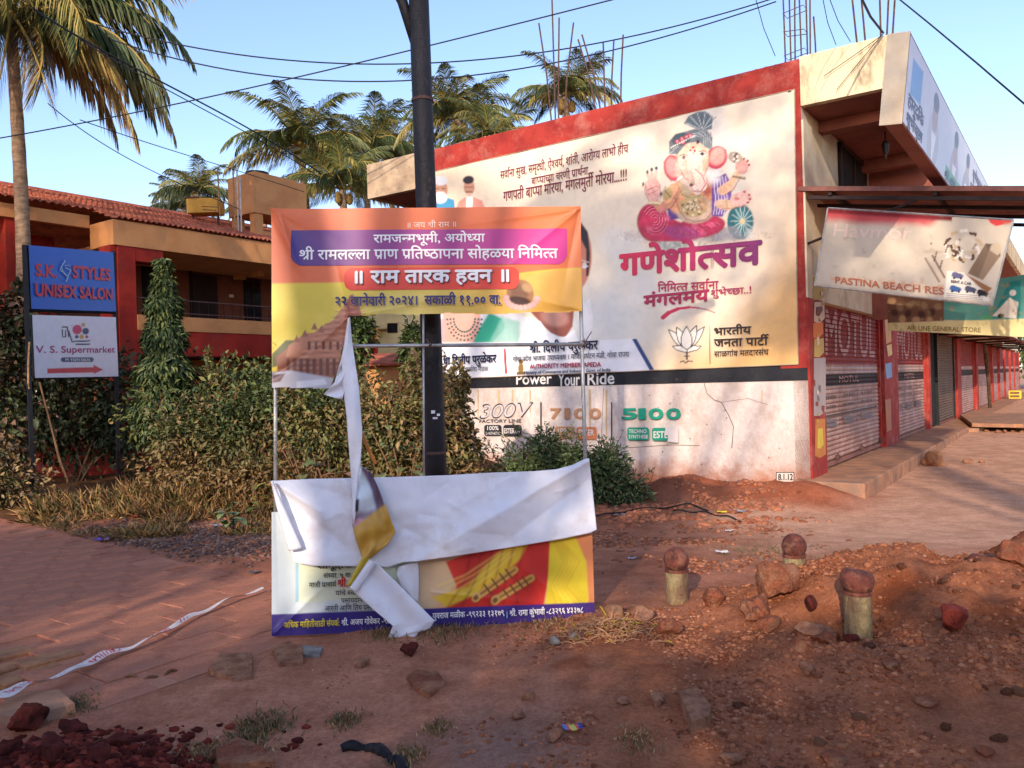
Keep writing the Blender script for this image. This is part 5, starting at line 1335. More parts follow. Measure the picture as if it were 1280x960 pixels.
# left wing, set back
zl1 = 3.0
LP2 = Plane(LA - NO * .9, D1, Z); LP2.n = NO.copy()
_zr = Plane(LA - NO * 3.6, D1, Z).hit(142, 256)[1]; zw1 = zf1 + (_zr - zf1) * (.80 / 3.65) - .06; zw0 = zw1 - .26
m = MB(); slab(m, LP2, -9, -.004, zw0, zw1, -.15, 0); m.build('eave_beam', M['ochre'], lb)
m = MB(); slab(m, LP2, -9, -.004, 2.9, zw0 - .003, -1.7, -1.5); m.build('back_wall', M['bluered'], lb)
m = MB(); slab(m, LP2, -9, -.004, 2.55, 2.9, -1.7, 0.1); m.build('floor_slab', M['ochre'], lb)
for a in (-1.6, -4.2): m = MB(); slab(m, LP2, a, a + .35, 0, zw0 - .003, -.35, -.05); m.build('column', M['bluered'], lb)
# upstairs veranda
zb1 = (LH_(230, 398)[1] + LH_(339, 401)[1]) / 2; zb0_ = (LH_(230, 415)[1] + LH_(339, 418)[1]) / 2; zr0 = LH_(300, 446)[1]
a_c0, a_c1 = LH_(150, 400)[0], LH_(172, 400)[0]
m = MB(); slab(m, LP, a_c1 + .004, aE, zb0_, zb1, -.14, 0.02); m.build('veranda_parapet', M['ochre'], lb)
m = MB(); slab(m, LP, a_c1 + .004, aE, zr0, zb0_ - .003, -.14, 0.0); m.build('red_beam', M['bluered'], lb)
m = MB(); slab(m, LP, a_c1 + .004, aE, zr0 + .05, zr0 + .18, -2.4, -.143); m.build('floor_slab', M['conc'], lb)
m = MB(); slab(m, LP, a_c0, a_c1, -.3, zf0 - .003, -.45, -.02); m.build('column', M['bluered'], lb)
m = MB(); slab(m, LP, LH_(142, 400)[0], LH_(149, 400)[0], -.3, zf0 - .003, -.5, -.06); m.build('downpipe_wall', M['bluered'], lb)
m = MB(); slab(m, LP, a_c1 + .004, LH_(205, 330)[0], LH_(190, 328)[1], zf0 - .003, -.4, -.03); m.build('red_lintel', M['bluered'], lb)
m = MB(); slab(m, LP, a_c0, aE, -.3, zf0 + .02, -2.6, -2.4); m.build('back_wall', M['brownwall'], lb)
LB2 = Plane(LA - NO * 2.4, D1, Z); LB2.n = NO.copy()
def openg(x0, y0, x1, y1, nm, mt, par=lb, d=.03):
    A = LB2.hit(x0, y0); B = LB2.hit(x1, y1); m = MB(); slab(m, LB2, A[0], B[0], min(A[1], B[1]), max(A[1], B[1]), 0.004, d); return m.build(nm, mt, par), A, B
o, A, B = openg(239, 342, 272, 402, 'door', M['door'])
m = MB(); slab(m, LB2, A[0] - .07, A[0] - .003, 2.6, A[1] + .07, .004, .06); m.build('frame', M['dark'], o)
o, A, B = openg(304, 352, 326, 402, 'window', M['glass'])
m = MB(); slab(m, LB2, A[0], B[0], A[1] + .002, A[1] + .08, .004, .06); slab(m, LB2, (A[0] + B[0]) / 2 - .02, (A[0] + B[0]) / 2 + .02, 2.7, A[1], .031, .06); m.each('frame', M['door'], o)
o, A, B = openg(286, 368, 291, 372, 'switch_box', M['whitewall'], d=.05)
o, A, B = openg(176, 330, 205, 402, 'door', M['dark'])
# railing
zra = (LH_(240, 377)[1] + LH_(339, 383)[1]) / 2
m = MB()
for a in np.linspace(a_c1 + .05, aE - .1, 34): m.tube([LP.P(a, zb1, -.06), LP.P(a + .02 * math.sin(a * 9), zra, -.06)], .008, 4)
rail = m.build('railing_bars', M['blackmetal'], lb, 'stuff')
for zz in (zra, zra - .28): MB().tube([LP.P(a_c1, zz, -.06), LP.P(aE, zz, -.06)], .016, 6).build('handrail', M['rust'], lb)
# ground floor
m = MB(); slab(m, LP, 0.5, aE, -.3, zr0 - .003, -1.9, -1.7); m.build('lower_wall', M['ochre'], lb)
for (x0, x1) in ((190, 215), (250, 280)):
    a0_ = LH_(x0, 450)[0]; a1_ = LH_(x1, 450)[0]; m = MB(); slab(m, LP, a0_, a1_, 0, 2.0, -1.697, -1.66); m.build('door', M['dark'], lb)
# right part of the building seen through the torn banner
PB = Plane(at(445, 420, 27.0) * [1, 1, 0], D1 * .2 + _X, Z)
yb = root('yellow_house', 'pale yellow house with small dark window glimpsed behind the shrubs', 'house', PB.O)
def pbx(x0, y0, x1, y1, d0, d1, nm, mt, par=yb):
    A = PB.hit(x0, y0); B = PB.hit(x1, y1); m = MB(); slab(m, PB, A[0], B[0], min(A[1], B[1]), max(A[1], B[1]), d0, d1); return m.build(nm, mt, par)
pbx(428, 330, 535, 520, -3, 0, 'wall', M['plaster_y'])
w1_ = pbx(484, 404, 497, 416, .004, .03, 'window', M['dark']); pbx(482.5, 402, 498, 404, .004, .08, 'sill', M['plaster_y'], w1_)
pbx(510, 392, 514, 450, .004, .06, 'downpipe', M['cream'])
pbx(452, 408, 484, 412, .004, .5, 'sunshade', M['plaster_y'])
sh = root('tiled_shed', 'low shed roof of red clay tiles glimpsed behind the shrubs', 'shed', at(500, 447, 17.0) * [1, 1, 0])
c0 = at(500, 447, 17.0)
m = MB(); m.add([c0 + [-.9, -.4, -.12], c0 + [.75, -.4, -.12], c0 + [.6, .5, .12], c0 + [-.75, .5, .12]], [[0, 1, 2, 3]])
o = m.build('roof', M['tile'], sh); s_ = o.modifiers.new('solid', 'SOLIDIFY'); s_.thickness = .05
m = MB(); m.box(c0 * [1, 1, 0], _X, np.array([0, 1, 0]), Z, (-.7, .6), (-.2, .4), (-.1, c0[2] - .13)); m.build('wall', M['ochre'], sh)
# tiled roof: real half-round courses, joined as they are too small to pick apart
def tile_roof(E0, E1, R0, R1, name, nc, nr):
    E0, E1, R0, R1 = [np.asarray(q, float) for q in (E0, E1, R0, R1)]
    nx = nc * 6; cols = np.linspace(0, 1, nx + 1); V = []; wv = np.abs(np.sin(np.linspace(0, nc * math.pi, nx + 1))) * .045
    nn = np.cross(E1 - E0, R0 - E0); nn /= np.linalg.norm(nn); nn = nn if nn[2] > 0 else -nn
    for r_ in range(nr):
        jit = rng.uniform(-.008, .008, nx + 1)
        for (q, lift) in ((r_ / nr, .035), ((r_ + 1.0) / nr, 0.0)):
            A = E0 * (1 - q) + R0 * q; B = E1 * (1 - q) + R1 * q
            V.append(A[None] * (1 - cols[:, None]) + B[None] * cols[:, None] + nn[None] * (wv + lift + jit)[:, None])
    V = np.concatenate(V); F = grid_faces(nx + 1, nr * 2)
    return link(name, mesh_np(name, V, F, False), M['tile'], lb, 'stuff')
def rp(a, z, d): return LP.P(a, z, d)
back = -3.6
zrg = Plane(LA + NO * back, D1, Z).hit(142, 256)[1]
tile_roof(rp(0.05, zf1 - .01, .05), rp(aE, zf1 - .01, .05), rp(0.05, zrg, back), rp(aE, zrg, back), 'roof_tile', 60, 16)
zwe = zf1 - .01 + (zrg - zf1 + .01) * (.80 / 3.65)
tile_roof(rp(-10, zwe, -.75), rp(0.05, zwe, -.75), rp(-10, zrg, back), rp(0.05, zrg, back), 'roof_tile', 64, 16)
m = MB().tube([rp(-10, zrg + .02, back), rp(aE, zrg + .02, back)], .09, 8); m.build('ridge_tile', M['tile'], lb)
m = MB(); m.add([rp(-10, zw1 - .1, -8), rp(aE, zw1 - .1, -8), rp(aE, zrg, back), rp(-10, zrg, back)], [[3, 2, 1, 0]]); m.build('rear_roof', M['tile'], lb)
# low red boundary wall
q0, q1 = gnd(-60, 596, 0.1), gnd(186, 583, 0.1)
bwp = Plane(q0 * [1, 1, 0], (q1 - q0) * [1, 1, 0], Z)
m = MB(); slab(m, bwp, -6, np.linalg.norm((q1 - q0)[:2]) + 2.5, -.3, bwp.hit(60, 556)[1], -.2, 0); o = m.build('boundary_wall', M['redwall'])
tag(o, 'low dark red boundary wall in the shade behind the two shop signs', 'wall')
m = MB(); slab(m, bwp, -6, np.linalg.norm((q1 - q0)[:2]) + 2.5, bwp.hit(60, 556)[1] + .002, bwp.hit(60, 556)[1] + .07, -.24, .04); m.build('coping', M['ochre'], o)

# water tank on the roof
TKP = Plane(at(320, 255, 21.0), _X + D1 * .0, Z)
def tk(px, py): return at(px, py, 21.0)
tk0 = tk(318, 290)
wt_ = root('water_tank', 'square ochre concrete water tank on short legs above the tiled roof', 'water tank', tk0)
Lc, Ac, Rc_ = tk(277, 225), tk(318, 216), tk(362, 222)
w_u = D1; w_v = D2
cc = at(318, 265, 20.4); zt = cc[2] + (264 - 214) / FPX * 20.4
m = MB(); m.box(cc * [1, 1, 0], w_u, w_v, Z, (0, 1.7), (0, 1.05), (cc[2], zt)); m.build('tank_body', M['ochre'], wt_)
m = MB(); m.box(cc * [1, 1, 0], w_u, w_v, Z, (.15, 1.5), (.15, .9), (zt + .002, zt + .08)); m.build('tank_lid', M['ochre'], wt_)
m = MB().tube([np.array([*(cc + w_u * .5 + w_v * .5)[:2], zt + .08]), np.array([*(cc + w_u * .5 + w_v * .5)[:2], zt + .16])], .3, 14); m.build('manhole_cover', M['blackmetal'], wt_)
for (a, b) in ((.05, .05), (1.4, .05), (.05, .8), (1.4, .8)):
    m = MB(); m.box(cc * [1, 1, 0], w_u, w_v, Z, (a, a + .25), (b, b + .2), (cc[2] - 1.6, cc[2] - .003)); m.build('leg', M['ochre'], wt_)
m = MB(); m.box(cc * [1, 1, 0], w_u, w_v, Z, (.306, 1.39), (.07, .2), (cc[2] - .62, cc[2] - .42)); m.build('tie_beam', M['ochre'], wt_)
c2_ = at(258, 268, 20.6)
st = root('roof_cistern', 'small yellow lettered box cistern on a stand left of the water tank', 'cistern', c2_ * [1, 1, 1])
m = MB(); m.box(c2_, _X, np.array([0, 1, 0]), Z, (-.40, .38), (-.25, .25), (0, .36)); m.build('box', mat('cistern_yellow', lin(206, 160, 70), lin(186, 140, 60), 4, .7), st)
m = MB(); m.box(c2_, _X, np.array([0, 1, 0]), Z, (-.42, -.1), (-.27, .27), (.363, .40)); m.build('lid', M['rust'], st)
for a in (-.35, .3): m = MB().tube([c2_ + [a, 0, 0], c2_ + [a, 0, -.9]], .03, 6); m.build('leg', M['rust'], st)
CP = Plane(c2_ + [0, -.252, 0], _X, Z); LC_ = Layer(CP, None, .002); LC_.line([(252, 258), (272, 259)], 1.2, lin(130, 84, 50)); LC_.line([(254, 262), (270, 263)], 1.6, lin(130, 84, 50)); LC_.build('lettering', M['print_old'], st)
for k, (x0, y0, x1, y1) in enumerate(((291, 208, 294, 280), (296, 205, 298, 285), (272, 210, 275, 262), (300, 222, 302, 285))):
    o = MB().tube([at(x0, y0, 20.1), at(x1, y1 + 8, 20.1)], .018, 6).build('water_pipe', M['galv'] if k % 2 else M['rope']); tag(o, ['thickest pale pipe standing just left of the roof tank', 'pale pipe crossing the left face of the roof tank', 'leftmost upright pipe, behind the yellow roof cistern', 'rightmost thin pipe in front of the roof tank'][k], 'pipe', 'pipes by the roof tank')

# ------------------------------------------------------------------ the two shop signs on a black frame
s0 = gnd(43, 632, 0.0); s1_ = gnd(151, 607, 0.0)
SP = Plane(s0, (s1_ - s0) * [1, 1, 0] , Z + _X * -.045)
sg = root('sign_stand', 'black steel frame with two posts carrying the salon and supermarket signs', 'sign frame', s0)
def sp_(px, py, o=0.0): return SP.P(*SP.hit(px, py), o)
for (x0, y0, x1, y1) in ((33, 306, 44.5, 633), (144, 314, 151, 607)): MB().tube([sp_(x0, y0, -.03), sp_(x1, y1, -.03)], .035, 4).build('post', M['blackmetal'], sg)
for (a, b) in (((34, 308), (145, 317)), ((38, 388), (146, 391)), ((43, 472), (150, 470))): MB().tube([sp_(*a, -.02), sp_(*b, -.02)], .02, 4).build('crossbar', M['blackmetal'], sg)
def signpanel(q, name, lab, fn):
    t = board(SP, q, .03, name, lab, 'sign', M['blackmetal'], 'shop signs on the black frame')
    painted_sheet(SP, q, 120, 80, fn, 'printed_face', t, M['print']); return t
q = [(35.5, 306.5), (141.5, 315.5), (145, 389.5), (39, 386)]
t1 = signpanel(q, 'sign_board', 'blue salon sign with red lettering, upper one on the black frame', lambda x, y: Paint(x, y, lin(24, 92, 190)).c)
LS = Layer(SP, None, .006); rd = lin(196, 40, 66)
LS.text('S.K.', 44, 344.5, 70, 346.5, 14.5, rd, bold=.13); LS.text('STYLES', 90, 347, 137, 350.5, 14.5, rd, bold=.13); LS.text('UNISEX SALON', 43, 369.5, 139, 374.5, 15, rd, bold=.13)
LS.line([(80, 326), (75, 334), (78, 342), (84, 346), (81, 352)], 1.1, lin(150, 180, 206)); LS.line([(77, 329), (73, 338), (80, 342)], .7, lin(150, 180, 206)); LS.line([(80, 335), (87, 338), (82, 347)], .8, lin(150, 180, 206)); LS.line([(79, 332), (86, 332), (87, 337)], .6, lin(130, 160, 200))
LS.build('lettering', M['print'], t1)
q = [(40, 393.5), (144.5, 396.5), (148, 470.5), (43.5, 472.5)]
def smf(x, y):
    p = Paint(x, y, lin(232, 226, 234))
    for (cx_, cy_, r, cc_) in ((96.5, 412, 6, (206, 36, 96)), (107, 414, 4.2, (50, 56, 96)), (104, 406, 2.6, (210, 160, 90)), (102, 421, 3, (210, 160, 70)), (96, 421, 2.2, (60, 56, 100)), (108.5, 421, 2, (190, 50, 90)), (90, 407, .9, (206, 60, 90))): p.ell(cx_, cy_, r, r, 0, lin(*cc_), .12)
    p.line([(78, 409), (84, 409), (86, 421)], 1.8, lin(44, 44, 64), .3); p.line([(78, 412), (78, 421), (82, 421), (82, 413)], 1.6, lin(44, 44, 64), .3); p.line([(86, 414), (90, 427), (112, 426)], 1.8, lin(44, 44, 64), .3); p.line([(95, 430.5), (112, 430)], 1.8, lin(44, 44, 64), .3)
    p.line([(79, 449.5), (114, 449.5)], 6, lin(60, 62, 104), .4)
    p.poly([(59, 460.5), (117, 459), (117, 456), (129, 462), (117, 467.5), (117, 465.5), (59, 467)], lin(206, 30, 50), .4); return p.c
t2 = signpanel(q, 'sign_board', 'white supermarket sign with red arrow, lower one on the black frame', smf)
LS = Layer(SP, None, .006); LS.text('V. S. Supermarket', 44.5, 441, 143, 440.5, 8.6, lin(176, 30, 110), bold=.06); LS.text('M: 9309158676', 81, 451.5, 112, 451.5, 3.4, lin(236, 236, 240), bold=.04); LS.build('lettering', M['print'], t2)
# string and leaning stick
o = MB().tube([sp_(34, 428, .03), sp_(30, 455, .06), sp_(30, 480, .06), sp_(32, 486, .05)], .012, 5).build('jute_string', M['rope']); tag(o, 'loop of pale jute string hanging from the left sign post', 'string')
o = MB().tube([sp_(46, 478, .04), sp_(56, 520, .05), sp_(66, 575, .10), sp_(76, 636, .25)], [.012, .014, .018, .02], 6).build('leaning_stick', M['twig']); tag(o, 'thin crooked stick leaning against the left sign post', 'stick')

# ------------------------------------------------------------------ leaves
def leaf_mesh(name, P, D, N_, S, Wd, C_, fold=.25):
    """diamond leaves folded on the midrib: base P, direction D, normal N_, length S, width Wd"""
    D = D / (np.linalg.norm(D, axis=1, keepdims=True) + 1e-9); B = np.cross(D, N_); B /= (np.linalg.norm(B, axis=1, keepdims=True) + 1e-9); N2 = np.cross(B, D)
    S = S[:, None]; Wd = Wd[:, None]
    tip = P + D * S - N2 * S * .12; mid = P + D * S * .5
    l = mid + B * Wd / 2 + N2 * Wd * fold; r = mid - B * Wd / 2 + N2 * Wd * fold
    n = len(P); V = np.stack([P, l, tip, r], 1).reshape(-1, 3); i = np.arange(n)[:, None] * 4
    F = np.concatenate([i + [0, 2, 1], i + [0, 3, 2]], 1).reshape(-1, 3)
    return mesh_np(name, V, F, False, np.repeat(C_, 4, 0))
def rnd_unit(n):
    v = rng.normal(size=(n, 3)); return v / np.linalg.norm(v, axis=1, keepdims=True)
def blob_points(blobs, n, shell=.55):
    """points spread through ellipsoids, denser near the skin"""
    w = np.array([b[3] * b[4] * b[5] for b in blobs]) ** .66; w /= w.sum(); k = rng.choice(len(blobs), n, p=w)
    B = np.array(blobs, float)[k]; d = rnd_unit(n); r = shell + (1 - shell) * rng.random(n) ** .7
    r = r * (1 + .48 * (vnoise(d[:, 0] * 4 + k * 7, d[:, 2] * 4 + d[:, 1] * 3, 5) - .5) * 2)
    return B[:, :3] + d * r[:, None] * B[:, 3:6], d
def foliage(name, blobs, n, size, asp, cols, parent, droop=.2, shell=.5, zcut=None, grad=None):
    P, d = blob_points(blobs, n, shell)
    if zcut is not None:
        k = P[:, 2] > ground_h(P[:, 0], P[:, 1]) + zcut; P = P[k]; d = d[k]
    n = len(P); D = d + rnd_unit(n) * .9; D[:, 2] -= droop; N_ = d * .6 + rnd_unit(n) * .7 + [0, 0, .6]
    S = size * rng.uniform(.6, 1.35, n); cl = np.array([lin(*c_) for c_ in cols]); cn = vnoise(P[:, 0] * 1.7, P[:, 2] * 2.1 + P[:, 1], 8) * .6 + rng.random(n) * .4
    ci = np.clip((cn * len(cols)).astype(int), 0, len(cols) - 1); C_ = cl[ci] * rng.uniform(.75, 1.2, (n, 1))
    if grad is not None: C_ = grad(P, C_)
    return link(name, leaf_mesh(name, P, D, N_, S, S * asp, C_), M['leaf'], parent, 'stuff')
def stems(name, base, tips, r0, parent, mt=None):
    m = MB()
    for tp in tips:
        tp = np.asarray(tp, float); b = np.asarray(base, float) + rng.normal(size=3) * [.05, .05, 0]; md = (b + tp) / 2 + rng.normal(size=3) * .08
        m.tube([b, md, tp], [r0, r0 * .7, r0 * .25], 5)
    return m.build(name, mt or M['bark'], parent, 'stuff')
def bush(name, label, cat, blobs, n, size, asp, cols, group=None, droop=.2, zcut=-.02, grad=None, ns=8, r0=.018, shell=.5):
    B = np.array(blobs); c_ = B[:, :3].mean(0); bx, by = c_[0], c_[1]; base = np.array([bx, by, gh(bx, by)])
    t = root(name, label, cat, base, group)
    foliage('foliage', blobs, n, size, asp, cols, t, droop, shell, zcut, grad)
    tips = [B[rng.integers(len(B)), :3] + rnd_unit(1)[0] * B[0, 3:6] * .6 for _ in range(ns)]
    stems('stem', base - Z * .05, tips, r0, t)
    if shell < .3 and len(blobs) < 9:
        for _ in range(9):
            q = B[rng.integers(len(B))]; a = q[:3] + np.array([rng.uniform(-.8, .8) * q[3], 0, .4 * q[5]]); tip = a + np.array([rng.normal() * .25, -.1, q[5] * rng.uniform(.7, 1.15)]); md = (a + tip) / 2 + rng.normal(size=3) * .05
            MB().tube([a, md, tip], [.008, .006, .002], 4).build('shoot', M['twig'], t)
            k = 26; f = rng.random(k)[:, None]; P = a * (1 - f) + tip * f + rng.normal(size=(k, 3)) * .02; D = rnd_unit(k) + [0, 0, .2]; S = size * rng.uniform(.5, 1.1, k)
            link('shoot_leaves', leaf_mesh('shoot_leaves', P, D, rnd_unit(k) + [0, 0, .5], S, S * asp, np.array([lin(*cols[i % len(cols)]) for i in range(k)])), M['leaf'], t, 'stuff')
    return t
def pb(px, py, Y_, rx, ry, rz): p = at(px, py, Y_); return (p[0], p[1], p[2], rx, ry, rz)
dg = [(78, 94, 50), (100, 110, 58), (64, 80, 44), (124, 122, 66), (134, 112, 70)]
dry = [(118, 106, 60), (136, 110, 70), (92, 94, 52), (150, 122, 80), (112, 84, 58), (160, 132, 92)]
def drygrad(z0, z1):
    a, b = lin(150, 112, 70), None
    def g(P, C_):
        f = sstep(z0, z1, P[:, 2] + .25 * (vnoise(P[:, 0] * 2, P[:, 2] * 2, 3) - .5))[:, None]; return C_ * f + (C_ * .35 + a * .65) * (1 - f)
    return g
# hedge mass in pieces, each shrub a thing
bush('climber_shrub', 'broad shrub with sunlit yellow green top, left of the torn banner', 'shrub', [pb(300, 550, 10.2, .75, .5, .6), pb(240, 585, 10.0, .65, .45, .42), pb(330, 515, 10.4, .45, .4, .5), pb(275, 520, 10.3, .35, .3, .35), pb(215, 545, 10, .3, .3, .4), pb(310, 600, 9.6, .6, .3, .3)], 8500, .078, .42, dry[:3] + dg[:2], 'shrubs on the bank', .3, grad=drygrad(.3, 1.1), shell=.15, ns=26)
bush('climber_shrub', 'darker leafy shrub right behind the tall narrow tree', 'shrub', [pb(225, 520, 11.6, .8, .5, .6), pb(280, 505, 11.8, .6, .5, .55), pb(318, 490, 12, .5, .4, .45)], 6500, .10, .45, dg, 'shrubs on the bank', .3, shell=.15, ns=14)
bush('climber_shrub', 'tangled shrub seen through the tear of the banner', 'shrub', [pb(400, 530, 10.0, .6, .45, .72), pb(455, 530, 10.2, .5, .45, .65), pb(375, 500, 10.4, .4, .4, .5), pb(425, 465, 10.3, .3, .3, .35), pb(480, 580, 9.7, .4, .3, .4)], 8500, .075, .45, dg + dry[:2], 'shrubs on the bank', .3, grad=drygrad(.2, 1.0), shell=.1, ns=26)
bush('climber_shrub', 'brownish dry shrub close behind the street pole', 'shrub', [pb(500, 540, 9.8, .6, .4, .62), pb(548, 540, 10.0, .38, .4, .7), pb(570, 600, 10, .35, .35, .35), pb(530, 490, 10.2, .3, .3, .45)], 7500, .08, .5, dg + dry[2:], 'shrubs on the bank', .3, grad=drygrad(.0, .9), shell=.1, ns=24)
bush('wall_shrub', 'green ferny shrub against the white wall, right edge of it nearest the red soil', 'shrub', [pb(745, 600, 10.9, .42, .35, .45), pb(785, 618, 11, .32, .3, .28), pb(760, 580, 11, .3, .3, .3)], 5200, .075, .34, [(96, 116, 70), (112, 128, 80), (76, 94, 56), (134, 140, 92)], 'shrubs growing against the white wall', .1, shell=.1, ns=22, r0=.01)
bush('wall_shrub', 'green ferny shrub against the white wall under the orange lettering', 'shrub', [pb(690, 585, 11.2, .55, .35, .4), pb(650, 590, 11.2, .45, .35, .4), pb(680, 560, 11.2, .3, .3, .25), pb(715, 575, 11, .3, .3, .3)], 5600, .075, .34, [(96, 116, 70), (112, 128, 80), (76, 94, 56), (134, 140, 92)], 'shrubs growing against the white wall', .1, shell=.1, ns=22, r0=.01)
bush('wall_shrub', 'taller sparse shrub between the street pole and the white wall', 'shrub', [pb(566, 510, 10.8, .2, .25, .5), pb(580, 570, 10.8, .25, .3, .45), pb(572, 480, 10.8, .14, .2, .25)], 2400, .09, .5, dg + dry[:2], 'shrubs growing against the white wall', .2)
# tall narrow drooping tree
tb = np.array([*gnd(205, 618, .1)[:2], .1]); tb = at(203, 560, 11.6); tb[2] = .1
mt_ = root('mast_tree', 'tall narrow tree with drooping leaves in front of the red column', 'tree', tb)
top = at(203, 322, 11.6)
MB().tube([tb, (tb + top) / 2, top], [.06, .04, .01], 7).build('trunk', M['bark'], mt_)
n = 11000; h = rng.random(n) ** .8; zz = top[2] - h * (top[2] - .9); rad = .04 + .40 * h ** 1.05 + .10 * np.sin(h * 31) * h + .12 * (vnoise(h * 14, h * 3, 4) - .5); th = rng.random(n) * 6.283; rr = rad * (.35 + .65 * rng.random(n) ** .5)
P = np.stack([top[0] + rr * np.cos(th), top[1] + rr * np.sin(th), zz], 1); D = np.stack([np.cos(th) * .7, np.sin(th) * .7, -np.ones(n) * .75], 1) + rng.normal(size=(n, 3)) * .4
S = rng.uniform(.07, .16, n); C_ = np.array([lin(92, 104, 56), lin(70, 86, 48), lin(112, 118, 64), lin(54, 72, 42)])[rng.integers(0, 4, n)] * rng.uniform(.8, 1.15, (n, 1))
link('crown', leaf_mesh('crown', P, D, np.stack([np.cos(th), np.sin(th), .4 + 0 * th], 1), S, S * .26, C_), M['leaf'], mt_, 'stuff')
bush('broadleaf_tree', 'dark leafy tree filling the space behind the two shop signs', 'tree', [pb(95, 500, 13.8, 1.0, .5, 1.1), pb(30, 480, 13.5, .8, .5, 1.2), pb(165, 520, 13.6, .7, .5, .9)], 7000, .12, .5, [(52, 60, 36), (66, 74, 42), (84, 72, 48)], 'plants around the signs', .4, ns=6, r0=.018)
bush('broadleaf_tree', 'creeper with pale green leaves at the left edge beside the palm trunk', 'creeper', [pb(10, 440, 11.5, .35, .3, .8), pb(5, 520, 11.3, .35, .3, .8), pb(25, 395, 11.6, .22, .2, .5)], 2600, .12, .6, [(90, 90, 50), (70, 78, 46), (120, 92, 70), (84, 110, 66)], 'plants around the signs', .6)
bush('low_shrub', 'low yellowish shrub at the foot of the left sign post', 'shrub', [pb(15, 605, 10.6, .45, .4, .35), pb(-15, 590, 10.6, .4, .4, .45)], 2600, .08, .5, dry + dg[:2], 'plants around the signs', .1)
bush('broadleaf_tree', 'dense dark mango tree above the shrubs inside the tear of the banner', 'tree', [pb(442, 420, 15, .32, .4, .5), pb(438, 400, 15, .3, .4, .5), pb(515, 440, 15.2, .2, .3, .5)], 3600, .13, .35, [(50, 66, 34), (70, 88, 40), (96, 108, 50)], 'plants around the signs', .5, ns=5, r0=.05)
# far background trees low on the horizon, behind everything
for k, (px, py, Y_, r) in enumerate(((380, 380, 34, 4), (520, 410, 36, 3.2), (260, 400, 40, 4), (100, 380, 42, 5), (1290, 380, 60, 6), (20, 330, 44, 5))):
    bush('background_tree', ['rounded dark tree far behind the red building', 'rounded tree far behind the gap beside the pole', 'dark tree far behind the tall narrow tree', 'dark tree far behind the salon sign', 'tree at the far end of the shop road', 'dark tree far away at the left edge'][k], 'tree', [pb(px, py + 20, Y_, r, r * .7, r * .6), pb(px - 20, py + 35, Y_, r * .7, r * .6, r * .5), pb(px + 22, py + 32, Y_, r * .7, r * .5, r * .5)], 3500, .42, .5, dg[:3], 'trees in the far background', .3, ns=4, r0=.15)

# ------------------------------------------------------------------ coconut palms
def frond_mesh(a0, k, wilt, cols, nl=66, seed=0):
    """unit-length frond growing along +X: rachis tube and drooping leaflets"""
    r = np.random.default_rng(seed); t = np.linspace(0, 1, 26); an = a0 - k * t ** 1.35; dt = t[1] - t[0]
    x = np.r_[0, np.cumsum(np.cos(an[:-1]) * dt)]; z = np.r_[0, np.cumsum(np.sin(an[:-1]) * dt)]; y = .02 * np.sin(t * 3 + seed)
    mb = MB().tube([np.array([x[i], y[i], z[i]]) for i in range(0, 26, 3)], list(.011 * (1 - .8 * t[::3])), 4); V = [np.array(mb.V)]; F = []
    for f in mb.F: F += [[f[0], f[1], f[2]], [f[0], f[2], f[3]]] if len(f) == 4 else []
    C_ = [np.tile(lin(170, 140, 70), (mb.n, 1))]; nv = mb.n; cl = [lin(*c_) for c_ in cols]
    for i in range(nl):
        q = .12 + .88 * (i + r.random() * .9) / nl
        if r.random() < .06: continue
        px_ = np.interp(q, t, x); pz = np.interp(q, t, z); py_ = np.interp(q, t, y); aa = np.interp(q, t, an)
        fw = np.array([math.cos(aa), 0, math.sin(aa)]); up = np.array([-math.sin(aa), 0, math.cos(aa)])
        Lh = .30 * (math.sin(math.pi * (.16 + .80 * q)) ** .7) * r.uniform(.7, 1.12)
        for s in (-1, 1):
            dr = fw * (.55 + .5 * q) + np.array([0, s, 0]) * (1.0 - .35 * q - .3 * wilt) + up * .15 - Z * (wilt * r.uniform(.5, 1.3)); dr /= np.linalg.norm(dr)
            d2 = dr * .6 - Z * (.45 + .6 * wilt * r.uniform(.6, 1.3)); d2 /= np.linalg.norm(d2); b = np.array([px_, py_, pz]); md = b + dr * Lh * .55; tp = md + d2 * Lh * .5
            wv = np.cross(dr, up); wv = fw * .6 + up * .2; wv = wv / np.linalg.norm(wv) * .0068 * r.uniform(.8, 1.2)
            V.append(np.array([b - wv * .6, b + wv * .6, md + wv, md - wv, tp])); F += [[nv, nv + 1, nv + 2], [nv, nv + 2, nv + 3], [nv + 3, nv + 2, nv + 4]]
            c_ = cl[r.integers(len(cl))] * r.uniform(.8, 1.15); C_.append(np.array([c_, c_, c_, c_, c_ * .85 + lin(170, 130, 70) * .15])); nv += 5
    return mesh_np('frond', np.concatenate(V), np.array(F), False, np.concatenate(C_))
green = [(96, 106, 56), (78, 92, 48), (118, 120, 66), (64, 80, 44)]; yel = [(164, 152, 82), (146, 134, 70), (122, 118, 62), (176, 158, 96)]; dkf = [(58, 76, 44), (48, 64, 40), (76, 92, 52)]; brn = [(150, 110, 66), (130, 94, 60), (170, 136, 84)]
VAR = [frond_mesh(1.25, 1.3, .15, green, seed=1), frond_mesh(.95, 1.7, .3, green + yel[:2], seed=2), frond_mesh(.55, 1.7, .5, green, seed=3), frond_mesh(.25, 1.6, .8, yel, seed=4), frond_mesh(-.1, 1.3, 1.1, yel + brn[:1], seed=5), frond_mesh(-.4, 1.1, 1.4, brn + yel[:1], seed=6), frond_mesh(.5, 1.9, .7, dkf, seed=7), frond_mesh(.0, 1.4, 1.2, dkf, seed=8)]
for v in VAR: v.materials.append(M['leaf'])
nutm = None
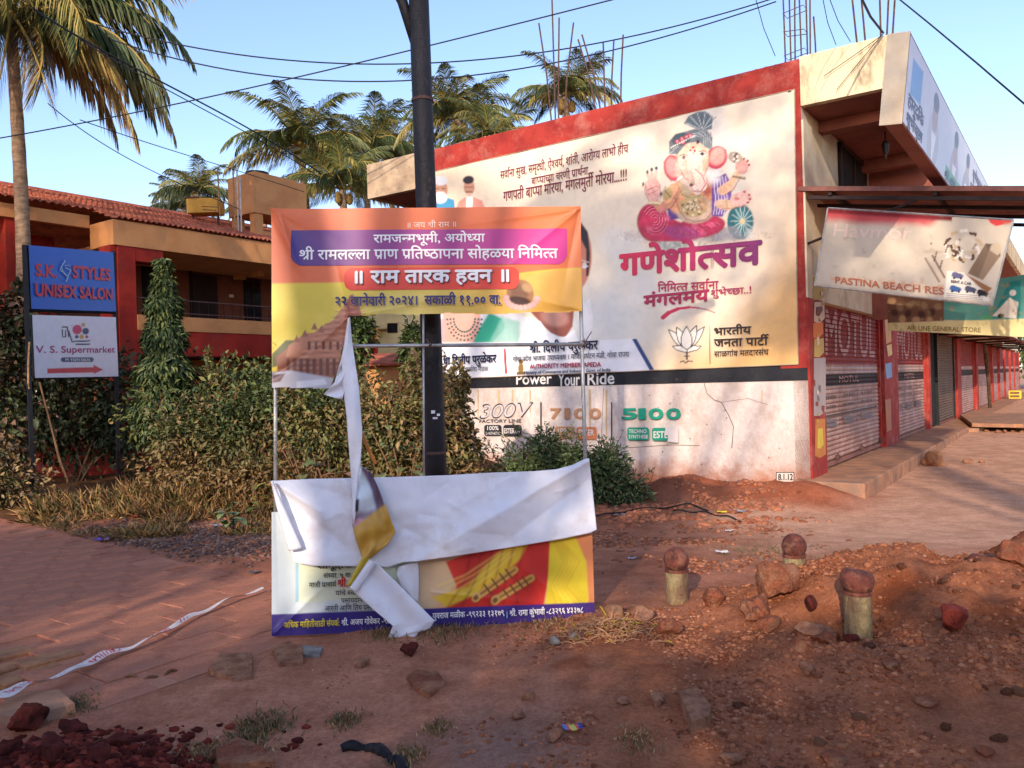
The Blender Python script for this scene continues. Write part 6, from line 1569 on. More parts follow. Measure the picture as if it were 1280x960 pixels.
def palm(label, crown, base, L, fr, group='coconut palms', r=.14, nuts=6, rseed=0):
    global nutm
    crown = np.asarray(crown, float); base = np.asarray(base, float); rr = np.random.default_rng(rseed)
    t = root('coconut_palm', label, 'palm tree', base, group)
    n = 30; pts = []; rs = []
    for i in range(n + 1):
        q = i / n; p = base * (1 - q) + crown * q + np.array([math.sin(q * 3.1) * .12 * r / .14, 0, 0]); pts.append(p); rs.append(r * (1.25 - .45 * q) * (1 + .05 * (i % 2)))
    MB().tube(pts, rs, 10).build('trunk', M['trunk'], t, smooth=True)
    loc = crown - base
    for i, f in enumerate(fr):
        az, v, l = f[:3]; o = bpy.data.objects.new('frond', VAR[v]); COL.objects.link(o); o.parent = t; o.location = tuple(loc); o.rotation_euler = (rr.uniform(-.5, .5), 0 if len(f) < 4 else f[3], math.radians(az)); s = L * l; o.scale = (s, s, s)
    if nutm is None:
        mb = MB(); mb.tube([np.array([0, 0, z]) for z in (-.13, -.09, 0, .08, .12)], [.02, .08, .11, .07, .02], 8); nutm = mesh_np('coconut', mb.V, mb.F, True); nutm.materials.append(mat('coconut_husk', lin(150, 120, 60), lin(110, 90, 48), 8, .7))
    for i in range(nuts):
        o = bpy.data.objects.new('coconut', nutm); COL.objects.link(o); o.parent = t; a = i * 2.1; o.location = (loc[0] + .22 * math.cos(a), loc[1] + .22 * math.sin(a), loc[2] - .22 - .1 * (i % 2)); o.scale = (1.1, 1.1, 1.2)
    return t
def rfr(n, seed, lo=0, hi=6, dark=False):
    r = np.random.default_rng(seed); out = []
    for i in range(n):
        q = i / n; v = [0, 0, 1, 1, 2, 2, 6, 2, 3, 6][min(int(q * 10), 9)]
        if dark and v in (2, 3): v = 6
        out.append((i * 137.5 + r.uniform(-12, 12), v, r.uniform(.85, 1.08)))
    return out
# the near palm, upper left; world azimuth 0 = to the right, -90 = toward the camera
near_fr = [(10, 1, 1.0), (-8, 2, 1.05), (25, 2, 1.0), (-2, 6, .95), (15, 6, .9), (-35, 3, .9), (-60, 3, .85), (-85, 4, .85), (-110, 4, .9), (-25, 7, .95), (5, 7, .95), (40, 7, .9), (-50, 5, .8), (-75, 5, .75), (-95, 5, .7), (-130, 3, .9), (170, 2, .9), (200, 1, 1), (150, 6, .9), (230, 2, .9), (90, 1, .9), (60, 0, .9), (120, 0, .95), (-150, 4, .9), (-40, 4, .95), (-15, 4, .85), (30, 3, .9), (-70, 7, .9), (0, 0, 1.0), (-20, 1, 1.0), (-58, 5, .95), (-30, 5, 1.0), (-5, 5, .95), (-88, 4, .95), (-70, 4, 1.0), (-45, 5, .7), (-100, 5, .85), (18, 4, 1.0), (-12, 7, 1.05), (-120, 5, .8), (-65, 5, 1.0), (35, 5, .8)]
palm('nearest coconut palm with drooping yellowed fronds, cut by the upper left corner', at(12, 18, 15.5), [*at(31, 560, 15.5)[:2], 0.0], 3.75, near_fr, r=.125, rseed=3, nuts=9)
for k, (px, py, Y_, L, sd_, lab, bx) in enumerate((
        (376, 186, 27, 2.8, 5, 'full coconut palm rising behind the ochre water tank', 392), (246, 243, 42, 2.6, 6, 'small distant coconut palm left of the water tank', 250), (228, 262, 46, 2.4, 7, 'small distant coconut palm low over the tiled roof', 226),
        (458, 190, 31, 2.9, 8, 'dark coconut palm between the water tank and the street pole', 452), (428, 238, 26, 2.5, 9, 'yellowish low coconut palm behind the top of the torn banner', 430), (572, 150, 27, 2.5, 10, 'coconut palm just right of the street pole above the red parapet', 570),
        (612, 182, 24, 2.0, 11, 'low half hidden coconut palm leaning over the red parapet', 612), (706, 122, 25, 1.9, 12, 'coconut palm behind the two rebar clusters on the roof', 708), (505, 200, 36, 2.6, 13, 'coconut palm partly hidden by the street pole', 505), (330, 262, 38, 2.4, 14, 'coconut palm crown showing under the water tank', 330))):
    palm(lab, at(px, py, Y_), [*at(bx, 500, Y_)[:2], 0.0], L, rfr(30 if k in (0, 3, 5, 7) else 24, sd_, dark=(k in (1, 2, 3, 8))), rseed=sd_)

# ------------------------------------------------------------------ rebar left standing on the flat roof
def rebar(label, O, tops, r=.014, ties=0):
    t = root('rebar_cluster', label, 'rebar', O, 'rebar clusters standing on the flat roof')
    for (dx, dy, tx_, ty_, h_) in tops:
        b = O + D2 * -dx + D1 * dy; MB().tube([b - Z * .1, b + Z * h_ * .5 + np.array([tx_ * .4, 0, 0]), b + Z * h_ + np.array([tx_, ty_, 0])], r, 5).build('rebar', M['rust'], t)
    for k in range(ties):
        z_ = .25 + .3 * k; pts = [O + D2 * -a + D1 * b + Z * (z_ + .02 * math.sin(k * 3 + a * 9)) for (a, b) in ((-.14, 0), (.14, 0), (.14, .2), (-.14, .2), (-.14, 0))]
        MB().tube(pts, .006, 4).build('stirrup', M['rust'], t)
    return t
def roofp(px, back=.25):
    a = WP.hit(px, 100)[0]; return WP.P(a, ZT - .02, -back)
rebar('four long rebars bunched in the middle of the wall top', roofp(679), [(0, 0, -.18, 0, 1.75), (.0, .1, .0, 0, 2.3), (.12, 0, .06, 0, 1.8), (.14, .12, .22, 0, 1.75)])
rebar('five spread rebars right of the middle palm', roofp(746), [(-.14, 0, -.28, 0, 1.25), (-.1, .1, -.3, 0, 1.35), (.0, 0, .0, 0, 1.15), (.05, .1, .08, 0, 1.2), (.22, .1, .08, 0, 1.25)])
rebar('dense tied rebars at the front corner of the roof', roofp(986, .3), [(-.12, 0, -.02, 0, 1.7), (-.06, .05, .0, 0, 1.7), (-.02, .1, .04, 0, 1.6), (.1, 0, -.02, 0, 1.7), (.15, .12, .0, 0, 1.6), (.2, .05, .05, 0, 1.7), (.32, -.1, -.02, 0, .62)], ties=4, r=.012)
rebar('thin rebars above the cantilevered parapet', CORN + NO * .55 + D1 * 1.2 + Z * (zs0 + .1), [(.0, 0, -.12, 0, 1.8), (.1, 0, -.1, 0, 1.9), (.25, .1, .0, 0, 1.75), (.3, 0, .1, 0, 1.7), (.36, 0, .12, 0, 1.6)], ties=1)
for k, t_ in enumerate((3.2, 9.2, 11.5, 14.5)):
    rebar(['single pair of rebars peeping over the billboard', 'short rebars past the far end of the billboard', 'farther short rebars past the billboard end', 'farthest small rebars over the shop row'][k], CORN + NO * .9 + D1 * t_ + Z * (zs0 + .1), [(.0, 0, -.02, 0, 1.35), (.12, 0, .03, 0, 1.1), (.2, .2, .0, 0, 1.2)][: 2 if k == 0 else 3], r=.012)

# ------------------------------------------------------------------ overhead cables
def cable(px_pts, Ys, r, label):
    P = resample([(x, y) for x, y in px_pts], 40); Yv = np.linspace(Ys[0], Ys[1], 40)
    pts = [at(P[i, 0], P[i, 1], Yv[i]) for i in range(40)]
    o = MB().tube(pts, r, 5).build('overhead_cable', M['wire'], smooth=True); tag(o, label, 'cable', 'overhead cables')
def smooth_px(pts):
    p = np.array(pts, float); x = np.linspace(p[0, 0], p[-1, 0], 60); c_ = np.polyfit(p[:, 0], p[:, 1], min(3, len(p) - 1)); return [(a, float(np.polyval(c_, a))) for a in x]
cable(smooth_px([(120, 30), (210, 54), (330, 73), (440, 79), (516, 79.5), (620, 72), (740, 56), (850, 32), (972, -4)]), (13, 14), .012, 'upper of the two sagging cables that cross the whole sky')
cable(smooth_px([(140, 50), (250, 80), (340, 96), (440, 101.5), (516, 100.6), (640, 87.5), (760, 64), (840, 43.7), (970, 2)]), (13, 14), .012, 'lower of the two sagging cables that cross the whole sky')
cable(smooth_px([(-20, 176), (190, 137), (331, 104.7), (440, 80.6), (513, 63.4), (671, 23.4), (780, -4)]), (14, 12), .011, 'straight cable rising to the right from behind the near palm')
cable(smooth_px([(40, 10), (148, 74), (220, 112), (290, 149), (400, 216)]), (11, 19), .016, 'thick cable running down behind the full palm')
cable(smooth_px([(100, 50), (150, 78), (220, 120), (290, 155), (400, 222)]), (11, 19), .010, 'thin cable just under the thick cable to the full palm')
cable(smooth_px([(100, 150), (160, 170), (235, 195), (300, 214), (380, 240)]), (14, 20), .009, 'thin cable ending near the water tank top')
cable(smooth_px([(60, 130), (110, 165), (160, 201), (222, 227), (300, 262)]), (14, 20), .009, 'lowest thin cable on the left above the tiled roof')
cable([(1118, -6), (1160, 28), (1220, 78), (1290, 138)], (12, 9), .011, 'single cable crossing the upper right corner of the sky')
for k, (a, b, lab) in enumerate((((944, -4), (969, 70), 'short cable dropping left of the corner rebars'), ((1028, -4), (1045, 56), 'left of two short cables dropping on the parapet'), ((1036, -4), (1063, 52), 'right of two short cables dropping on the parapet'), ((1076, -4), (1104, 41), 'thick cable bundle dropping on the parapet end'), ((1103, 43), (1046, 112), 'slack cable lying across the stained parapet'), ((1104, 43), (1030, 95), 'second slack cable lying across the stained parapet'))):
    m_ = ((a[0] + b[0]) / 2 - 2, (a[1] + b[1]) / 2 + 2); q = WP.hit(*b); Yb = WP.P(*q)[1] - .05
    Ya = Yb if k >= 4 else Yb - 1.2
    if k >= 4: Ya = WP.P(*WP.hit(*a))[1] - .05
    cable([a, m_, b], (Ya, Yb), .005 if k != 3 else .015, lab)

# ------------------------------------------------------------------ trees behind the camera cast dappled shade; added wall and creeper shade the foreground
def big_tree(label, base, crown, n_cl, cr, n_leaf, leaf, seed, gaps=None):
    r = np.random.default_rng(seed); c_ = np.asarray(crown[:3], float); R_ = np.asarray(crown[3:], float)
    t = root('shade_tree', label, 'tree', base, 'shade trees across the road')
    bl = []
    for _ in range(n_cl):
        d = r.normal(size=3); d /= np.linalg.norm(d); q = c_ + d * R_ * r.random() ** .45; s = cr * r.uniform(.6, 1.3); bl.append((*q, s * 1.2, s, s * .75))
    foliage('crown', bl, n_leaf, leaf, .5, dg, t, .2, .2)
    b = np.asarray(base, float); m = MB().tube([b, b * .5 + np.array([*c_[:2], c_[2] - R_[2]]) * .5, c_], [.28, .22, .08], 8); m.build('trunk', M['bark'], t, smooth=True)
    stems('branch', (b + c_) / 2, [q[:3] for q in bl[:16]], .07, t); return t
def src(x, y, z, Y_):
    """where the sun ray that reaches (x,y,z) crosses the plane Y"""
    d = (y - Y_) / SUN_DIR.y; return np.array([x - SUN_DIR.x * d, Y_, z - SUN_DIR.z * d])
yw = MB()
zt3 = src(0, 4.9, 0.02, -6)[2]  # height at which the added wall and leaves keep sun off the near ground
x0_, x1_ = -16.0, 6.5
yw.box(np.array([0, -6.0, 0]), _X, np.array([0, 1, 0]), Z, (x0_, x1_), (-.12, .12), (-.3, zt3 - .8))
o = yw.build('shade_wall', M['whitewall']); tag(o, 'unseen wall added behind the viewer to shade the near ground', 'wall')  # out-of-view wall added only as a shade caster
hb = [(x, -6.0 + rng.uniform(-.1, .1), zt3 - .45 + rng.uniform(-.1, .1) - (.12 if -3.2 < x < -1.0 else 0), .55, .3, .5 if not -3.2 < x < -1.0 else .38) for x in np.arange(x0_, x1_, .42)]  # added leaf row, lower along one stretch so some sun gets past
bush('shade_creeper', 'added row of leaves on the unseen shade wall, shaped to screen the sun', 'creeper', hb, 17000, .12, .6, dg, None, .2, shell=.2)
gl = src(-2.55, 6.2, 0, -6)[0]
bush('roadside_tree', 'dense roadside tree behind the viewer, left of the gap in the shade', 'tree', [(gl - a_, -6.3, src(0, 6.8, 0, -6)[2] + b_, 1.1, .5, .85) for a_, b_ in ((1.25, 0), (2.4, .15), (3.6, -.1), (5.0, 0), (6.6, -.1))], 11000, .16, .6, dg, None, .2, shell=.1, ns=5, r0=.06)
o = MB().tube([[gl - .02, -6.6, 0], [gl - .02, -6.6, 5.2]], .05, 8).build('wooden_post', M['bark']); tag(o, 'thin wooden post behind the added shade wall', 'post')
big_tree('tall tree behind the viewer shading the red building', (-14.5, -11, 0), (*src(-8.5, 16, 2.4, -11), 5.5, 1.6, 3.4), 42, 1.15, 15000, .24, 1)
big_tree('open crowned tree behind the viewer dappling the festival banner', (-6.2, -14, 0), (*src(1.6, 13, 2.6, -14), 4.0, 1.5, 3.0), 17, .72, 2500, .24, 2)
big_tree('smaller tree behind the viewer dappling the torn banner', (-6.4, -11, 0), (*src(-.5, 4.8, 1.3, -11), 1.8, .8, 1.3), 9, .42, 1000, .18, 3)
palm('coconut palm behind the viewer whose fronds shade the wall', src(.6, 13.6, 3.4, -9), [-4.5, -9, 0], 3.2, rfr(14, 31), group='coconut palms behind the viewer')
big_tree('tree behind the viewer shading the shop fronts', (1.5, -13, 0), (*src(6, 12, 2.8, -13), 2.6, 1.2, 1.8), 8, .6, 1500, .24, 4)

# ------------------------------------------------------------------ stones
M['pebble'] = mat('pebbles', (1, 1, 1), (.82, .74, .68), 30, .95, .6, 70, attr=True, dist=.006, spec=.1)
def ico(sub):
    import bmesh
    bm = bmesh.new(); bmesh.ops.create_icosphere(bm, subdivisions=sub, radius=1.0)
    V = np.array([v.co for v in bm.verts]); F = np.array([[v.index for v in f.verts] for f in bm.faces]); bm.free(); return V, F
IC = {k: ico(k) for k in (1, 2, 3, 4)}
def rock_shape(sub, seed, flat=.7, rough=.28, cuts=5):
    V, F = IC[sub]; r = np.random.default_rng(seed); V = V.copy()
    for _ in range(cuts):
        d = r.normal(size=3); d /= np.linalg.norm(d); c_ = r.uniform(.5, .78); k = V @ d; V = V - np.outer(np.maximum(k - c_, 0), d)
    n_ = fbm(V[:, 0] * 2.3 + seed, V[:, 1] * 2.3 + V[:, 2] * 1.7, 4, seed); V = V * (1 + rough * n_[:, None] * 2); V = V * (1 + .10 * np.abs(fbm(V[:, 0] * 7 + seed, V[:, 1] * 7 + V[:, 2] * 6, 3, seed + 2))[:, None] * 2); V[:, 2] *= flat; return V, F
def scatter(name, pts, sizes, cols, parent=None, sub=1, kind='stuff', mt=None, flat=(.5, .8)):
    Vs, Fs, Cs = [], [], []; k = 0
    sh_ = [rock_shape(sub, s, 1.0, .3) for s in range(10)]
    for p, s in zip(pts, sizes):
        V, F = sh_[rng.integers(10)]; a = rng.uniform(0, 6.28); c_, s_ = math.cos(a), math.sin(a); R_ = np.array([[c_, -s_, 0], [s_, c_, 0], [0, 0, 1]])
        V = (V * [1, rng.uniform(.6, 1), rng.uniform(*flat)]) @ R_.T * s + p; Vs.append(V); Fs.append(F + k); k += len(V); Cs.append(np.tile(lin(*cols[rng.integers(len(cols))]) * rng.uniform(.75, 1.15), (len(V), 1)))
    o = link(name, mesh_np(name, np.concatenate(Vs), np.concatenate(Fs), False, np.concatenate(Cs)), mt or M['pebble'], parent, kind); return o
def spots(n, xr, yr, dens, seed):
    r = np.random.default_rng(seed); out = []
    for _ in range(400):
        if len(out) >= n: break
        x = r.uniform(*xr, 4000); y = r.uniform(*yr, 4000); k = r.random(4000) < dens(x, y); out += list(zip(x[k], y[k]))
    out = np.array(out[:n]); return np.c_[out, ground_h(out[:, 0], out[:, 1])]
redc = [(160, 104, 76), (146, 90, 66), (168, 112, 82), (128, 78, 56), (176, 122, 92)]
greyc = [(132, 104, 92), (112, 90, 82), (150, 122, 108), (96, 78, 72)]
nb = lambda x, y: np.clip(.25 + 2.2 * (fbm(x * 2.2, y * 2.2, 3, 77)), 0, 1)
P1 = spots(20000, (.1, 4.2), (1.7, 5.0), lambda x, y: np.clip(crest(x) * 5, .0, 1) * nb(x, y), 1)
P1[:, 2] -= .001
scatter('loose_gravel', P1, rng.uniform(.003, .010, len(P1)) * rng.choice([1, 1, 1, 1, 2.2], len(P1)), redc)
P2 = spots(2600, (-.5, 1.3), (2.6, 4.9), lambda x, y: np.exp(-((x - .45) / .45) ** 2 - ((y - 3.8) / .9) ** 2) * nb(x, y) * 1.5, 2)
scatter('rubble_gravel', P2, rng.uniform(.004, .018, len(P2)), redc)
P3 = spots(6500, (-5.2, -.9), (6.6, 9.6), lambda x, y: np.exp(-((x + 2.9) / 1.5) ** 2 - ((y - 8.1) / .8) ** 2) * (1 - paved(x, y)), 3)
scatter('roadside_gravel', P3, rng.uniform(.012, .034, len(P3)), greyc + redc[:1])
P4 = spots(4200, (.4, 5), (6.0, 11.6), lambda x, y: nb(x, y) * (1 - sstep(1.6, 3.4, x - (y - 8) * .3)), 4)
scatter('wall_foot_gravel', P4, rng.uniform(.008, .034, len(P4)), redc + greyc[:1])
P5 = spots(1100, (-2.9, 1.0), (2.3, 5.6), lambda x, y: .5 * nb(x, y), 5)
scatter('scattered_grit', P5, rng.uniform(.003, .010, len(P5)), redc + [(196, 170, 150)])
P6 = spots(3600, (-2.5, -.8), (2.2, 3.5), lambda x, y: np.exp(-((x + 1.65) / .5) ** 2 - ((y - 2.7) / .42) ** 2), 6)
scatter('dark_rubble', P6, rng.uniform(.006, .034, len(P6)), [(112, 46, 36), (88, 36, 30), (136, 62, 48), (74, 30, 26)])

def rock(px, py, wpx, label, mt, flat=.7, seed=0, sub=4, group=None, rough=.24, cuts=9, asp=.75, sink=.25, rz=None, name='rock', lift=0., tilt=0):
    g_ = on_ground(px, py); s = wpx * g_[1] / FPX / 2
    V, F = rock_shape(sub, seed + 3, flat, rough, cuts); V = V * [1, asp, 1] * s
    o = link(name, mesh_np(name, V, F, False), mt); o.location = (g_[0], g_[1], gh(g_[0], g_[1]) + s * flat * (1 - sink * 2) + lift); o.rotation_euler = (tilt, 0, rng.uniform(0, 6.28) if rz is None else rz); return tag(o, label, 'rock', group)
lat, lat2 = M['laterite'], M['laterite2']
gR = 'larger rocks on the dug-up soil'
rock(968, 746, 64, 'large brown boulder on the crest of the soil heap, left of the tilted-cap bollard', lat, .95, 1, group=gR, asp=.9, sink=.14)
rock(1190, 792, 44, 'angular brick red rock on the right flank of the soil heap', mat('brick_red_rock', lin(170, 70, 50), lin(126, 50, 38), 12, .9, 1.0, 50), .9, 2, group=gR, rough=.2, cuts=9, sink=.1)
rock(800, 772, 46, 'pale flat stone at the foot of the front bollard', lat2, .55, 3, group=gR)
rock(838, 794, 34, 'reddish wedge stone below the front bollard', lat, .8, 4, group=gR)
rock(890, 756, 40, 'reddish stone just right of the front bollard', lat, .7, 5, group=gR)
rock(945, 770, 52, 'crumbly brown rock below the large boulder', lat, .7, 6, group=gR, rough=.4)
rock(960, 790, 46, 'long slanting laterite lump leaning left of the hollow', lat, .6, 7, group=gR, asp=.4)
rock(1018, 792, 56, 'broad flat laterite slab holding a small round stone', lat2, .35, 8, group=gR)
rock(1014, 772, 20, 'small round red stone sitting on the flat slab', M['darklat'], .95, 9, group=gR, cuts=2, rough=.1, lift=.06)
rock(1030, 803, 34, 'reddish stone at the foot of the tilted-cap bollard', lat, .6, 10, group=gR)
rock(1062, 802, 24, 'small dark stone against the tilted-cap bollard', M['darklat'], .6, 11, group=gR)
rock(1000, 812, 30, 'brown lump below the flat slab', lat, .6, 12, group=gR)
rock(1272, 702, 44, 'rough soil lump on the right end of the crest', lat, .8, 13, group=gR, rough=.4)
rock(1168, 582, 34, 'sunlit broken stone on the dusty road by the shop step', M['blockyel'], .7, 14, cuts=8)
rock(1210, 470 + 90, 16, 'small stone on the road beside the long ledge', lat2, .6, 15)
rock(452, 833, 24, 'squarish stone in the rubble below the torn banner', lat2, .6, 16); rock(512, 818, 30, 'crumbly red laterite lump touched by the hanging white strip', M['darklat'], .6, 17, rough=.5); rock(693, 926, 26, 'tan angular pebble stone left of the wrapper', lat2, .7, 18, cuts=9)
rock(648, 898, 20, 'pale tan stone in the rubble, left of the wrapper', lat2, .8, 19); rock(660, 875, 22, 'light round stone above the wrapper', lat2, .7, 20, cuts=3); rock(718, 800, 18, 'grey white stone beside the straw heap', M['greystone'], .9, 21, cuts=8)
rock(694, 806, 18, 'round grey pebble below the right corner of the torn banner', M['greystone'], .8, 22, cuts=2, rough=.1); rock(822, 880, 18, 'small brown stone in the middle of the soil slope', lat2, .7, 23)
rock(1230, 944, 30, 'half buried stone near the lower right corner', lat, .5, 24, group=gR); rock(1040, 955, 40, 'brown stone at the lower edge, below the squared block', lat, .5, 25, group=gR); rock(915, 956, 34, 'small rounded stone at the lower edge of the soil heap', lat2, .6, 26, group=gR)
rock(1008, 842, 22, 'small pinkish stone on the slope under the hollow', lat2, .8, 27, group=gR); rock(930, 880, 18, 'small round stone right of the squared block', lat, .8, 28, group=gR)
rock(1115, 835, 30, 'dark lump on the slope right of the tilted-cap bollard', lat, .5, 29, group=gR); rock(1160, 880, 34, 'flattish stone low on the right slope', lat, .4, 30, group=gR)
rock(780, 880, 20, 'small stone left of the squared block', lat2, .5, 31, group=gR)
for k, (px, py, w, lab) in enumerate(((30, 915, 74, 'dark red laterite lump at the lower left edge'), (92, 920, 60, 'biggest dark laterite lump in the corner heap'), (150, 935, 44, 'right-hand lump of the dark corner heap'), (65, 950, 70, 'front lump of the dark corner heap'), (120, 955, 50, 'dark lump at the bottom edge of the corner heap'), (10, 945, 50, 'dark lump in the very corner of the photo'), (185, 948, 34, 'outermost small lump of the dark corner heap'))):
    rock(px, py, w * .68, lab, M['darklat'], .8, 40 + k, group='dark laterite lumps in the lower left corner', rough=.45)
# anonymous small stones
ss_ = spots(70, (.3, 3.6), (2.1, 4.6), lambda x, y: np.clip(crest(x) * 4, 0.05, 1), 12)
rm = []
for k in range(6):
    V, F = rock_shape(2, 60 + k, .7, .35); me2 = mesh_np('stone', V, F, False); me2.materials.append([lat, lat2, lat][k % 3]); rm.append(me2)
for k, p in enumerate(ss_):
    o = bpy.data.objects.new('stone', rm[k % 6]); COL.objects.link(o); s = rng.uniform(.016, .034); o.location = tuple(p + [0, 0, s * .2]); o.scale = (s, s, s); o.rotation_euler = (0, 0, rng.uniform(0, 6))
    tag(o, 'small reddish stone lying in the dug-up soil', 'stone', 'small stones in the dug-up soil')
# flat slabs and blocks
def slabstone(pts, th, label, mt, name='stone_slab', cat='stone slab', z=0.0, group=None):
    P = [on_ground(*p) for p in pts]; c_ = sum(P) / len(P); g0 = c_[2]; m = MB(); n_ = len(P)
    V = [np.array([p[0], p[1], g0 + z + rng.uniform(-.004, .004)]) for p in P] + [np.array([p[0] * .96 + c_[0] * .04, p[1] * .96 + c_[1] * .04, g0 + z + th + rng.uniform(-.004, .004)]) for p in P]
    V = [v - np.array([c_[0], c_[1], g0]) for v in V]
    a_ = sum(P[i][0] * P[(i + 1) % n_][1] - P[(i + 1) % n_][0] * P[i][1] for i in range(n_))
    F = [[n_ + i for i in range(n_)]] + [[i, (i + 1) % n_, n_ + (i + 1) % n_, n_ + i] for i in range(n_)]
    if a_ < 0: F = [f[::-1] for f in F]
    m.add(V, F); o = m.build(name, mt, bevel=.004); o.location = (c_[0], c_[1], g0); return tag(o, label, cat, group)
slabstone([(259, 845), (276, 826), (316, 825), (317, 850), (290, 853)], .035, 'triangular broken paving slab on the ground left of the torn banner', lat2)
slabstone([(340, 818), (362, 809), (379, 816), (380, 831), (350, 835)], .035, 'small broken paving piece under the left corner of the torn banner', lat2)
slabstone([(374, 822), (378, 811), (404, 812), (400, 824)], .02, 'bluish grey slate chip beside the small paving piece', M['greystone'])
slabstone([(507, 850), (520, 842), (548, 845), (558, 858), (536, 875), (520, 866)], .025, 'flat reddish broken tile lying below the torn banner', lat)
slabstone([(849, 880), (870, 871), (890, 900), (887, 914), (864, 921)], .06, 'squared brown stone block on the slope of the soil heap', lat2, z=.0)
slabstone([(812, 872), (826, 869), (832, 880), (820, 888)], .03, 'small flat stone left of the squared block', lat2)
slabstone([(268, 948), (296, 932), (330, 946), (345, 965), (272, 968)], .04, 'reddish brick fragment at the bottom edge left of the grass', lat)
slabstone([(-12, 905), (14, 880), (75, 872), (96, 892), (60, 905), (20, 912)], .05, 'pale broken concrete edge under the caution tape', M['plinth'])
slabstone([(170, 668), (186, 664), (194, 668), (180, 674)], .02, 'flat pale stone piece on the gravel', lat2); slabstone([(188, 680), (204, 674), (208, 677), (190, 683)], .02, 'thin tan board scrap on the gravel', M['twig'])
Pc = spots(4200, (.5, 4.0), (1.9, 5.2), lambda x, y: np.clip(crest(x) * 5, 0, 1) * nb(x, y), 8)
scatter('soil_clod', Pc, rng.uniform(.006, .020, len(Pc)) * rng.choice([1, 1, 1.5], len(Pc)), [(160, 102, 72), (144, 88, 62), (168, 110, 78)], sub=1)
Pd = spots(500, (.5, 3.4), (9.0, 11.2), lambda x, y: nb(x, y), 9)
scatter('red_soil_clod', Pd, rng.uniform(.02, .06, len(Pd)), [(164, 104, 76), (178, 116, 86)], sub=2)
# ------------------------------------------------------------------ bollards
def bollard(px, ytop, wpost, Y_, label, sphere=True, lean=0., cut=False, rz=0.):
    c_ = at(px, ytop, Y_); r = wpost / FPX * Y_ / 2; zt_ = c_[2]; x, y = c_[0], Y_
    zb = min(gh(x, y), 0) - .25; rs = r * 1.13 if not cut else r * 1.16; zc = zt_ - rs
    t = root('bollard', label, 'bollard', (x, y, zb), 'concrete bollards in the dug-up soil')
    n_ = 5; MB().tube([[x, y, zb], [x, y, zc - rs * .72]], r, 28).build('post', M['bollard'], t, smooth=False)
    V, F = IC[3]; V = V.copy()
    if cut:
        V[:, 2] = np.clip(V[:, 2], -.85, .62); V[:, :2] *= (1 + .05 * np.sign(V[:, :1]) * 0 + .08); a = np.abs(V[:, 0]) < .09; V[a & (V[:, 2] > .3), 2] -= .12
    V = V * (1 + .035 * fbm(V[:, 0] * 3 + px, V[:, 1] * 3 + V[:, 2] * 2, 4, 5)[:, None] * 2); V[:, 2] = np.maximum(V[:, 2], -.8)
    V2 = V * rs; 
    if cut: Rm = np.array(Matrix.Rotation(.22, 3, 'Y')); V2 = V2 @ Rm.T
    link('ball_cap', mesh_np('ball_cap', V2 + [x, y, zc], F, True), M['ballpaint'], t)
    MB().tube([[x, y, zc - rs * .9], [x, y, zc - rs * .66]], r * 1.05, 24).build('neck_ring', M['ballpaint'], t)
    return t
bollard(845, 684, 28, 4.97, 'front left concrete bollard with full red ball cap and long worn shaft')
bollard(992, 667, 27, 5.3, 'bollard with red ball cap peeping from behind the large boulder')
bollard(1071, 706, 33, 4.2, 'bollard with broken tilted grooved cap standing in the soil heap', cut=True)
bollard(1231, 688, 34, 4.75, 'nearly buried bollard whose dull red cap barely shows at the right', cut=True)

# ------------------------------------------------------------------ caution tape, straw, litter, cables on the ground
def ribbon(pts, widths, lift, label, name, mt, text=None):
    P = resample(pts, 90); g_ = [gnd(p[0], p[1], .02 + .075 * max(0., 1 - i / 34.)) for i, p in enumerate(P)]; w = np.interp(np.linspace(0, 1, 90), np.linspace(0, 1, len(widths)), widths)
    V = []; T_ = np.gradient(np.array(g_), axis=0)
    for i, p in enumerate(g_):
        s = np.array([-T_[i][1], T_[i][0], 0]); s /= np.linalg.norm(s) + 1e-9; tw = .5 * math.sin(i * .13)
        up = .008 * math.sin(i * .5)
        for q in (-.5, -.17, .17, .5): V.append(p + s * w[i] * q + Z * (up + .012 + .35 * w[i] * q * math.sin(i * .21) + .006 * math.sin(q * 6 + i * .3)))
    V = np.array(V); C_ = np.tile(lin(226, 212, 204), (len(V), 1)); o = link(name, mesh_np(name, V, grid_faces(4, 90), True, C_), mt); return tag(o, label, 'tape'), np.array(g_), w
tp_, TG, TW = ribbon([(-30, 877), (20, 864), (75, 846), (130, 822), (190, 800), (240, 771), (285, 752), (328, 737)], [.066, .062, .058, .05, .042, .036, .032, .03], .035, 'white caution tape with red letters lying along the edge of the paving', 'caution_tape', M['tape'])
# letters on the tape
def tape_text(s_, i0, i1, h, mir=True):
    T = shape(s_); P = np.array(T).reshape(-1, 2); gx_ = (P[:, 0] - P[:, 0].min()) / np.ptp(P[:, 0]); gy_ = P[:, 1] / hd('lat')
    if mir: gx_ = 1 - gx_; gy_ = 1 - gy_
    idx = i0 + (i1 - i0) * gx_; base = np.stack([np.interp(idx, np.arange(90), TG[:, k]) for k in range(3)], -1); Tn = np.gradient(TG, axis=0); tn = np.stack([np.interp(idx, np.arange(90), Tn[:, k]) for k in range(3)], -1)
    s = np.stack([-tn[:, 1], tn[:, 0], 0 * idx], -1); s /= np.linalg.norm(s, axis=1, keepdims=True); w = np.interp(idx, np.arange(90), TW); q = (gy_ - .5) * h
    V = base + s * (w * q)[:, None] + Z * (.008 * np.sin(idx * .5) + .012 + .35 * w * q * np.sin(idx * .21) + .006 * np.sin(q * 6 + idx * .3) + .0035)[:, None]
    link('lettering', mesh_np('lettering', V, np.arange(len(V)).reshape(-1, 3), False, np.tile(lin(206, 30, 36), (len(V), 1))), M['tape'], tp_)
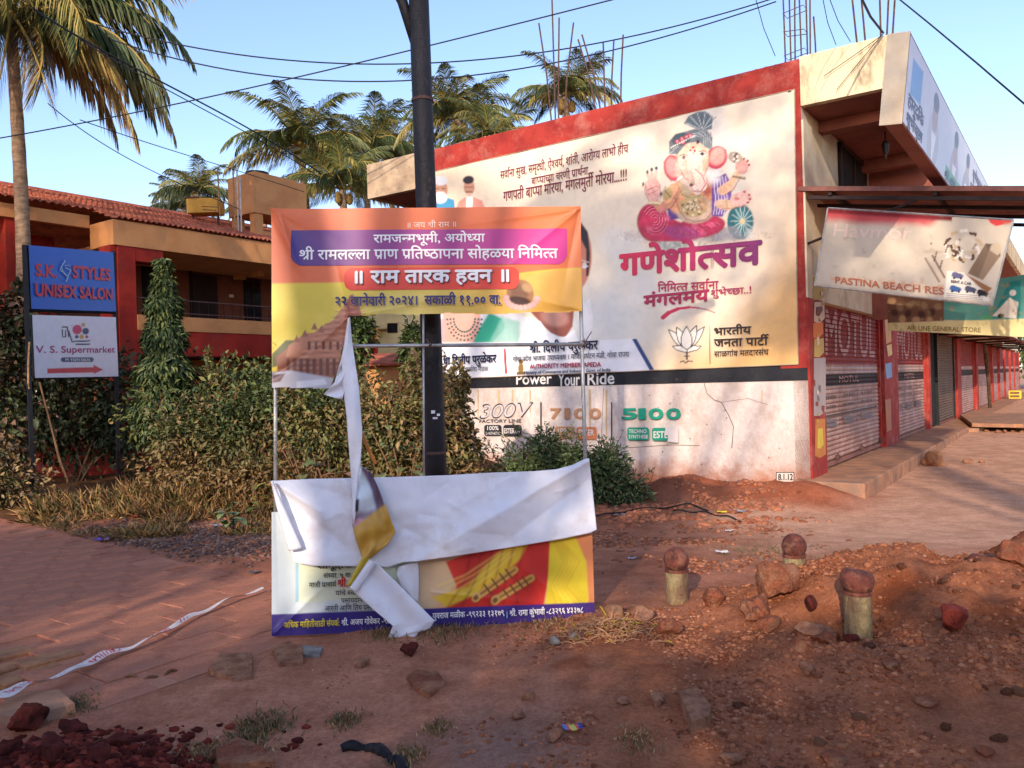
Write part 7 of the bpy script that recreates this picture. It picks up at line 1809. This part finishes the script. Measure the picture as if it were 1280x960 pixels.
for (a, b, s_) in ((9, 22, 'CAUTION'), (23, 27, '///'), (35, 44, 'CAUTION'), (51, 60, 'CAUTION'), (63, 66, '///'), (80, 84, '///')): tape_text(s_, a, b, .62, mir=True)
def wrapper(px, py, w, label, cols, cat='wrapper', rz=0., name='wrapper'):
    g_ = on_ground(px, py); s = w * g_[1] / FPX; nu = 14; u, v = np.meshgrid(np.linspace(-.5, .5, nu), np.linspace(-.5, .5, nu)); z = .12 * fbm(u * 4 + px, v * 4, 3, 6) * 2 + .1 * np.abs(u)
    c_ = np.array([lin(*q) for q in cols]); ci = np.clip(((u + .5) * len(cols)).astype(int), 0, len(cols) - 1); C_ = c_[ci] * (1 - .4 * (np.abs(v) > .42)[..., None])
    cr, sr = math.cos(rz), math.sin(rz); V = np.stack([(u * cr - v * .75 * sr) * s, (u * sr + v * .75 * cr) * s, (z + .12) * s], -1).reshape(-1, 3)
    o = link(name, mesh_np(name, V, grid_faces(nu, nu), True, C_.reshape(-1, 3)), M['wrap']); o.location = (g_[0], g_[1], gh(g_[0], g_[1]) + .006); return tag(o, label, cat)
wrapper(716, 916, 24, 'small crumpled blue and red snack wrapper lying in the rubble', [(60, 120, 200), (206, 60, 50), (226, 190, 90), (180, 200, 90), (206, 60, 50), (40, 70, 150)], rz=.2)
wrapper(129, 677, 20, 'crumpled purple wrapper at the edge of the paving', [(120, 90, 180), (150, 120, 200)]); wrapper(169, 648, 14, 'bright red litter scrap on the dry grass bank', [(206, 50, 50), (226, 90, 80)], 'litter')
wrapper(69, 646, 13, 'white paper scrap beside the left sign post', [(226, 222, 216)], 'litter'); wrapper(183, 670, 18, 'pale torn paper on the gravel patch', [(190, 180, 172), (206, 200, 192)], 'litter'); wrapper(272, 659, 12, 'grey plastic scrap on the gravel near the banner', [(170, 176, 180)], 'litter')
wrapper(902, 642, 12, 'bright yellow plastic scrap in the red soil by the wall', [(226, 220, 40)], 'litter'); wrapper(928, 641, 14, 'grey plastic scrap beside the yellow one', [(170, 172, 176), (120, 124, 130)], 'litter'); wrapper(902, 693, 16, 'white plastic scrap on the ground behind the bollards', [(226, 220, 214)], 'litter'); wrapper(912, 665, 10, 'small white scrap between wall and bollards', [(226, 222, 216)], 'litter')
wrapper(790, 700, 10, 'bluish scrap in the shade of the torn banner', [(180, 186, 196)], 'litter'); wrapper(318, 718, 14, 'dark slate scrap at the left edge of the torn banner', [(80, 84, 88)], 'litter'); wrapper(775, 646, 16, 'dull grey sheet scrap in the shaded rubble', [(140, 132, 130)], 'litter')
wrapper(1192, 517, 10, 'small green packet on the shop step', [(60, 160, 90), (220, 226, 210)], 'litter')
def gtube(pts, r, label, name, mt, cat, lift=.01):
    P = resample(pts, 26); V = [on_ground(*p) for p in P]; V = [v + Z * (lift + r + .012 * math.sin(i * .7)) for i, v in enumerate(V)]
    o = MB().tube(V, r, 5).build(name, mt, smooth=True); return tag(o, label, cat)
gtube([(742, 650), (790, 641), (830, 638), (862, 634), (885, 641)], .010, 'black cable arching over the rubble by the wall', 'ground_cable', M['wire'], 'cable', .03); gtube([(842, 640), (880, 642), (910, 648), (927, 653)], .009, 'second black cable end lying by the yellow scrap', 'ground_cable', M['wire'], 'cable')
gtube([(158, 848), (190, 850), (215, 842), (226, 838)], .008, 'dark twig on the dusty ground below the tape', 'dry_stick', M['twig'], 'stick', 0); gtube([(210, 950), (240, 930), (262, 938)], .006, 'crooked twig near the corner laterite heap', 'dry_stick', M['twig'], 'stick', 0)
gtube([(90, 672), (105, 669), (125, 667)], .012, 'short dark stick at the edge of the grass bank', 'dry_stick', M['twig'], 'stick', 0)
gtube([(430, 938), (455, 936), (480, 944), (500, 958), (510, 972)], .026, 'twisted black rag half sunk in dust at the bottom edge', 'black_rag', M['mulch'], 'rag', -.02)
# straw heap
ps = on_ground(760, 790)
t = root('straw_heap', 'pale fibrous straw with yellow shreds heaped right of the torn banner', 'straw', ps)
n = 300; m = MB(); my = MB()
for k in range(n):
    b = ps + np.array([rng.normal() * .13, rng.normal() * .10, 0]); b[2] = gh(b[0], b[1]) + .01 + .05 * math.exp(-((b[0] - ps[0]) ** 2 + (b[1] - ps[1]) ** 2) / .02) * rng.random(); d = np.array([rng.normal(), rng.normal() * .6, abs(rng.normal()) * .25]); d /= np.linalg.norm(d); L_ = rng.uniform(.03, .10)
    (my if k % 14 == 0 else m).tube([b, b + d * L_ * .5 + Z * .01, b + d * L_], .0028 if k % 6 else .004, 3, False)
m.build('straw', mat('straw', lin(176, 132, 96), lin(140, 100, 72), 20, .9), t, 'stuff'); my.build('yellow_shred', mat('yellow_shred', lin(190, 160, 50), lin(160, 130, 40), 20, .8), t, 'stuff')
rock(770, 776, 44, 'tan stone beneath the straw heap', M['blockyel'], .55, 71, cuts=7)

# ------------------------------------------------------------------ grass tufts, dry bank grass, broad leaved weeds
def tuft(px, py, w, h, n, cols, label, group=None, dry_=False):
    h *= .7
    g_ = on_ground(px, py); s = w * g_[1] / FPX; P = np.c_[g_[0] + rng.normal(size=n) * s * .3, g_[1] + rng.normal(size=n) * s * .4]; P = np.c_[P, ground_h(P[:, 0], P[:, 1])]
    D = np.c_[rng.normal(size=(n, 2)) * .7, np.ones(n)]; S = h * rng.uniform(.5, 1.2, n); C_ = np.array([lin(*c_) for c_ in cols])[rng.integers(0, len(cols), n)] * rng.uniform(.8, 1.15, (n, 1))
    o = link('grass_tuft', leaf_mesh('grass_tuft', P, D, rnd_unit(n) + [0, -.5, 0], S, np.full(n, .006), C_), M['leaf'], None, 'stuff'); return tag(o, label, 'grass tuft', group)
gg = [(84, 96, 56), (112, 108, 66), (150, 120, 84), (140, 104, 76)]; gd = [(170, 132, 88), (140, 106, 70), (190, 156, 110), (110, 100, 60)]
tuft(325, 915, 60, .06, 500, gg + gd[:1], 'green and straw grass tuft near the bottom edge, left of centre'); tuft(296, 945, 60, .05, 350, gd + gg[:1], 'dry brown grass tuft beside the brick fragment'); tuft(90, 886, 46, .05, 260, gg, 'short green grass tuft at the edge of the corner heap')
tuft(430, 905, 34, .05, 160, gd + gg, 'small grass tuft on the dust below the torn banner'); tuft(548, 912, 34, .045, 130, gd, 'sparse dry tuft right of the flat red tile'); tuft(510, 950, 40, .05, 160, gd, 'dry tuft beside the black rag')
tuft(560, 787, 90, .07, 520, gd, 'long dry grass along the foot of the torn banner, centre'); tuft(680, 780, 70, .05, 260, gd, 'dry grass at the right foot of the torn banner'); tuft(480, 795, 40, .07, 160, gd, 'dry grass left of the hanging strip end'); tuft(800, 930, 50, .04, 160, gd, 'dead grass on the soil slope')
tuft(955, 690, 120, .05, 420, [(104, 104, 62), (130, 104, 72)], 'flat greenish weeds on the ground behind the bollards'); tuft(250, 945, 46, .04, 160, gd, 'dry grass sprigs at the bottom edge beside the laterite heap')
n = 19000; P = spots(n, (-5.8, -.6), (8.0, 10.3), lambda x, y: (1 - paved(x, y)) * np.clip(.15 + 2.4 * fbm(x * 1.6, y * 1.6, 3, 50) + .35 * sstep(8.4, 9.4, y), 0, 1), 41)
D = np.c_[rng.normal(size=(n, 2)) * .8, np.ones(n) * rng.uniform(.2, 1, n)]; C_ = np.array([lin(*c_) for c_ in [(168, 128, 76), (142, 108, 66), (186, 146, 92), (112, 108, 56), (126, 84, 56)]])[rng.integers(0, 5, n)] * rng.uniform(.75, 1.15, (n, 1))
o = link('dry_grass', leaf_mesh('dry_grass', P, D, rnd_unit(n), rng.uniform(.05, .17, n) * (1 + 1.1 * sstep(8.8, 9.8, P[:, 1])), np.full(n, .014), C_), M['leaf'], None, 'stuff')
def weed(px, py, Y_, h, n, label, cols, size=.16, group='broad leaved weeds', asp=.5, base=None, ns=4):
    b = at(px, py, Y_); b[2] = gh(b[0], b[1]); t = root('broadleaf_weed', label, 'weed', b, group)
    for k in range(ns):
        a = rng.uniform(0, 6.28); tp = b + np.array([math.cos(a) * h * .35, math.sin(a) * h * .25, h * rng.uniform(.6, 1)]); md = (b + tp) / 2 + [0, 0, .03]; MB().tube([b - Z * .03, md, tp], [.012, .009, .004], 5).build('stem', M['twig'], t)
        m_ = n // ns
        for j in range(m_):
            q = .3 + .7 * j / m_; c_ = (b * (1 - q) + tp * q) + Z * .02; aa = j * 2.0 + a; d = np.array([[math.cos(aa), math.sin(aa), .45 + .2 * rng.normal()]]); s = size * rng.uniform(.6, 1.1)
            V, W_ = [], 5; dd = d[0] / np.linalg.norm(d[0]); sd_ = np.cross(dd, Z); sd_ /= np.linalg.norm(sd_); up = np.cross(sd_, dd)
            prof = [(0, .03), (.2, .7), (.45, 1), (.75, .75), (1, .02)]
            for (f, w) in prof:
                cc_ = c_ + dd * s * f - Z * s * .35 * f * f
                V += [cc_ - sd_ * s * asp * .5 * w + up * s * .07 * w, cc_, cc_ + sd_ * s * asp * .5 * w + up * s * .07 * w]
            F = [[3 * i + k2, 3 * i + k2 + 1, 3 * i + k2 + 4, 3 * i + k2 + 3] for i in range(4) for k2 in (0, 1)]
            cl = lin(*cols[rng.integers(len(cols))]) * rng.uniform(.85, 1.15); link('leaf', mesh_np('leaf', V, F, True, np.tile(cl, (len(V), 1))), M['leaf'], t)
    return t
cal = [(120, 140, 88), (96, 122, 72), (138, 150, 96), (150, 124, 92)]; calr = [(150, 104, 84), (120, 124, 76), (168, 122, 100), (104, 118, 72)]
weed(292, 690, 8.1, .3, 20, 'low broad leaved green weed on the gravel left of the torn banner', cal, .2); weed(330, 640, 8.8, .45, 14, 'yellowish weed touching the left edge of the torn banner', [(150, 146, 66), (120, 130, 60)], .2)
weed(382, 590, 8.6, .55, 18, 'pale leaved weed seen just under the banner temple picture', calr, .26); weed(415, 575, 9.0, .75, 20, 'reddish leaved weed left of the hanging strip', calr, .26); weed(490, 580, 8.8, .8, 18, 'broad leaved weed between the hanging strip and the pole', calr + cal[:1], .26)
weed(520, 600, 8.6, .65, 14, 'small weed immediately left of the street pole', cal, .24); weed(385, 545, 9.3, 1.1, 18, 'tall thin weed behind the left banner tube', calr, .2); weed(505, 520, 9.2, 1.3, 18, 'tall weed with large leaves rising left of the pole', cal, .22)
weed(-25, 350, 11.9, 2.0, 14, 'young banana like plant with upright yellow green leaves at the left edge', [(150, 160, 70), (120, 140, 60)], .75, 'plants around the signs', .22)

# ------------------------------------------------------------------ shop step ledge, crate, small things by the shops
e0, e1 = gnd(1203, 524, 0.0), gnd(1320, 524, 0.0)
lg = root('stone_ledge', 'low slab ledge over a dark drain beside the far shutters', 'ledge', gnd(1205, 540, -.05))
m = MB(); zb_ = .12
V = [gnd(1200, 518, .12), gnd(1330, 514, .12), gnd(1330, 531, .12), gnd(1215, 529, .12)]; V = V + [v - Z * .09 for v in V]
m.add(V, [[3, 2, 1, 0], [4, 5, 6, 7], [0, 1, 5, 4], [1, 2, 6, 5], [2, 3, 7, 6], [3, 0, 4, 7]]); m.build('slab', M['plinth'], lg)
for (px, w) in ((1222, 10), (1275, 6), (1310, 10)):
    p = gnd(px, 534, 0.0); MB().cbox(p + Z * -.02, w * p[1] / FPX, .2, .22, .2).build('support', M['conc'], lg)
for k in range(7):
    p = gnd(1225 + k * 11, 538, -.02); rock(1224 + k * 11 + rng.uniform(-2, 2), 541 + rng.uniform(-1, 3), rng.uniform(6, 12), 'small stone in the drain under the slab ledge', lat2, .6, 80 + k, group='stones in the drain', sub=2)
pc_ = FP.P(tx(1255), 0.02, .45)
cr = root('yellow_crate', 'small yellow plastic crate standing by the far shutters', 'crate', pc_)
for z_ in (0, .16, .32): MB().cbox(pc_ + Z * (z_ + .03), .62, .5, .06, ang).build('rail', M['yellow'], cr)
for (a, b) in ((-.28, -.22), (.28, -.22), (-.28, .22), (.28, .22)): MB().cbox(pc_ + D1 * a + NO * b + Z * .19, .05, .05, .38, ang).build('corner_post', M['yellow'], cr)
# crooked wooden prop and cloth at the far columns
o = MB().tube([FP.P(tx(1219), 2.4, .3), FP.P(tx(1221), 1.9, .32), FP.P(tx(1223.5), 1.2, .3), FP.P(tx(1226), .02, .28)], [.05, .08, .06, .06], 6).build('wooden_prop', M['bark']); tag(o, 'crooked wooden prop leaning by the far red shutters', 'prop')
# far shop row end: pale building and person-high clutter at the end of the road
eb = root('far_house', 'small pale house at the far end of the shop row', 'house', gnd(1300, 478, 0))
pe = at(1288, 470, 60); m = MB(); m.box(pe * [1, 1, 0], D1, NO, Z, (0, 6), (0, 8), (0, 3.2)); m.build('wall', M['cream'], eb); m = MB(); m.box(pe * [1, 1, 0], D1, NO, Z, (-.4, 6.4), (-.4, 8.4), (3.203, 3.5)); m.build('roof', M['tile'], eb)

if _tobj is not None:
    bpy.data.objects.remove(_tobj); _tobj = None
